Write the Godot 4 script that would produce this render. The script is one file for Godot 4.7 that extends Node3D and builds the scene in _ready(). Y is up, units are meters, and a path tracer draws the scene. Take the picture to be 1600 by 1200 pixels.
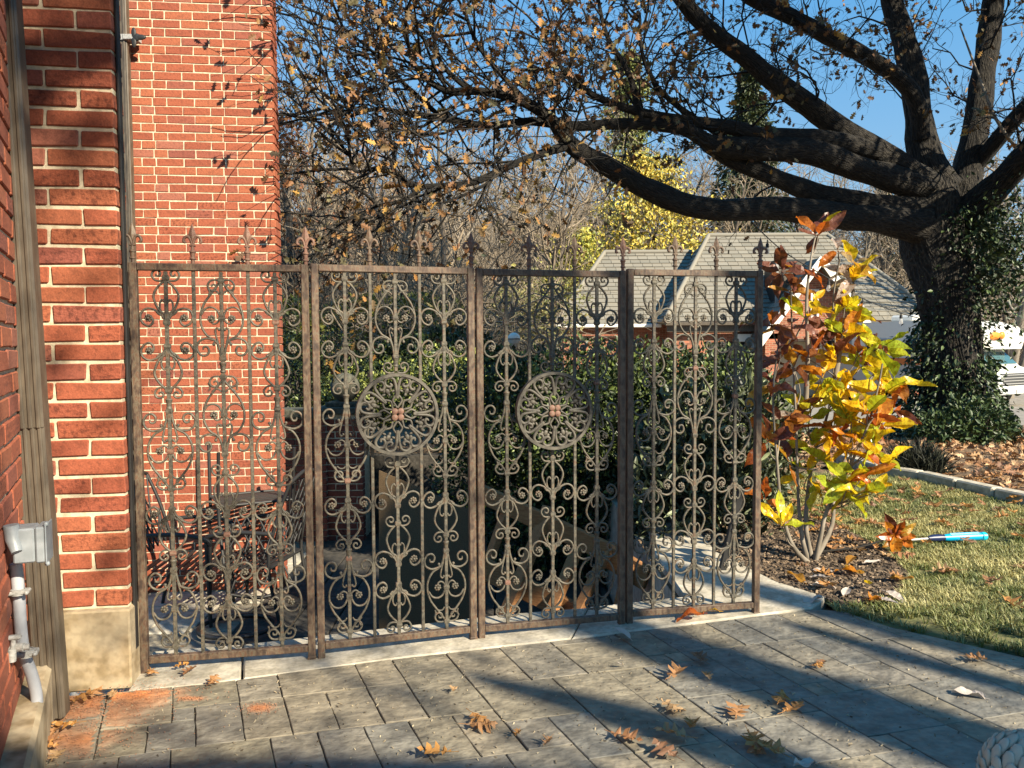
extends Node3D

# ---------------------------------------------------------------- mesh helper
class MB:
	var v := PackedVector3Array()
	var n := PackedVector3Array()
	var c := PackedColorArray()
	var uv := PackedVector2Array()
	var col := Color.WHITE

	func tri(a: Vector3, b: Vector3, d: Vector3, na: Vector3, nb: Vector3, nd: Vector3, ua := Vector2.ZERO, ub := Vector2.ZERO, ud := Vector2.ZERO) -> void:
		if (b - a).cross(d - a).dot(na + nb + nd) > 0.0:
			v.append(a); v.append(d); v.append(b)
			n.append(na); n.append(nd); n.append(nb)
			uv.append(ua); uv.append(ud); uv.append(ub)
		else:
			v.append(a); v.append(b); v.append(d)
			n.append(na); n.append(nb); n.append(nd)
			uv.append(ua); uv.append(ub); uv.append(ud)
		c.append(col); c.append(col); c.append(col)

	func flat(a: Vector3, b: Vector3, d: Vector3, out: Vector3) -> void:
		var f := (b - a).cross(d - a).normalized()
		if f.dot(out) < 0.0:
			f = -f
		tri(a, b, d, f, f, f)

	func quad(a: Vector3, b: Vector3, d: Vector3, e: Vector3, out: Vector3) -> void:
		flat(a, b, d, out)
		flat(a, d, e, out)

	# box with chamfered edges; jit moves the corners a little
	func box(at: Vector3, size: Vector3, bs := Basis(), bev := 0.0, jit := 0.0, rng: RandomNumberGenerator = null) -> void:
		var h := size * 0.5
		var cor := []
		for i in 8:
			var s := Vector3(1 if i & 1 else -1, 1 if i & 2 else -1, 1 if i & 4 else -1)
			var p := s * h
			if rng:
				p += Vector3(rng.randf_range(-jit, jit), rng.randf_range(-jit, jit), rng.randf_range(-jit, jit) * 0.5)
			if bev > 0.0:
				cor.append([at + bs * (p - Vector3(0, s.y, s.z) * bev), at + bs * (p - Vector3(s.x, 0, s.z) * bev), at + bs * (p - Vector3(s.x, s.y, 0) * bev)])
			else:
				cor.append([at + bs * p, at + bs * p, at + bs * p])
		for ax in 3:
			var b1 := 1 << ((ax + 1) % 3)
			var b2 := 1 << ((ax + 2) % 3)
			for sd in 2:
				var i0: int = (1 << ax) if sd else 0
				var o := Vector3.ZERO
				o[ax] = 1.0 if sd else -1.0
				o = bs * o
				quad(cor[i0][ax], cor[i0 | b1][ax], cor[i0 | b1 | b2][ax], cor[i0 | b2][ax], o)
			if bev > 0.0:
				for k in 4:
					var i1: int = (b1 if k & 1 else 0) | (b2 if k & 2 else 0)
					var i2: int = i1 | (1 << ax)
					var o2 := Vector3.ZERO
					o2[(ax + 1) % 3] = 1.0 if k & 1 else -1.0
					o2[(ax + 2) % 3] = 1.0 if k & 2 else -1.0
					var a1 := (ax + 1) % 3
					var a2 := (ax + 2) % 3
					quad(cor[i1][a1], cor[i1][a2], cor[i2][a2], cor[i2][a1], bs * o2)
		if bev > 0.0:
			for i in 8:
				flat(cor[i][0], cor[i][1], cor[i][2], bs * Vector3(1 if i & 1 else -1, 1 if i & 2 else -1, 1 if i & 4 else -1))

	# round tube along points
	func tube(pts: PackedVector3Array, rad: PackedFloat32Array, sides := 6, cap := true, rough: FastNoiseLite = null, ramp := 0.0) -> void:
		var m := pts.size()
		var rings := []
		var norms := []
		var t0 := (pts[1] - pts[0]).normalized()
		var x := t0.cross(Vector3(0.31, 0.92, 0.22)).normalized()
		if x.length() < 0.1:
			x = t0.cross(Vector3.RIGHT).normalized()
		var along := 0.0
		var ls := PackedFloat32Array()
		for i in m:
			var t: Vector3 = (pts[mini(i + 1, m - 1)] - pts[maxi(i - 1, 0)]).normalized()
			x = (x - t * x.dot(t)).normalized()
			var y := t.cross(x)
			if i:
				along += pts[i].distance_to(pts[i - 1])
			ls.append(along)
			var ring := PackedVector3Array()
			var nr := PackedVector3Array()
			for k in sides + 1:
				var a := TAU * (k % sides) / sides
				var d := x * cos(a) + y * sin(a)
				var r: float = rad[i]
				if rough:
					r *= 1.0 + ramp * rough.get_noise_3dv(pts[i] * 1.0 + d * rad[i] * 2.5)
				ring.append(pts[i] + d * r)
				nr.append(d)
			rings.append(ring)
			norms.append(nr)
		for i in m - 1:
			for k in sides:
				var u0 := float(k) / sides
				var u1 := float(k + 1) / sides
				tri(rings[i][k], rings[i][k + 1], rings[i + 1][k + 1], norms[i][k], norms[i][k + 1], norms[i + 1][k + 1], Vector2(u0, ls[i]), Vector2(u1, ls[i]), Vector2(u1, ls[i + 1]))
				tri(rings[i][k], rings[i + 1][k + 1], rings[i + 1][k], norms[i][k], norms[i + 1][k + 1], norms[i + 1][k], Vector2(u0, ls[i]), Vector2(u1, ls[i + 1]), Vector2(u0, ls[i + 1]))
		if cap:
			for e in 2:
				var i: int = 0 if e == 0 else m - 1
				var o: Vector3 = (pts[0] - pts[1]).normalized() if e == 0 else (pts[m - 1] - pts[m - 2]).normalized()
				for k in range(1, sides - 1):
					tri(rings[i][0], rings[i][k], rings[i][k + 1], o, o, o)

	# flat bar bent along a curve in the XY plane, w wide in the plane and d deep in z
	func strap(p: PackedVector2Array, w: float, d: float, z := 0.0, taper0 := 1.0, taper1 := 1.0) -> void:
		var m := p.size()
		var rings := []
		var nrm := []
		for i in m:
			var t: Vector2 = (p[mini(i + 1, m - 1)] - p[maxi(i - 1, 0)]).normalized()
			var s := Vector2(-t.y, t.x)
			var f := float(i) / (m - 1)
			var k: float = minf(1.0, minf(taper0 + f * 5.0, taper1 + (1.0 - f) * 5.0))
			var hw := w * 0.5 * k
			var hd := d * 0.5 * (0.5 + 0.5 * k)
			var ring := PackedVector3Array()
			var nr := PackedVector3Array()
			for q in [[1, 0.55], [0.55, 1], [-0.55, 1], [-1, 0.55], [-1, -0.55], [-0.55, -1], [0.55, -1], [1, -0.55]]:
				var o: Vector2 = p[i] + s * hw * q[0]
				ring.append(Vector3(o.x, o.y, z + hd * q[1]))
				nr.append(Vector3(s.x * q[0], s.y * q[0], q[1]).normalized())
			rings.append(ring)
			nrm.append(nr)
		for i in m - 1:
			for k in 8:
				var l := (k + 1) % 8
				tri(rings[i][k], rings[i][l], rings[i + 1][l], nrm[i][k], nrm[i][l], nrm[i + 1][l])
				tri(rings[i][k], rings[i + 1][l], rings[i + 1][k], nrm[i][k], nrm[i + 1][l], nrm[i + 1][k])
		for e in [0, m - 1]:
			var t2: Vector2 = (p[0] - p[1]) if e == 0 else (p[m - 1] - p[m - 2])
			var o3 := Vector3(t2.x, t2.y, 0).normalized()
			for k in range(1, 7):
				tri(rings[e][0], rings[e][k], rings[e][k + 1], o3, o3, o3)

	# surface of revolution about y; prof = [Vector2(radius, y), ...]
	func lathe(prof: Array, sides := 12, at := Vector3.ZERO, smooth := true) -> void:
		for i in prof.size() - 1:
			var a: Vector2 = prof[i]
			var b: Vector2 = prof[i + 1]
			var sl := (b - a).normalized()
			for k in sides:
				var d0 := Vector3(cos(TAU * k / sides), 0, sin(TAU * k / sides))
				var d1 := Vector3(cos(TAU * (k + 1) / sides), 0, sin(TAU * (k + 1) / sides))
				var n0 := (d0 * sl.y - Vector3.UP * sl.x).normalized()
				var n1 := (d1 * sl.y - Vector3.UP * sl.x).normalized()
				if not smooth:
					n0 = (n0 + n1).normalized()
					n1 = n0
				var p00 := at + d0 * a.x + Vector3.UP * a.y
				var p01 := at + d1 * a.x + Vector3.UP * a.y
				var p10 := at + d0 * b.x + Vector3.UP * b.y
				var p11 := at + d1 * b.x + Vector3.UP * b.y
				if a.x > 0.0001:
					tri(p00, p01, p11, n0, n1, n1)
				if b.x > 0.0001:
					tri(p00, p11, p10, n0, n1, n0)

	func ball(at: Vector3, r: Vector3, rings := 6, sides := 8) -> void:
		for i in rings:
			var a0 := PI * i / rings - PI / 2
			var a1 := PI * (i + 1) / rings - PI / 2
			for k in sides:
				var b0 := TAU * k / sides
				var b1 := TAU * (k + 1) / sides
				var q := [Vector3(cos(a0) * cos(b0), sin(a0), cos(a0) * sin(b0)), Vector3(cos(a0) * cos(b1), sin(a0), cos(a0) * sin(b1)), Vector3(cos(a1) * cos(b1), sin(a1), cos(a1) * sin(b1)), Vector3(cos(a1) * cos(b0), sin(a1), cos(a1) * sin(b0))]
				if i > 0:
					tri(at + q[0] * r, at + q[1] * r, at + q[2] * r, (q[0] / r).normalized(), (q[1] / r).normalized(), (q[2] / r).normalized())
				if i < rings - 1:
					tri(at + q[0] * r, at + q[2] * r, at + q[3] * r, (q[0] / r).normalized(), (q[2] / r).normalized(), (q[3] / r).normalized())

	# upright prism over a polygon in (x, z), from y0 to y1, top edge eased by bev
	func slab(poly: PackedVector2Array, y0: float, y1: float, bev := 0.0, slope := 0.0, bottom := true) -> void:
		var m := poly.size()
		var mid := Vector2.ZERO
		for p in poly:
			mid += p / m
		var ins := PackedVector2Array()
		for i in m:
			var e0 := (poly[i] - poly[(i + m - 1) % m]).normalized()
			var e1 := (poly[(i + 1) % m] - poly[i]).normalized()
			var n0 := Vector2(-e0.y, e0.x)
			var n1 := Vector2(-e1.y, e1.x)
			if n0.dot(mid - poly[i]) < 0.0:
				n0 = -n0
			if n1.dot(mid - poly[i]) < 0.0:
				n1 = -n1
			var b := (n0 + n1).normalized()
			ins.append(poly[i] + b * bev / maxf(0.4, b.dot(n0)))
		var top := PackedVector3Array()
		var rim := PackedVector3Array()
		var bot := PackedVector3Array()
		for i in m:
			top.append(Vector3(ins[i].x, y1 + slope * ins[i].x, ins[i].y))
			rim.append(Vector3(poly[i].x, y1 - bev + slope * poly[i].x, poly[i].y))
			bot.append(Vector3(poly[i].x, y0, poly[i].y))
		var ix := Geometry2D.triangulate_polygon(ins)
		for i in range(0, ix.size(), 3):
			flat(top[ix[i]], top[ix[i + 1]], top[ix[i + 2]], Vector3.UP)
			if bottom:
				flat(bot[ix[i]], bot[ix[i + 1]], bot[ix[i + 2]], Vector3.DOWN)
		for i in m:
			var j := (i + 1) % m
			var e := poly[j] - poly[i]
			var o := Vector3(-e.y, 0, e.x)
			if Vector2(o.x, o.z).dot(mid - (poly[i] + poly[j]) * 0.5) > 0.0:
				o = -o
			if bev > 0.0:
				quad(top[i], top[j], rim[j], rim[i], o + Vector3.UP * o.length())
			quad(rim[i], rim[j], bot[j], bot[i], o)

	func mesh(m: Material = null) -> ArrayMesh:
		var arr := []
		arr.resize(Mesh.ARRAY_MAX)
		arr[Mesh.ARRAY_VERTEX] = v
		arr[Mesh.ARRAY_NORMAL] = n
		arr[Mesh.ARRAY_COLOR] = c
		arr[Mesh.ARRAY_TEX_UV] = uv
		var am := ArrayMesh.new()
		am.add_surface_from_arrays(Mesh.PRIMITIVE_TRIANGLES, arr)
		if m:
			am.surface_set_material(0, m)
		return am

# ---------------------------------------------------------------- scene helpers
var taken := {}
var M := {}
const SLOPE := 0.0125

func numbered(called: String) -> String:
	if not taken.has(called):
		taken[called] = 0
		return called
	taken[called] += 1
	return "%s_%03d" % [called, taken[called]]

func part(called: String, mesh: Mesh, m: Material, parent: Node, at := Transform3D()) -> MeshInstance3D:
	var o := MeshInstance3D.new()
	o.name = numbered(called) if parent == self else called
	o.mesh = mesh
	if m:
		o.material_override = m
	o.transform = at
	parent.add_child(o, true)
	return o

func tag(o: Node, label: String, category: String, group := "", kind := "") -> void:
	if label:
		o.set_meta("label", label)
	if category:
		o.set_meta("category", category)
	if group:
		o.set_meta("group", group)
	if kind:
		o.set_meta("kind", kind)

func thing(called: String, label: String, category: String, at := Vector3.ZERO, turn := 0.0, group := "") -> Node3D:
	var o := Node3D.new()
	o.name = numbered(called)
	add_child(o, true)
	o.position = at
	o.rotation.y = turn
	tag(o, label, category, group)
	return o

func structure(called: String, mesh: Mesh, m: Material, label := "") -> MeshInstance3D:
	var o := part(called, mesh, m, self)
	tag(o, label, "", "", "structure")
	return o

func scatter(called: String, mesh: Mesh, m: Material, xf: Array, cols: Array, parent: Node) -> MultiMeshInstance3D:
	var mm := MultiMesh.new()
	mm.transform_format = MultiMesh.TRANSFORM_3D
	mm.use_colors = cols.size() > 0
	mm.mesh = mesh
	mm.instance_count = xf.size()
	for i in xf.size():
		mm.set_instance_transform(i, xf[i])
		if cols.size():
			mm.set_instance_color(i, cols[i])
	var o := MultiMeshInstance3D.new()
	o.name = numbered(called) if parent == self else called
	o.multimesh = mm
	o.material_override = m
	parent.add_child(o, true)
	o.set_meta("kind", "stuff")
	return o

func lin(r: float, g: float, b: float) -> Color:
	return Color(r, g, b).linear_to_srgb()

func flatmat(c: Color, rough := 0.8, metal := 0.0) -> StandardMaterial3D:
	var m := StandardMaterial3D.new()
	m.albedo_color = c.linear_to_srgb()
	m.roughness = rough
	m.metallic = metal
	return m

func noise_tex(seed_: int, freq: float, octaves: int, ramp: Array, size := 256, kind := FastNoiseLite.TYPE_SIMPLEX_SMOOTH) -> NoiseTexture2D:
	var f := FastNoiseLite.new()
	f.seed = seed_
	f.noise_type = kind
	f.frequency = freq
	f.fractal_octaves = octaves
	f.fractal_gain = 0.55
	var t := NoiseTexture2D.new()
	t.width = size
	t.height = size
	t.seamless = true
	t.noise = f
	if ramp.size():
		var g := Gradient.new()
		var off := PackedFloat32Array()
		var cc := PackedColorArray()
		for r in ramp:
			off.append(r[0])
			cc.append((r[1] as Color).linear_to_srgb())
		g.offsets = off
		g.colors = cc
		t.color_ramp = g
	return t

# a mottled surface laid from three sides in world space; colours are linear
func mottled(seed_: int, ramp: Array, per_metre: Vector3, rough := 0.85, relief := 0.0, freq := 0.02, octaves := 5, fine := 0.0) -> StandardMaterial3D:
	var m := StandardMaterial3D.new()
	m.albedo_texture = noise_tex(seed_, freq, octaves, ramp)
	m.uv1_triplanar = true
	m.uv1_world_triplanar = true
	m.uv1_scale = per_metre
	m.roughness = rough
	if relief > 0.0:
		m.heightmap_enabled = true
		m.heightmap_scale = relief
		m.heightmap_texture = noise_tex(seed_ + 7, freq * 2.0, 6, [])
	if fine > 0.0:
		m.detail_enabled = true
		m.detail_blend_mode = BaseMaterial3D.BLEND_MODE_MUL
		m.detail_albedo = noise_tex(seed_ + 3, 0.09, 4, [[0.25, Color(1, 1, 1) * (1.0 - fine)], [0.6, Color(1, 1, 1)]])
	return m

func tint(m: StandardMaterial3D, c: Color) -> StandardMaterial3D:
	var r: StandardMaterial3D = m.duplicate()
	r.albedo_color = c.linear_to_srgb()
	return r

# smooth curve through points
func smooth2(p: Array, per := 5) -> PackedVector2Array:
	var o := PackedVector2Array()
	for i in p.size() - 1:
		var a: Vector2 = p[maxi(i - 1, 0)]
		var b: Vector2 = p[i]
		var c: Vector2 = p[i + 1]
		var d: Vector2 = p[mini(i + 2, p.size() - 1)]
		for k in per:
			o.append(b.cubic_interpolate(c, a, d, float(k) / per))
	o.append(p[p.size() - 1])
	return o

func smooth3(p: Array, per := 4) -> PackedVector3Array:
	var o := PackedVector3Array()
	for i in p.size() - 1:
		var a: Vector3 = p[maxi(i - 1, 0)]
		var b: Vector3 = p[i]
		var c: Vector3 = p[i + 1]
		var d: Vector3 = p[mini(i + 2, p.size() - 1)]
		for k in per:
			o.append(b.cubic_interpolate(c, a, d, float(k) / per))
	o.append(p[p.size() - 1])
	return o

func lerp_list(r: Array, count: int) -> PackedFloat32Array:
	var o := PackedFloat32Array()
	for i in count:
		var f := float(i) / (count - 1) * (r.size() - 1)
		var k := mini(int(f), r.size() - 2)
		o.append(lerpf(r[k], r[k + 1], f - k))
	return o

func ground(x: float, z: float) -> float:
	var d := smoothstep(-6.0, -24.0, z)
	var y := -0.65 * d
	y += 15.0 * smoothstep(-30.0, -100.0, z) * (1.0 - 0.45 * smoothstep(5.0, 30.0, x))
	y += 0.02 * sin(x * 1.7) * sin(z * 1.3) * smoothstep(-4.0, -8.0, z)
	return y

func rnd(s: int) -> RandomNumberGenerator:
	var r := RandomNumberGenerator.new()
	r.seed = s
	return r

func facing(p: Vector3, up: Vector3, spin: float, size: Vector3) -> Transform3D:
	var y := up.normalized()
	var x := y.cross(Vector3(0.37, 0.41, 0.83)).normalized()
	var z := x.cross(y)
	return Transform3D(Basis(x, y, z) * Basis(Vector3.UP, spin) * Basis.from_scale(size), p)

# ---------------------------------------------------------------- the scene
func _ready() -> void:
	var cam := Camera3D.new()
	cam.name = "camera"
	cam.transform = Transform3D(Basis(Vector3(0.999986, -0.005229, 0.000269), Vector3(0.005236, 0.998661, -0.051464), Vector3(0.0, 0.051464, 0.998675)), Vector3(0, 1.19, 0))
	cam.fov = 53.06
	cam.near = 0.05
	cam.far = 600.0
	cam.current = true
	add_child(cam, true)

	var sky_m := ProceduralSkyMaterial.new()
	sky_m.sky_top_color = Color(0.27, 0.67, 0.96)
	sky_m.sky_horizon_color = Color(0.84, 0.96, 1.0)
	sky_m.sky_curve = 0.16
	sky_m.ground_bottom_color = Color(0.25, 0.21, 0.15)
	sky_m.ground_horizon_color = Color(0.50, 0.50, 0.45)
	sky_m.sky_energy_multiplier = 1.0
	sky_m.sun_angle_max = 1.0
	var cloud := noise_tex(91, 0.006, 5, [[0.5, Color(0, 0, 0)], [0.85, Color(0.10, 0.10, 0.10)]], 512)
	sky_m.sky_cover = cloud
	var sky := Sky.new()
	sky.sky_material = sky_m
	var env := Environment.new()
	env.background_mode = Environment.BG_SKY
	env.sky = sky
	env.background_energy_multiplier = 0.37
	env.tonemap_mode = Environment.TONE_MAPPER_LINEAR
	env.tonemap_exposure = 2.4
	env.sdfgi_enabled = true
	env.ssao_enabled = true
	env.ssil_enabled = true
	var we := WorldEnvironment.new()
	we.name = "sky"
	we.environment = env
	add_child(we, true)
	we.set_meta("kind", "structure")

	var sun := DirectionalLight3D.new()
	sun.name = "sun"
	sun.light_energy = 1.6
	sun.light_color = Color(1.0, 0.95, 0.85)
	sun.light_angular_distance = 0.55
	sun.shadow_enabled = true
	sun.basis = Basis.looking_at(-Vector3(0.593, 0.545, 0.593), Vector3.UP)
	add_child(sun, true)

	make_materials()
	build_ground()
	build_paving()
	build_sunken_court()
	build_house()
	build_garage()
	build_gate()
	build_wall_fittings()
	build_oak()
	build_shade_trees()
	build_woods()
	build_hedges()
	build_magnolia()
	build_court_things()
	build_motorhome()
	build_lights()
	build_lawn_things()
	build_fallen_leaves()

func make_materials() -> void:
	# house brick in six burns, laid over one mottled base
	var tones := [Color(0.34, 0.09, 0.042), Color(0.30, 0.077, 0.038), Color(0.37, 0.11, 0.05), Color(0.30, 0.085, 0.05), Color(0.34, 0.115, 0.07), Color(0.25, 0.07, 0.045)]
	M.brick = []
	var b := mottled(11, [[0.2, Color(0.70, 0.70, 0.70)], [0.5, Color(0.95, 0.93, 0.93)], [0.8, Color(1.0, 1.0, 1.0)]], Vector3.ONE * 5.0, 0.9, 0.12, 0.025, 5, 0.3)
	var b2 = mottled(13, [[0.2, Color(0.45, 0.42, 0.42)], [0.42, Color(0.85, 0.82, 0.82)], [0.6, Color(1.0, 1.0, 1.0)], [0.8, Color(1.12, 1.2, 1.2)]], Vector3.ONE * 7.0, 0.92, 0.2, 0.02, 6, 0.35)
	M.brick_worn = []
	for t in tones:
		M.brick.append(tint(b, t))
		M.brick_worn.append(tint(b2, t))
	M.mortar = mottled(21, [[0.2, Color(0.46, 0.385, 0.26)], [0.7, Color(0.64, 0.55, 0.39)]], Vector3.ONE * 4.0, 0.95, 0.15)
	M.concrete = mottled(31, [[0.2, Color(0.36, 0.32, 0.245)], [0.5, Color(0.47, 0.42, 0.33)], [0.8, Color(0.54, 0.49, 0.395)]], Vector3.ONE * 1.7, 0.9, 0.2, 0.02, 6, 0.25)
	M.plinth = mottled(33, [[0.2, Color(0.22, 0.16, 0.085)], [0.45, Color(0.36, 0.28, 0.175)], [0.75, Color(0.44, 0.36, 0.24)]], Vector3.ONE * 1.2, 0.92, 0.1, 0.02, 5, 0.25)
	M.stone = []
	M.stone_tone = []
	for i in 5:
		var g: Color = [Color(0.225, 0.198, 0.152), Color(0.20, 0.178, 0.142), Color(0.245, 0.208, 0.15), Color(0.19, 0.176, 0.146), Color(0.22, 0.19, 0.137)][i]
		M.stone_tone.append(g * 1.28)
		M.stone.append(mottled(40 + i, [[0.15, g * 0.72], [0.42, g * 0.97], [0.6, g * 1.1], [0.85, g * 1.28]], Vector3(1.1, 1.1, 1.4), 0.78, 0.7, 0.024, 7, 0.25))
	M.shade_stone = mottled(57, [[0.2, Color(0.025, 0.022, 0.018)], [0.8, Color(0.06, 0.052, 0.042)]], Vector3.ONE * 2.0, 0.9, 0.4)  # stone colour darkened to stand in for the court's shade
	M.stained = []
	for i in 5:
		var w := Color(1, 1, 1)
		var sm := mottled(40 + i, [[0.15, w * 0.56], [0.42, w * 0.76], [0.6, w * 0.86], [0.85, w]], Vector3(1.1, 1.1, 1.4), 0.78, 0.7, 0.024, 7, 0.25)
		sm.vertex_color_use_as_albedo = true
		M.stained.append(sm)
	M.joint = mottled(50, [[0.2, Color(0.05, 0.042, 0.03)], [0.8, Color(0.09, 0.075, 0.055)]], Vector3.ONE * 6.0)
	M.soil = mottled(51, [[0.2, Color(0.05, 0.034, 0.02)], [0.8, Color(0.10, 0.07, 0.045)]], Vector3.ONE * 3.0, 0.95, 3.0)
	M.turf = mottled(52, [[0.2, Color(0.055, 0.065, 0.02)], [0.55, Color(0.11, 0.115, 0.04)], [0.8, Color(0.17, 0.155, 0.06)]], Vector3.ONE * 1.1, 0.95, 1.0)
	M.litter = mottled(53, [[0.2, Color(0.07, 0.045, 0.025)], [0.5, Color(0.15, 0.095, 0.05)], [0.8, Color(0.24, 0.16, 0.09)]], Vector3.ONE * 1.3, 0.95, 2.0)
	M.drive = mottled(54, [[0.2, Color(0.17, 0.15, 0.12)], [0.6, Color(0.26, 0.23, 0.19)], [0.85, Color(0.32, 0.29, 0.24)]], Vector3.ONE * 0.7, 0.95, 0.5, 0.02, 6)
	M.rail_iron = mottled(60, [[0.15, Color(0.04, 0.026, 0.019)], [0.42, Color(0.10, 0.06, 0.038)], [0.58, Color(0.145, 0.115, 0.076)], [0.72, Color(0.12, 0.052, 0.028)], [0.9, Color(0.16, 0.14, 0.10)]], Vector3(5, 2.2, 5), 0.62, 0.08, 0.03, 5)
	M.scroll_iron = mottled(61, [[0.15, Color(0.034, 0.029, 0.022)], [0.42, Color(0.08, 0.07, 0.052)], [0.6, Color(0.13, 0.118, 0.086)], [0.72, Color(0.12, 0.08, 0.05)], [0.88, Color(0.10, 0.055, 0.033)]], Vector3.ONE * 4.5, 0.6, 0.08, 0.03, 5)
	M.rust_iron = mottled(62, [[0.2, Color(0.10, 0.05, 0.034)], [0.5, Color(0.19, 0.09, 0.06)], [0.8, Color(0.18, 0.13, 0.09)]], Vector3.ONE * 7.0, 0.7, 0.05, 0.04, 4)
	M.bare_steel = mottled(63, [[0.2, Color(0.28, 0.26, 0.24)], [0.6, Color(0.5, 0.49, 0.47)]], Vector3(9, 3, 9), 0.4)
	M.black_iron = flatmat(Color(0.018, 0.017, 0.016), 0.55)
	var bark := StandardMaterial3D.new()
	var bt := noise_tex(70, 0.016, 4, [[0.1, Color(0.003, 0.0025, 0.002)], [0.45, Color(0.012, 0.0095, 0.0075)], [0.7, Color(0.03, 0.025, 0.019)], [0.95, Color(0.075, 0.066, 0.05)]], 512)  # bark tones darkened to stand in for the crown's shade
	var bh := noise_tex(70, 0.016, 4, [], 512)
	(bt.noise as FastNoiseLite).fractal_type = FastNoiseLite.FRACTAL_RIDGED
	(bh.noise as FastNoiseLite).fractal_type = FastNoiseLite.FRACTAL_RIDGED
	bark.albedo_texture = bt
	bark.heightmap_enabled = true
	bark.heightmap_scale = 4.0
	bark.heightmap_texture = bh
	bark.uv1_scale = Vector3(3.0, 0.55, 1.0)
	bark.roughness = 0.95
	M.bark = bark
	M.shaded_medal_iron = mottled(64, [[0.2, Color(0.04, 0.034, 0.027)], [0.5, Color(0.085, 0.074, 0.056)], [0.8, Color(0.12, 0.105, 0.08)]], Vector3.ONE * 5.0, 0.6)  # darker version of the scroll iron, with the medallions' shade in its colour
	M.old_stone = mottled(65, [[0.2, Color(0.05, 0.05, 0.036)], [0.8, Color(0.12, 0.115, 0.085)]], Vector3.ONE * 4.0, 0.9, 0.2)
	M.twig = flatmat(Color(0.014, 0.011, 0.008), 0.9)
	M.pale_bark = mottled(72, [[0.2, Color(0.12, 0.10, 0.075)], [0.8, Color(0.30, 0.26, 0.21)]], Vector3(2, 0.7, 2), 0.95)
	M.grey_bark = mottled(73, [[0.2, Color(0.07, 0.055, 0.042)], [0.8, Color(0.17, 0.14, 0.11)]], Vector3(2, 0.7, 2), 0.95)
	M.brush = flatmat(Color(0.24, 0.19, 0.135), 0.95)
	M.leaf = leaf_mat(0.55, 0.55)
	M.gloss_leaf = leaf_mat(0.5, 0.3)
	M.dry_leaf = leaf_mat(0.7, 0.25)
	M.bronze = mottled(80, [[0.2, Color(0.06, 0.047, 0.034)], [0.8, Color(0.115, 0.092, 0.066)]], Vector3(6, 1.2, 6), 0.45)
	M.grey_plastic = mottled(81, [[0.2, Color(0.19, 0.21, 0.225)], [0.8, Color(0.26, 0.28, 0.30)]], Vector3.ONE * 4, 0.45)
	M.conduit = mottled(82, [[0.2, Color(0.30, 0.31, 0.34)], [0.8, Color(0.42, 0.43, 0.46)]], Vector3(4, 2, 4), 0.5)
	M.zinc = mottled(83, [[0.2, Color(0.22, 0.215, 0.20)], [0.8, Color(0.42, 0.41, 0.39)]], Vector3.ONE * 12, 0.45)
	M.white = flatmat(Color(0.78, 0.74, 0.66), 0.6)
	M.wood = mottled(84, [[0.2, Color(0.20, 0.085, 0.028)], [0.5, Color(0.30, 0.135, 0.048)], [0.8, Color(0.37, 0.185, 0.07)]], Vector3(1.2, 9, 9), 0.8, 0.1, 0.03, 4)
	M.strand = mottled(85, [[0.25, Color(0.05, 0.03, 0.013)], [0.5, Color(0.10, 0.06, 0.025)], [0.75, Color(0.15, 0.095, 0.042)]], Vector3.ONE * 9, 0.8, 0.1, 0.06, 3)  # board tones darkened to stand in for shade in the court
	M.glass = flatmat(Color(0.02, 0.03, 0.035), 0.12)
	M.slate = []
	for i in 4:
		var t: Color = [Color(0.185, 0.168, 0.135), Color(0.205, 0.187, 0.15), Color(0.165, 0.152, 0.122), Color(0.195, 0.175, 0.138)][i]
		M.slate.append(flatmat(t, 0.8))

func leaf_mat(rough: float, through: float) -> StandardMaterial3D:
	var m := StandardMaterial3D.new()
	m.albedo_color = Color.WHITE
	m.vertex_color_use_as_albedo = true
	m.roughness = rough
	m.backlight_enabled = true
	m.backlight = Color(through, through * 0.85, through * 0.45)
	m.cull_mode = BaseMaterial3D.CULL_DISABLED
	return m

# ---------------------------------------------------------------- the setting
func sheet(xs: Array, zs: Array, skip: Callable, lift: float) -> MB:
	var mb = MB.new()
	for i in xs.size() - 1:
		for j in zs.size() - 1:
			var cx: float = (xs[i] + xs[i + 1]) * 0.5
			var cz: float = (zs[j] + zs[j + 1]) * 0.5
			if skip.call(cx, cz):
				continue
			var q = []
			var nn = []
			for k in [[i, j], [i + 1, j], [i + 1, j + 1], [i, j + 1]]:
				var x: float = xs[k[0]]
				var z: float = zs[k[1]]
				q.append(Vector3(x, ground(x, z) + lift, z))
				nn.append(Vector3(ground(x - 0.1, z) - ground(x + 0.1, z), 0.2, ground(x, z - 0.1) - ground(x, z + 0.1)).normalized())
			mb.tri(q[0], q[1], q[2], nn[0], nn[1], nn[2])
			mb.tri(q[0], q[2], q[3], nn[0], nn[2], nn[3])
	return mb

func steps(stops: Array) -> Array:
	var o = []
	for s in stops:
		var a: float = s[0]
		while a < s[1] - 0.001:
			o.append(a)
			a += s[2]
	o.append(stops[stops.size() - 1][1])
	return o

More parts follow.
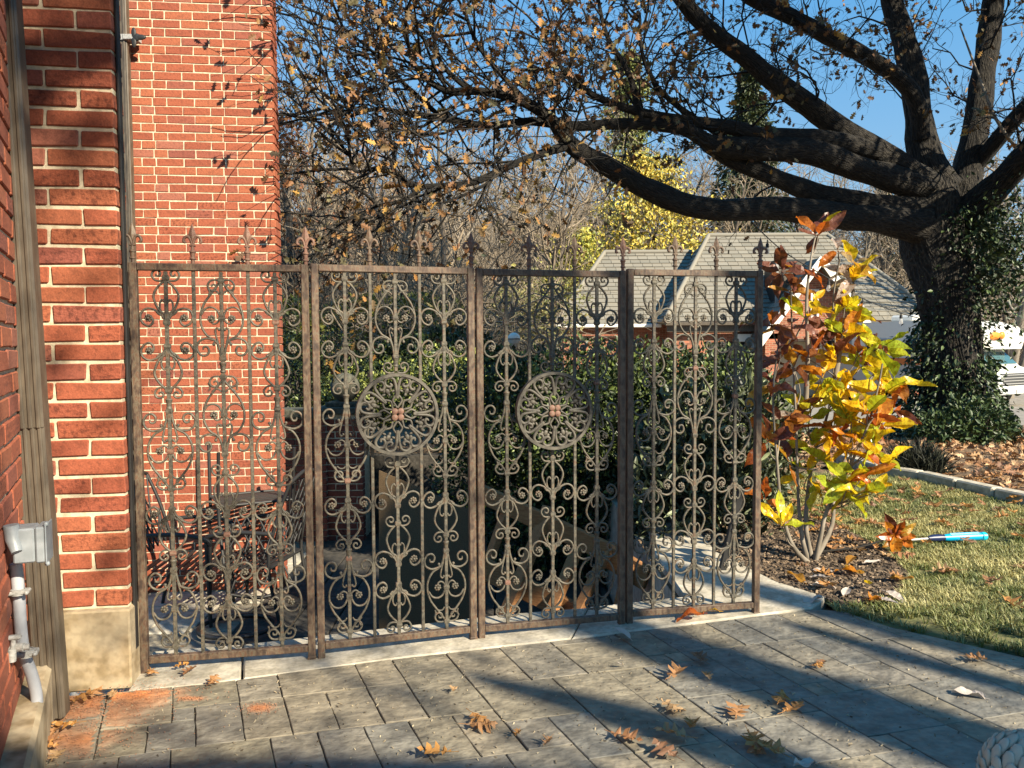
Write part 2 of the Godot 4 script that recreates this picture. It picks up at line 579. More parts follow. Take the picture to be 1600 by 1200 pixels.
func build_ground() -> void:
	var xs = steps([[-120.0, -24.0, 6.0], [-24.0, -7.0, 1.7], [-7.0, 0.78, 0.7780], [0.78, 12.0, 0.34], [12.0, 30.0, 1.5], [30.0, 126.0, 6.0]])
	var zs = steps([[-180.0, -60.0, 6.0], [-60.0, -20.0, 2.0], [-20.0, -8.2, 0.59], [-8.2, -2.6, 0.35], [-2.6, 14.2, 0.84]])
	var pit = func(x: float, z: float) -> bool: return x > -7.0 and x < 0.78 and z > -8.2 and z < -2.6
	structure("ground", sheet(xs, zs, pit, -0.03).mesh(), M.litter)
	# lawn, leaf bed and drive lie on it as sheets
	var lawn = PackedVector2Array([Vector2(1.433, -3.332), Vector2(1.677, -3.054), Vector2(1.991, -2.799), Vector2(3.4, -1.4), Vector2(6.5, 0.5), Vector2(9.0, -3.2), Vector2(3.791, -5.650), Vector2(3.621, -6.356), Vector2(3.356, -6.936), Vector2(2.2, -6.9), Vector2(1.9, -5.0), Vector2(1.427, -3.670)])
	structure("lawn", draped(lawn, 0.0, 0.22), M.turf)
	var bed = PackedVector2Array([Vector2(3.389, -7.005), Vector2(3.654, -6.414), Vector2(3.822, -5.695), Vector2(9.5, -3.4), Vector2(12.5, -9.5), Vector2(8.0, -11.6), Vector2(4.0, -11.5), Vector2(2.4, -8.4)])
	structure("leaf_bed", draped(bed, 0.004, 0.4), M.litter)
	var soil = PackedVector2Array([Vector2(1.30, -3.74), Vector2(1.475, -3.398), Vector2(1.760, -3.479), Vector2(2.018, -3.866), Vector2(2.122, -4.352), Vector2(2.1, -4.9), Vector2(1.7, -5.6), Vector2(1.2, -5.2), Vector2(1.15, -4.3)])
	structure("planting_bed", draped(soil, 0.012, 0.12), M.soil)
	var drive = PackedVector2Array([Vector2(4.5, -12.0), Vector2(12.6, -9.8), Vector2(40, -9.0), Vector2(40, -32), Vector2(2.5, -29), Vector2(3.0, -18)])
	structure("driveway", draped(drive, 0.008, 1.0), M.drive)
	var mulch = []
	var mcol = []
	var mr = rnd(311)
	while mulch.size() < 3800:
		var p = Vector2(mr.randf_range(1.0, 2.6), mr.randf_range(-5.7, -3.3))
		if Geometry2D.is_point_in_polygon(p, soil):
			mulch.append(Transform3D(Basis.from_euler(Vector3(mr.randf_range(-0.5, 0.5), mr.randf() * TAU, mr.randf_range(-0.5, 0.5))) * Basis.from_scale(Vector3(mr.randf_range(0.006, 0.035), mr.randf_range(0.003, 0.012), mr.randf_range(0.005, 0.016))), Vector3(p.x, ground(p.x, p.y) + 0.014, p.y)))
			mcol.append(Color(0.05, 0.033, 0.02).lerp(Color(0.30, 0.21, 0.13), pow(mr.randf(), 2.5)))
	var chip = MB.new()
	chip.box(Vector3.ZERO, Vector3.ONE, Basis(), 0.12)
	tag(scatter("mulch", chip.mesh(), M.dry_leaf, mulch, mcol, self), "crumbly dark mulch and soil under the magnolia", "mulch", "", "stuff")
	# low concrete kerb between lawn and leaf bed
	var kerb = thing("concrete_kerb", "low weathered concrete kerb between the lawn and the leaf bed", "kerb")
	var line = [Vector3(3.252, 0.000, -7.624), Vector3(3.323, 0.000, -6.868), Vector3(3.505, 0.000, -6.539), Vector3(3.597, 0.000, -6.131), Vector3(3.678, 0.000, -5.771), Vector3(3.796, 0.000, -5.385)]
	for i in line.size() - 1:
		var a: Vector3 = line[i]
		var b: Vector3 = line[i + 1]
		var mb = MB.new()
		mb.box((a + b) * 0.5 + Vector3.UP * 0.03, Vector3(a.distance_to(b) - 0.012, 0.12, 0.11), Basis.looking_at(b - a, Vector3.UP) * Basis(Vector3.UP, PI / 2), 0.012)
		part("kerb_stone", mb.mesh(), M.concrete, kerb)
	# grass blades on the near lawn
	var rng = rnd(301)
	var tuft = MB.new()
	for k in 6:
		var a = TAU * k / 6 + rng.randf_range(-0.4, 0.4)
		var lean = Vector3(cos(a), 0, sin(a)) * rng.randf_range(0.3, 0.9)
		var w = Vector3(-sin(a), 0, cos(a)) * 0.055
		var base = Vector3(cos(a), 0, sin(a)) * 0.12
		var midp = base + lean * 0.35 + Vector3.UP * 0.6
		var tip = base + lean + Vector3.UP * rng.randf_range(0.75, 1.0)
		tuft.quad(base - w, base + w, midp + w * 0.7, midp - w * 0.7, lean + Vector3.UP)
		tuft.flat(midp - w * 0.7, midp + w * 0.7, tip, lean + Vector3.UP)
	var xf = []
	var cols = []
	var tries = 0
	var patch = FastNoiseLite.new()
	patch.seed = 5
	patch.frequency = 1.3
	while xf.size() < 42000 and tries < 300000:
		tries += 1
		var p = Vector2(rng.randf_range(1.2, 7.5), rng.randf_range(-7.0, 0.3))
		if rng.randf() > 1.25 - (-p.y) / 9.0 or not Geometry2D.is_point_in_polygon(p, lawn) or Geometry2D.is_point_in_polygon(p, soil):
			continue
		var f = patch.get_noise_2d(p.x, p.y)
		if rng.randf() < -f * 1.6 - 0.1:
			continue
		var h = rng.randf_range(0.022, 0.05)
		xf.append(Transform3D(Basis(Vector3.UP, rng.randf() * TAU) * Basis.from_scale(Vector3(0.05, h, 0.05)), Vector3(p.x, ground(p.x, p.y) - 0.002, p.y)))
		var dry = clampf(rng.randf() * 0.7 + f * 0.6, 0.0, 1.0)
		cols.append(Color(0.10, 0.13, 0.03).lerp(Color(0.47, 0.42, 0.18), clampf(dry * 1.25, 0.0, 1.0)))
	var g = scatter("grass", tuft.mesh(), M.leaf, xf, cols, self)
	tag(g, "short green and straw coloured lawn grass beside the paving", "grass", "", "stuff")

func draped(poly: PackedVector2Array, lift: float, cell: float) -> ArrayMesh:
	var mb = MB.new()
	var lo = poly[0]
	var hi = poly[0]
	for p in poly:
		lo = lo.min(p)
		hi = hi.max(p)
	var i = lo.x
	while i < hi.x:
		var j = lo.y
		while j < hi.y:
			var sq = PackedVector2Array([Vector2(i, j), Vector2(i + cell, j), Vector2(i + cell, j + cell), Vector2(i, j + cell)])
			for piece in Geometry2D.intersect_polygons(sq, poly):
				var ix = Geometry2D.triangulate_polygon(piece)
				for k in range(0, ix.size(), 3):
					var q = []
					for l in 3:
						var p: Vector2 = piece[ix[k + l]]
						q.append(Vector3(p.x, ground(p.x, p.y) + lift, p.y))
					mb.tri(q[0], q[1], q[2], Vector3.UP, Vector3.UP, Vector3.UP)
			j += cell
		i += cell
	return mb.mesh()

const PU := Vector2(0.9720, -0.2350)
const PV := Vector2(0.3900, 0.9208)

func build_paving() -> void:
	# bed under the paving shows in the joints
	var edge = PackedVector2Array([Vector2(1.455, -3.332), Vector2(1.57, -3.14), Vector2(1.91, -2.82), Vector2(2.45, -2.22), Vector2(2.9, -1.5), Vector2(3.2, -0.6), Vector2(3.2, 2.4), Vector2(-1.9, 2.4), Vector2(-1.9, -2.55), Vector2(-1.40, -2.60), Vector2(-1.1, -2.665), Vector2(-0.39, -2.885), Vector2(0.23, -3.04), Vector2(1.33, -3.36)])
	var bed = MB.new()
	bed.slab(edge, -0.2, -0.0065, 0.0, SLOPE * 0.4)
	structure("paving_bed", bed.mesh(), M.joint)
	var pave = Node3D.new()
	pave.name = "paving"
	add_child(pave, true)
	tag(pave, "", "", "", "structure")
	var rng = rnd(77)
	var o = Vector2(0, -2.4)
	var lay = func(u: float, v: float, w: float, l: float) -> void:
		var g = 0.002
		var a = o + PU * (u + g) + PV * (v + g)
		var pts = PackedVector2Array()
		for e in [[Vector2(0, 0), Vector2(1, 0), 2], [Vector2(1, 0), Vector2(1, 1), 5], [Vector2(1, 1), Vector2(0, 1), 2], [Vector2(0, 1), Vector2(0, 0), 5]]:
			for k in e[2]:
				var f: Vector2 = (e[0] as Vector2).lerp(e[1], float(k) / e[2])
				pts.append(a + PU * (f.x * (w - 2 * g) + rng.randf_range(-0.0018, 0.0018)) + PV * (f.y * (l - 2 * g) + rng.randf_range(-0.0018, 0.0018)))
		for piece in Geometry2D.intersect_polygons(pts, edge):
			if piece.size() < 3 or absf(poly_area(piece)) < 0.00015:
				continue
			var mb = MB.new()
			var top = rng.randf_range(-0.0015, 0.0015)
			var tone = rng.randi() % 5
			mb.col = M.stone_tone[tone]
			mb.slab(piece, -0.03, top, 0.002, SLOPE * 0.4, false)
			var c = piece[0]
			if c.x < -0.35 and c.x > -1.75 and c.y < -1.9 and c.y > -2.9:
				stain_top(mb, piece, top)
				part("paving_stone", mb.mesh(), M.stained[tone], pave)
			else:
				part("paving_stone", mb.mesh(), M.stone[tone], pave)
	# a mixed pattern of large and small stones on a fine grid
	var gu = 0.07
	var gv = 0.092
	var nu = 114
	var nv = 80
	var full = PackedByteArray()
	full.resize(nu * nv)
	var sizes = [[2, 4], [3, 4], [2, 5], [3, 6], [2, 3], [4, 3], [3, 3], [2, 2], [1, 3]]
	for iu in nu:
		for iv in nv:
			if full[iu * nv + iv]:
				continue
			var first = rng.randi() % 6
			var best = [1, 1]
			for t in sizes.size():
				var c = sizes[(first + t) % sizes.size()]
				var fits: bool = iu + c[0] <= nu and iv + c[1] <= nv
				for a in c[0]:
					for b in c[1]:
						if fits and full[(iu + a) * nv + iv + b]:
							fits = false
				if fits:
					best = c
					break
			for a in best[0]:
				for b in best[1]:
					full[(iu + a) * nv + iv + b] = 1
			lay.call(-3.4 + iu * gu, -2.0 + iv * gv, best[0] * gu, best[1] * gv)
	# grit, crumbs and twig bits lying on the paving
	var gx = []
	var gc = []
	while gx.size() < 2600:
		var p = Vector2(rng.randf_range(-1.45, 2.2), rng.randf_range(-3.3, -1.6))
		if Geometry2D.is_point_in_polygon(p, edge):
			var s = rng.randf_range(0.0012, 0.0045)
			gx.append(Transform3D(Basis.from_euler(Vector3(rng.randf(), rng.randf() * TAU, rng.randf())) * Basis.from_scale(Vector3(s * rng.randf_range(1.0, 3.5), s * 0.6, s)), Vector3(p.x, 0.002 + SLOPE * 0.4 * p.x, p.y)))
			gc.append(Color(0.06, 0.045, 0.03).lerp(Color(0.42, 0.34, 0.22), rng.randf()))
	var crumb = MB.new()
	crumb.box(Vector3.ZERO, Vector3.ONE, Basis(), 0.2)
	tag(scatter("grit", crumb.mesh(), M.dry_leaf, gx, gc, self), "fine grit and leaf crumbs scattered over the paving", "grit", "", "stuff")
	# smooth concrete strip the gate stands on, in two pours with an open joint
	var strip = Node3D.new()
	strip.name = "gate_sill"
	add_child(strip, true)
	tag(strip, "", "", "", "structure")
	var slabs = [
		[Vector2(-1.345, -2.618), Vector2(-1.1, -2.668), Vector2(-0.98, -2.705), Vector2(-1.09, -3.03), Vector2(-1.42, -2.97)],
		[Vector2(-0.972, -2.708), Vector2(-0.39, -2.888), Vector2(0.23, -3.043), Vector2(0.335, -3.40), Vector2(-0.03, -3.335), Vector2(-0.596, -3.17), Vector2(-1.08, -3.03)],
		[Vector2(0.235, -3.044), Vector2(1.33, -3.363), Vector2(1.45, -3.50), Vector2(1.30, -3.74), Vector2(1.15, -4.3), Vector2(1.2, -5.2), Vector2(0.95, -5.6), Vector2(0.80, -4.3), Vector2(0.80, -3.52), Vector2(0.34, -3.40)]]
	for s in slabs:
		var mb = MB.new()
		mb.slab(PackedVector2Array(s), -0.11, 0.004, 0.006, 0.009)
		part("sill_slab", mb.mesh(), M.concrete, strip)

# fine facets over a stone's top that carry the orange dust stain
func stain_top(mb: MB, piece: PackedVector2Array, top: float) -> void:
	var nz = FastNoiseLite.new()
	nz.seed = 12
	nz.frequency = 6.0
	nz.fractal_octaves = 5
	var spots = [[Vector2(-1.419, -2.516), 0.15, 0.07, 1.0], [Vector2(-1.255, -2.600), 0.09, 0.035, 0.75], [Vector2(-0.840, -2.482), 0.030, 0.022, 1.2], [Vector2(-1.092, -2.554), 0.035, 0.009, 0.8], [Vector2(-1.357, -2.296), 0.16, 0.09, 0.55]]
	var lo = piece[0]
	var hi = piece[0]
	for p in piece:
		lo = lo.min(p)
		hi = hi.max(p)
	var cell = 0.014
	var x = lo.x
	while x < hi.x:
		var y = lo.y
		while y < hi.y:
			var q = [Vector2(x, y), Vector2(x + cell, y), Vector2(x + cell, y + cell), Vector2(x, y + cell)]
			var inside = true
			for p in q:
				inside = inside and Geometry2D.is_point_in_polygon(p, piece)
			if inside:
				var cs = []
				var most = 0.0
				for p in q:
					var s = 0.0
					for t in spots:
						var e = (p - t[0]) / Vector2(t[1], t[2])
						s += t[3] * exp(-e.length_squared() * 0.6)
					s = clampf(s * (1.0 + 0.9 * nz.get_noise_2d(p.x, p.y)) * 1.15 - 0.12, 0.0, 1.0)
					most = maxf(most, s)
					cs.append(mb.col.lerp(Color(0.66, 0.25, 0.09), s))
				if most > 0.02:
					var v = []
					for p in q:
						v.append(Vector3(p.x, top + 0.0007 + SLOPE * 0.4 * p.x, p.y))
					var n0 = mb.v.size()
					mb.tri(v[0], v[1], v[2], Vector3.UP, Vector3.UP, Vector3.UP)
					mb.tri(v[0], v[2], v[3], Vector3.UP, Vector3.UP, Vector3.UP)
					for i in range(n0, mb.v.size()):
						for k in 4:
							if mb.v[i].is_equal_approx(v[k]):
								mb.c[i] = cs[k]
			y += cell
		x += cell

func poly_area(p: PackedVector2Array) -> float:
	var s = 0.0
	for i in p.size():
		s += p[i].cross(p[(i + 1) % p.size()])
	return s * 0.5

func build_sunken_court() -> void:
	var fl = MB.new()
	fl.slab(PackedVector2Array([Vector2(-7.2, -2.4), Vector2(1.0, -2.4), Vector2(1.0, -8.4), Vector2(-7.2, -8.4)]), -1.2, -0.84)
	structure("court_base", fl.mesh(), M.joint)
	var court = Node3D.new()
	court.name = "court_floor"
	add_child(court, true)
	tag(court, "", "", "", "structure")
	var rng = rnd(81)
	var x = -4.0
	while x < 0.75:
		var w: float = [0.38, 0.30, 0.46][rng.randi() % 3]
		var z = -8.1 + rng.randf() * 0.3
		while z < -3.6:
			var l: float = [0.46, 0.6, 0.38][rng.randi() % 3]
			var mb = MB.new()
			mb.slab(PackedVector2Array([Vector2(x + 0.005, z + 0.005), Vector2(minf(x + w, 0.76) - 0.005, z + 0.005), Vector2(minf(x + w, 0.76) - 0.005, z + l - 0.005), Vector2(x + 0.005, z + l - 0.005)]), -0.86, -0.80 + rng.randf_range(-0.002, 0.002), 0.006, 0.0, false)
			part("flagstone", mb.mesh(), (M.concrete if rng.randf() < 0.7 else M.stone[rng.randi() % 5]) if x + w < -1.72 else M.shade_stone, court)  # right part of the floor gets the shade-darkened stone
			z += l
		x += w
	# retaining walls under the gate sill and along its right side
	var wall = MB.new()
	var line = [Vector2(-1.62, -2.93), Vector2(-1.42, -2.972), Vector2(-1.08, -3.032), Vector2(-0.596, -3.172), Vector2(0.34, -3.402), Vector2(0.80, -3.522)]
	var poly = PackedVector2Array()
	for p in line:
		poly.append(p + Vector2(0, 0.012))
	for i in range(line.size() - 1, -1, -1):
		poly.append(line[i] + Vector2(0.04, 0.26))
	wall.slab(poly, -0.9, -0.112, 0.0, 0.0)
	structure("retaining_wall", wall.mesh(), M.concrete)
	var wall2 = MB.new()
	wall2.slab(PackedVector2Array([Vector2(0.78, -3.53), Vector2(0.98, -3.53), Vector2(0.98, -8.5), Vector2(0.78, -8.5)]), -0.9, -0.035)
	structure("retaining_wall", wall2.mesh(), M.concrete)
	var wall3 = MB.new()
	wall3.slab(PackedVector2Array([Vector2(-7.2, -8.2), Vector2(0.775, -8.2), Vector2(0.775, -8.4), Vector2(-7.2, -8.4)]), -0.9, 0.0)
	structure("retaining_wall", wall3.mesh(), M.shade_stone)  # far wall's shade is painted in by the darkened stone

# a brick face: bricks stand proud of a mortar body. at = lower left of the face, dir = along it, out = towards the viewer
func brick_face(owner_: Node, at: Vector3, dir: Vector3, out: Vector3, width: float, height: float, bond: Array, seed_: int, most := 300, shift := 0.0, seen_from := 0.0, dark := false, jo := 0.0105) -> void:
	var rng = rnd(seed_)
	var bs = Basis(dir, Vector3.UP, out)
	var ch = 0.0667
	var shapes = {}
	var made = []
	var rows = int(height / ch)
	for r in rows:
		var row: Array = bond[r % bond.size()]
		var x: float = row[0] + shift
		var k = 1
		while x < width:
			var l: float = row[k]
			k = k + 1 if k + 1 < row.size() else 1
			var x0 = maxf(x, 0.0)
			var x1 = minf(x + l, width)
			if x1 - x0 > 0.03:
				made.append([x0, x1, r, l])
			x += l
	# those nearest the eye line come first as bricks of their own, the rest are joined
	if made.size() > most:
		var keep = []
		for m in made:
			keep.append([absf((m[2] + 0.5) * ch - seen_from) + (0.0 if m[1] > 0.4 else 9.0), m])
		keep.sort_custom(func(a, b): return a[0] < b[0])
		made = []
		for k in keep:
			made.append(k[1])
	var rest = {}
	for i in made.size():
		var m: Array = made[i]
		var len_: float = m[1] - m[0] - (jo if m[1] < width - 0.001 else 0.0)
		var c = at + dir * (m[0] + len_ * 0.5) + Vector3.UP * ((m[2] + 0.5) * ch) + out * (-0.0065 + rng.randf_range(-0.0012, 0.0012))
		var tone = 0
		var q = rng.randf()
		tone = 0 if q < 0.38 else 1 if q < 0.62 else 2 if q < 0.82 else 3 if q < 0.90 else 4 if q < 0.985 else 5
		if dark:  # darker brick tones stand in for shade on the low wall and pier
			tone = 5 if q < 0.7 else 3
		if i < most:
			var key = "%d_%d" % [int(round(len_ * 200.0)), rng.randi() % 7]
			if not shapes.has(key):
				var mb = MB.new()
				mb.box(Vector3(0, 0, -0.045), Vector3(len_, ch - jo, 0.10), Basis(), 0.0035, 0.003, rng)
				shapes[key] = mb.mesh()
			part("brick", shapes[key], M.brick[tone] if rng.randf() < 0.6 else M.brick_worn[tone], owner_, Transform3D(bs, c))
		else:
			if not rest.has(tone):
				rest[tone] = MB.new()
			rest[tone].box(c - out * 0.045, Vector3(len_, ch - jo, 0.10), bs, 0.003, 0.002, rng)
	for tone in rest:
		tag(part("bricks", rest[tone].mesh(), M.brick[tone], owner_), "", "", "", "stuff")

const FLEM := [[-0.06, 0.2145, 0.2145], [-0.167, 0.2145, 0.2145]]

func build_house() -> void:
	# pier beside the gate
	var pd = Vector3(0.989, 0, -0.148).normalized()
	var po = Vector3(0.148, 0, 0.989).normalized()
	var corner = Vector3(-1.366, 0.0, -2.689)
	var w = 0.55
	var pier = thing("brick_pier", "red brick house pier on a pale plinth beside the gate", "wall")
	var foot = corner - pd * w
	var body = MB.new()
	var bs = Basis(pd, Vector3.UP, po)
	body.box(foot + pd * (w * 0.5 - 0.002) + Vector3.UP * 1.94 - po * 0.051, Vector3(w - 0.004, 3.36, 0.085), bs)
	part("mortar", body.mesh(), M.mortar, pier)
	var pl = MB.new()
	pl.box(foot + pd * (w * 0.5 + 0.004) + Vector3.UP * 0.121 - po * 0.035, Vector3(w + 0.012, 0.286, 0.12), bs, 0.006)
	part("plinth", pl.mesh(), M.plinth, pier)
	brick_face(pier, foot + Vector3.UP * 0.268, pd, po, w, 3.33, [[-0.04, 0.2165, 0.2165], [-0.149, 0.2165, 0.2165]], 5, 300, 0.05)
	# side wall that runs back towards the viewer at the left edge
	var sd = Vector3(0.452, 0, 0.892).normalized()
	var so = Vector3(sd.z, 0, -sd.x)
	var s0 = Vector3(-1.70, 0, -2.72)
	var side = thing("brick_side_wall", "narrow glimpse of red brick side wall at the left edge behind the conduit", "wall")
	var sbs = Basis(sd, Vector3.UP, so)
	var sm = MB.new()
	sm.box(s0 + sd * 0.8 + Vector3.UP * 1.94 - so * 0.055, Vector3(1.6, 3.36, 0.09), sbs)
	part("mortar", sm.mesh(), M.mortar, side)
	var sp = MB.new()
	sp.box(s0 + sd * 0.8 + Vector3.UP * 0.04 - so * 0.02, Vector3(1.6, 0.28, 0.16), sbs, 0.012)
	part("plinth", sp.mesh(), M.plinth, side)
	brick_face(side, s0 + Vector3.UP * 0.185, sd, so, 1.58, 3.40, FLEM, 6, 300, 0.02, 1.0)
	# added black strip standing in for the dark gap beside the pier
	var gap_fill = MB.new()
	gap_fill.box(corner + pd * 0.0075 - po * 0.045 + Vector3.UP * 1.85, Vector3(0.009, 3.5, 0.03), bs, 0.002)
	tag(part("dark_gap_strip", gap_fill.mesh(), M.black_iron, self), "added dark strip standing in for the black gap along the brick pier's outer edge", "metal strip")
	# the house wall beyond the court
	var hd = Vector3(0.9945, 0, -0.1045).normalized()
	var ho = Vector3(0.1045, 0, 0.9945).normalized()
	var hc = Vector3(-1.885, -0.80, -6.22)
	var hw = 1.70
	var house = thing("brick_house_wall", "tall red brick house wall with pale mortar beyond the gate", "wall")
	var hf = hc - hd * hw
	var hb = MB.new()
	hb.box(hf + hd * (hw * 0.5 - 0.006) + Vector3.UP * 2.85 - ho * 0.106, Vector3(hw - 0.012, 5.7, 0.20), Basis(hd, Vector3.UP, ho))
	part("mortar", hb.mesh(), M.mortar, house)
	brick_face(house, hf, hd, ho, hw, 5.68, [[-0.17, 0.211, 0.211, 0.107], [-0.05, 0.211, 0.107, 0.211]], 7, 300, 0.0, 1.9, false, 0.0075)
	brick_face(house, hc - ho * 0.102, -ho, hd, 0.105, 5.68, [[0, 0.107]], 17, 0)

# ---------------------------------------------------------------- ornamental gate
const K := 0.000691
var G := {}

func gp(list: Array, y0: float, sy := -1.0) -> Array:
	# drawing units to metres; list of [x, y] with y growing downwards in the drawing
	var o = []
	for p in list:
		o.append(Vector2(p[0] * K, (p[1] - y0) * K * sy))
	return o

func ornament(pts: Array, y0: float, w: float, t0 := 1.0, t1 := 1.0, d := 0.009, ball := 0.0) -> ArrayMesh:
	var mb = MB.new()
	var c = smooth2(gp(pts, y0), 4)
	mb.strap(c, w, d, 0.0, t0, t1)
	if ball > 0.0:
		var e = c[c.size() - 1]
		mb.ball(Vector3(e.x, e.y, 0), Vector3(ball, ball, ball), 5, 7)
	return mb.mesh()

func make_ornaments() -> void:
	# leaf shaped unit, origin at its lower collar
	G.leaf_loop = ornament([[9, 425], [13, 400], [35, 385], [52, 355], [65, 312], [58, 280], [38, 250], [9, 222]].map(func(p): return [p[0], p[1]]), 447, 0.0078)
	G.side_scroll = ornament([[26, 412], [45, 388], [85, 372], [117, 386], [129, 418], [115, 450], [88, 463], [69, 446], [70, 424], [84, 414]], 447, 0.0078, 0.5, 0.55)
	G.side_scroll_plain = ornament([[26, 412], [45, 388], [85, 372], [117, 386], [129, 418], [115, 450], [88, 463], [69, 446], [70, 424], [86, 412], [100, 424], [90, 434]], 447, 0.0078, 0.5, 0.4)
	G.hook = ornament([[9, 440], [22, 405], [34, 368], [32, 340], [20, 326], [11, 336]], 447, 0.0062, 1.0, 0.6, 0.008, 0.0048)
	G.bud = ornament([[30, 408], [42, 402], [47, 392]], 447, 0.006, 1.0, 1.0, 0.008, 0.0058)
	# ring shaped unit, origin at its upper collar
	G.ring_loop = ornament([[9, 6], [18, 60], [36, 98], [78, 126], [106, 178], [109, 238], [90, 296], [62, 338], [36, 372], [10, 408]].map(func(p): return [p[0], p[1]]), 0, 0.0078)
	G.ring_scroll = ornament([[26, 92], [46, 100], [85, 107], [120, 88], [129, 52], [112, 22], [86, 17], [69, 36], [76, 62], [94, 62], [98, 46]], 0, 0.0078, 0.5, 0.45)
	G.ring_hook = ornament([[9, 20], [20, 70], [32, 120], [36, 148], [27, 162], [16, 154]], 0, 0.0062, 1.0, 0.6, 0.008, 0.0055)
	G.ring_bud = ornament([[32, 95], [42, 88], [44, 78]], 0, 0.006, 1.0, 1.0, 0.008, 0.0062)
	G.ring_arc = ornament([[106, 230], [86, 262], [56, 272], [28, 258], [12, 226]], 0, 0.0068, 0.8, 0.9)
	G.ring_stalk = ornament([[8, 206], [20, 190], [36, 184], [50, 194], [53, 208]], 0, 0.0062)
	G.ring_thorn = ornament([[64, 338], [46, 352], [26, 350], [16, 338]], 0, 0.0058, 1.0, 0.3, 0.008, 0.0035)
	G.ring_spur = ornament([[64, 340], [60, 358], [66, 376]], 0, 0.0062, 1.0, 0.35, 0.008, 0.0042)
	# small volute above a collar, and the flared leaf tips
	G.volute = ornament([[7, 4], [28, 10], [54, 5], [69, -18], [61, -40], [41, -46], [27, -34], [31, -17], [45, -17], [48, -28]], 0, 0.0068, 0.7, 0.45)
	G.flare = ornament([[8, 8], [17, 32], [38, 56]], 0, 0.0068, 1.0, 0.25)
	var mb = MB.new()
	mb.box(Vector3.ZERO, Vector3(0.0235, 0.0125, 0.019), Basis(), 0.002)
	mb.box(Vector3(0, 0.0078, 0), Vector3(0.0205, 0.003, 0.0165), Basis(), 0.001)
	mb.box(Vector3(0, -0.0078, 0), Vector3(0.0205, 0.003, 0.0165), Basis(), 0.001)
	G.collar = mb.mesh()
	mb = MB.new()
	mb.lathe([Vector2(0.007, 0.0), Vector2(0.0105, 0.004), Vector2(0.0088, 0.012), Vector2(0.0095, 0.024), Vector2(0.0130, 0.036), Vector2(0.0108, 0.040), Vector2(0.006, 0.041)], 8)
	G.sleeve = mb.mesh()
	mb = MB.new()
	mb.ball(Vector3(0, 0, 0.006), Vector3(0.0055, 0.0055, 0.005), 5, 8)
	for k in 7:
		var a = TAU * k / 7 + 0.2
		mb.ball(Vector3(cos(a) * 0.0095, sin(a) * 0.0095, 0.001), Vector3(0.0056, 0.0056, 0.0042), 4, 6)
	G.rosette = mb.mesh()
	# spear headed finial
	mb = MB.new()
	mb.lathe([Vector2(0.0085, 0.0), Vector2(0.0085, 0.014), Vector2(0.0125, 0.017), Vector2(0.0125, 0.021), Vector2(0.009, 0.024), Vector2(0.0105, 0.040), Vector2(0.0135, 0.043), Vector2(0.0135, 0.048), Vector2(0.008, 0.052), Vector2(0.006, 0.072), Vector2(0.0, 0.074)], 8)
	G.finial_stem = mb.mesh()
	mb = MB.new()
	var prof = [[0.0, 0.066], [0.006, 0.078], [0.015, 0.096], [0.0165, 0.108], [0.011, 0.126], [0.004, 0.145], [0.0, 0.155]]
	for i in prof.size() - 1:
		for s in [-1, 1]:
			for f in [-1, 1]:
				var a0 = Vector3(s * prof[i][0], prof[i][1], 0)
				var a1 = Vector3(s * prof[i + 1][0], prof[i + 1][1], 0)
				var c0 = Vector3(0, prof[i][1], f * prof[i][0] * 0.55)
				var c1 = Vector3(0, prof[i + 1][1], f * prof[i + 1][0] * 0.55)
				mb.quad(a0, a1, c1, c0, Vector3(s * 0.5, 0, f))
	G.spear = mb.mesh()
	mb = MB.new()
	mb.strap(smooth2([Vector2(0.002, 0.072), Vector2(0.008, 0.094), Vector2(0.019, 0.104), Vector2(0.031, 0.098), Vector2(0.034, 0.085), Vector2(0.027, 0.080)], 4), 0.0105, 0.012, 0.0, 0.6, 0.5)
	mb.ball(Vector3(0.0275, 0.082, 0), Vector3(0.0048, 0.0048, 0.005), 5, 7)
	G.petal = mb.mesh()
	mb = MB.new()
	mb.box(Vector3(0, 0.069, 0), Vector3(0.024, 0.007, 0.014), Basis(), 0.002)
	G.band = mb.mesh()
	# parts of the round medallion
	mb = MB.new()
	var R = 0.158
	for k in 64:
		var a0 = TAU * k / 64
		var a1 = TAU * (k + 1) / 64
		var d0 = Vector3(cos(a0), sin(a0), 0)
		var d1 = Vector3(cos(a1), sin(a1), 0)
		var z0 = Vector3(0, 0, -0.017)
		var z1 = Vector3(0, 0, 0.017)
		mb.tri(d0 * R + z0, d1 * R + z0, d1 * R + z1, d0, d1, d1)
		mb.tri(d0 * R + z0, d1 * R + z1, d0 * R + z1, d0, d1, d0)
		var r2 = R - 0.0115
		mb.tri(d0 * r2 + z0, d1 * r2 + z0, d1 * r2 + z1, -d0, -d1, -d1)
		mb.tri(d0 * r2 + z0, d1 * r2 + z1, d0 * r2 + z1, -d0, -d1, -d0)
		mb.quad(d0 * r2 + z1, d1 * r2 + z1, d1 * R + z1, d0 * R + z1, Vector3(0, 0, 1))
		mb.quad(d0 * r2 + z0, d1 * r2 + z0, d1 * R + z0, d0 * R + z0, Vector3(0, 0, -1))
	G.ring = mb.mesh()
	var lobe = []
	for q in [[0.062, 1], [0.085, 2.2], [0.112, 3.0], [0.136, 6.0], [0.1455, 13.0], [0.138, 20.0], [0.121, 21.5], [0.110, 16.0], [0.114, 11.0], [0.123, 13.0]]:
		var a = PI / 2 - deg_to_rad(q[1])
		lobe.append(Vector2(cos(a), sin(a)) * q[0])
	mb = MB.new()
	mb.strap(smooth2(lobe, 4), 0.0110, 0.018, 0.004, 0.8, 0.5)
	G.lobe = mb.mesh()
	mb = MB.new()
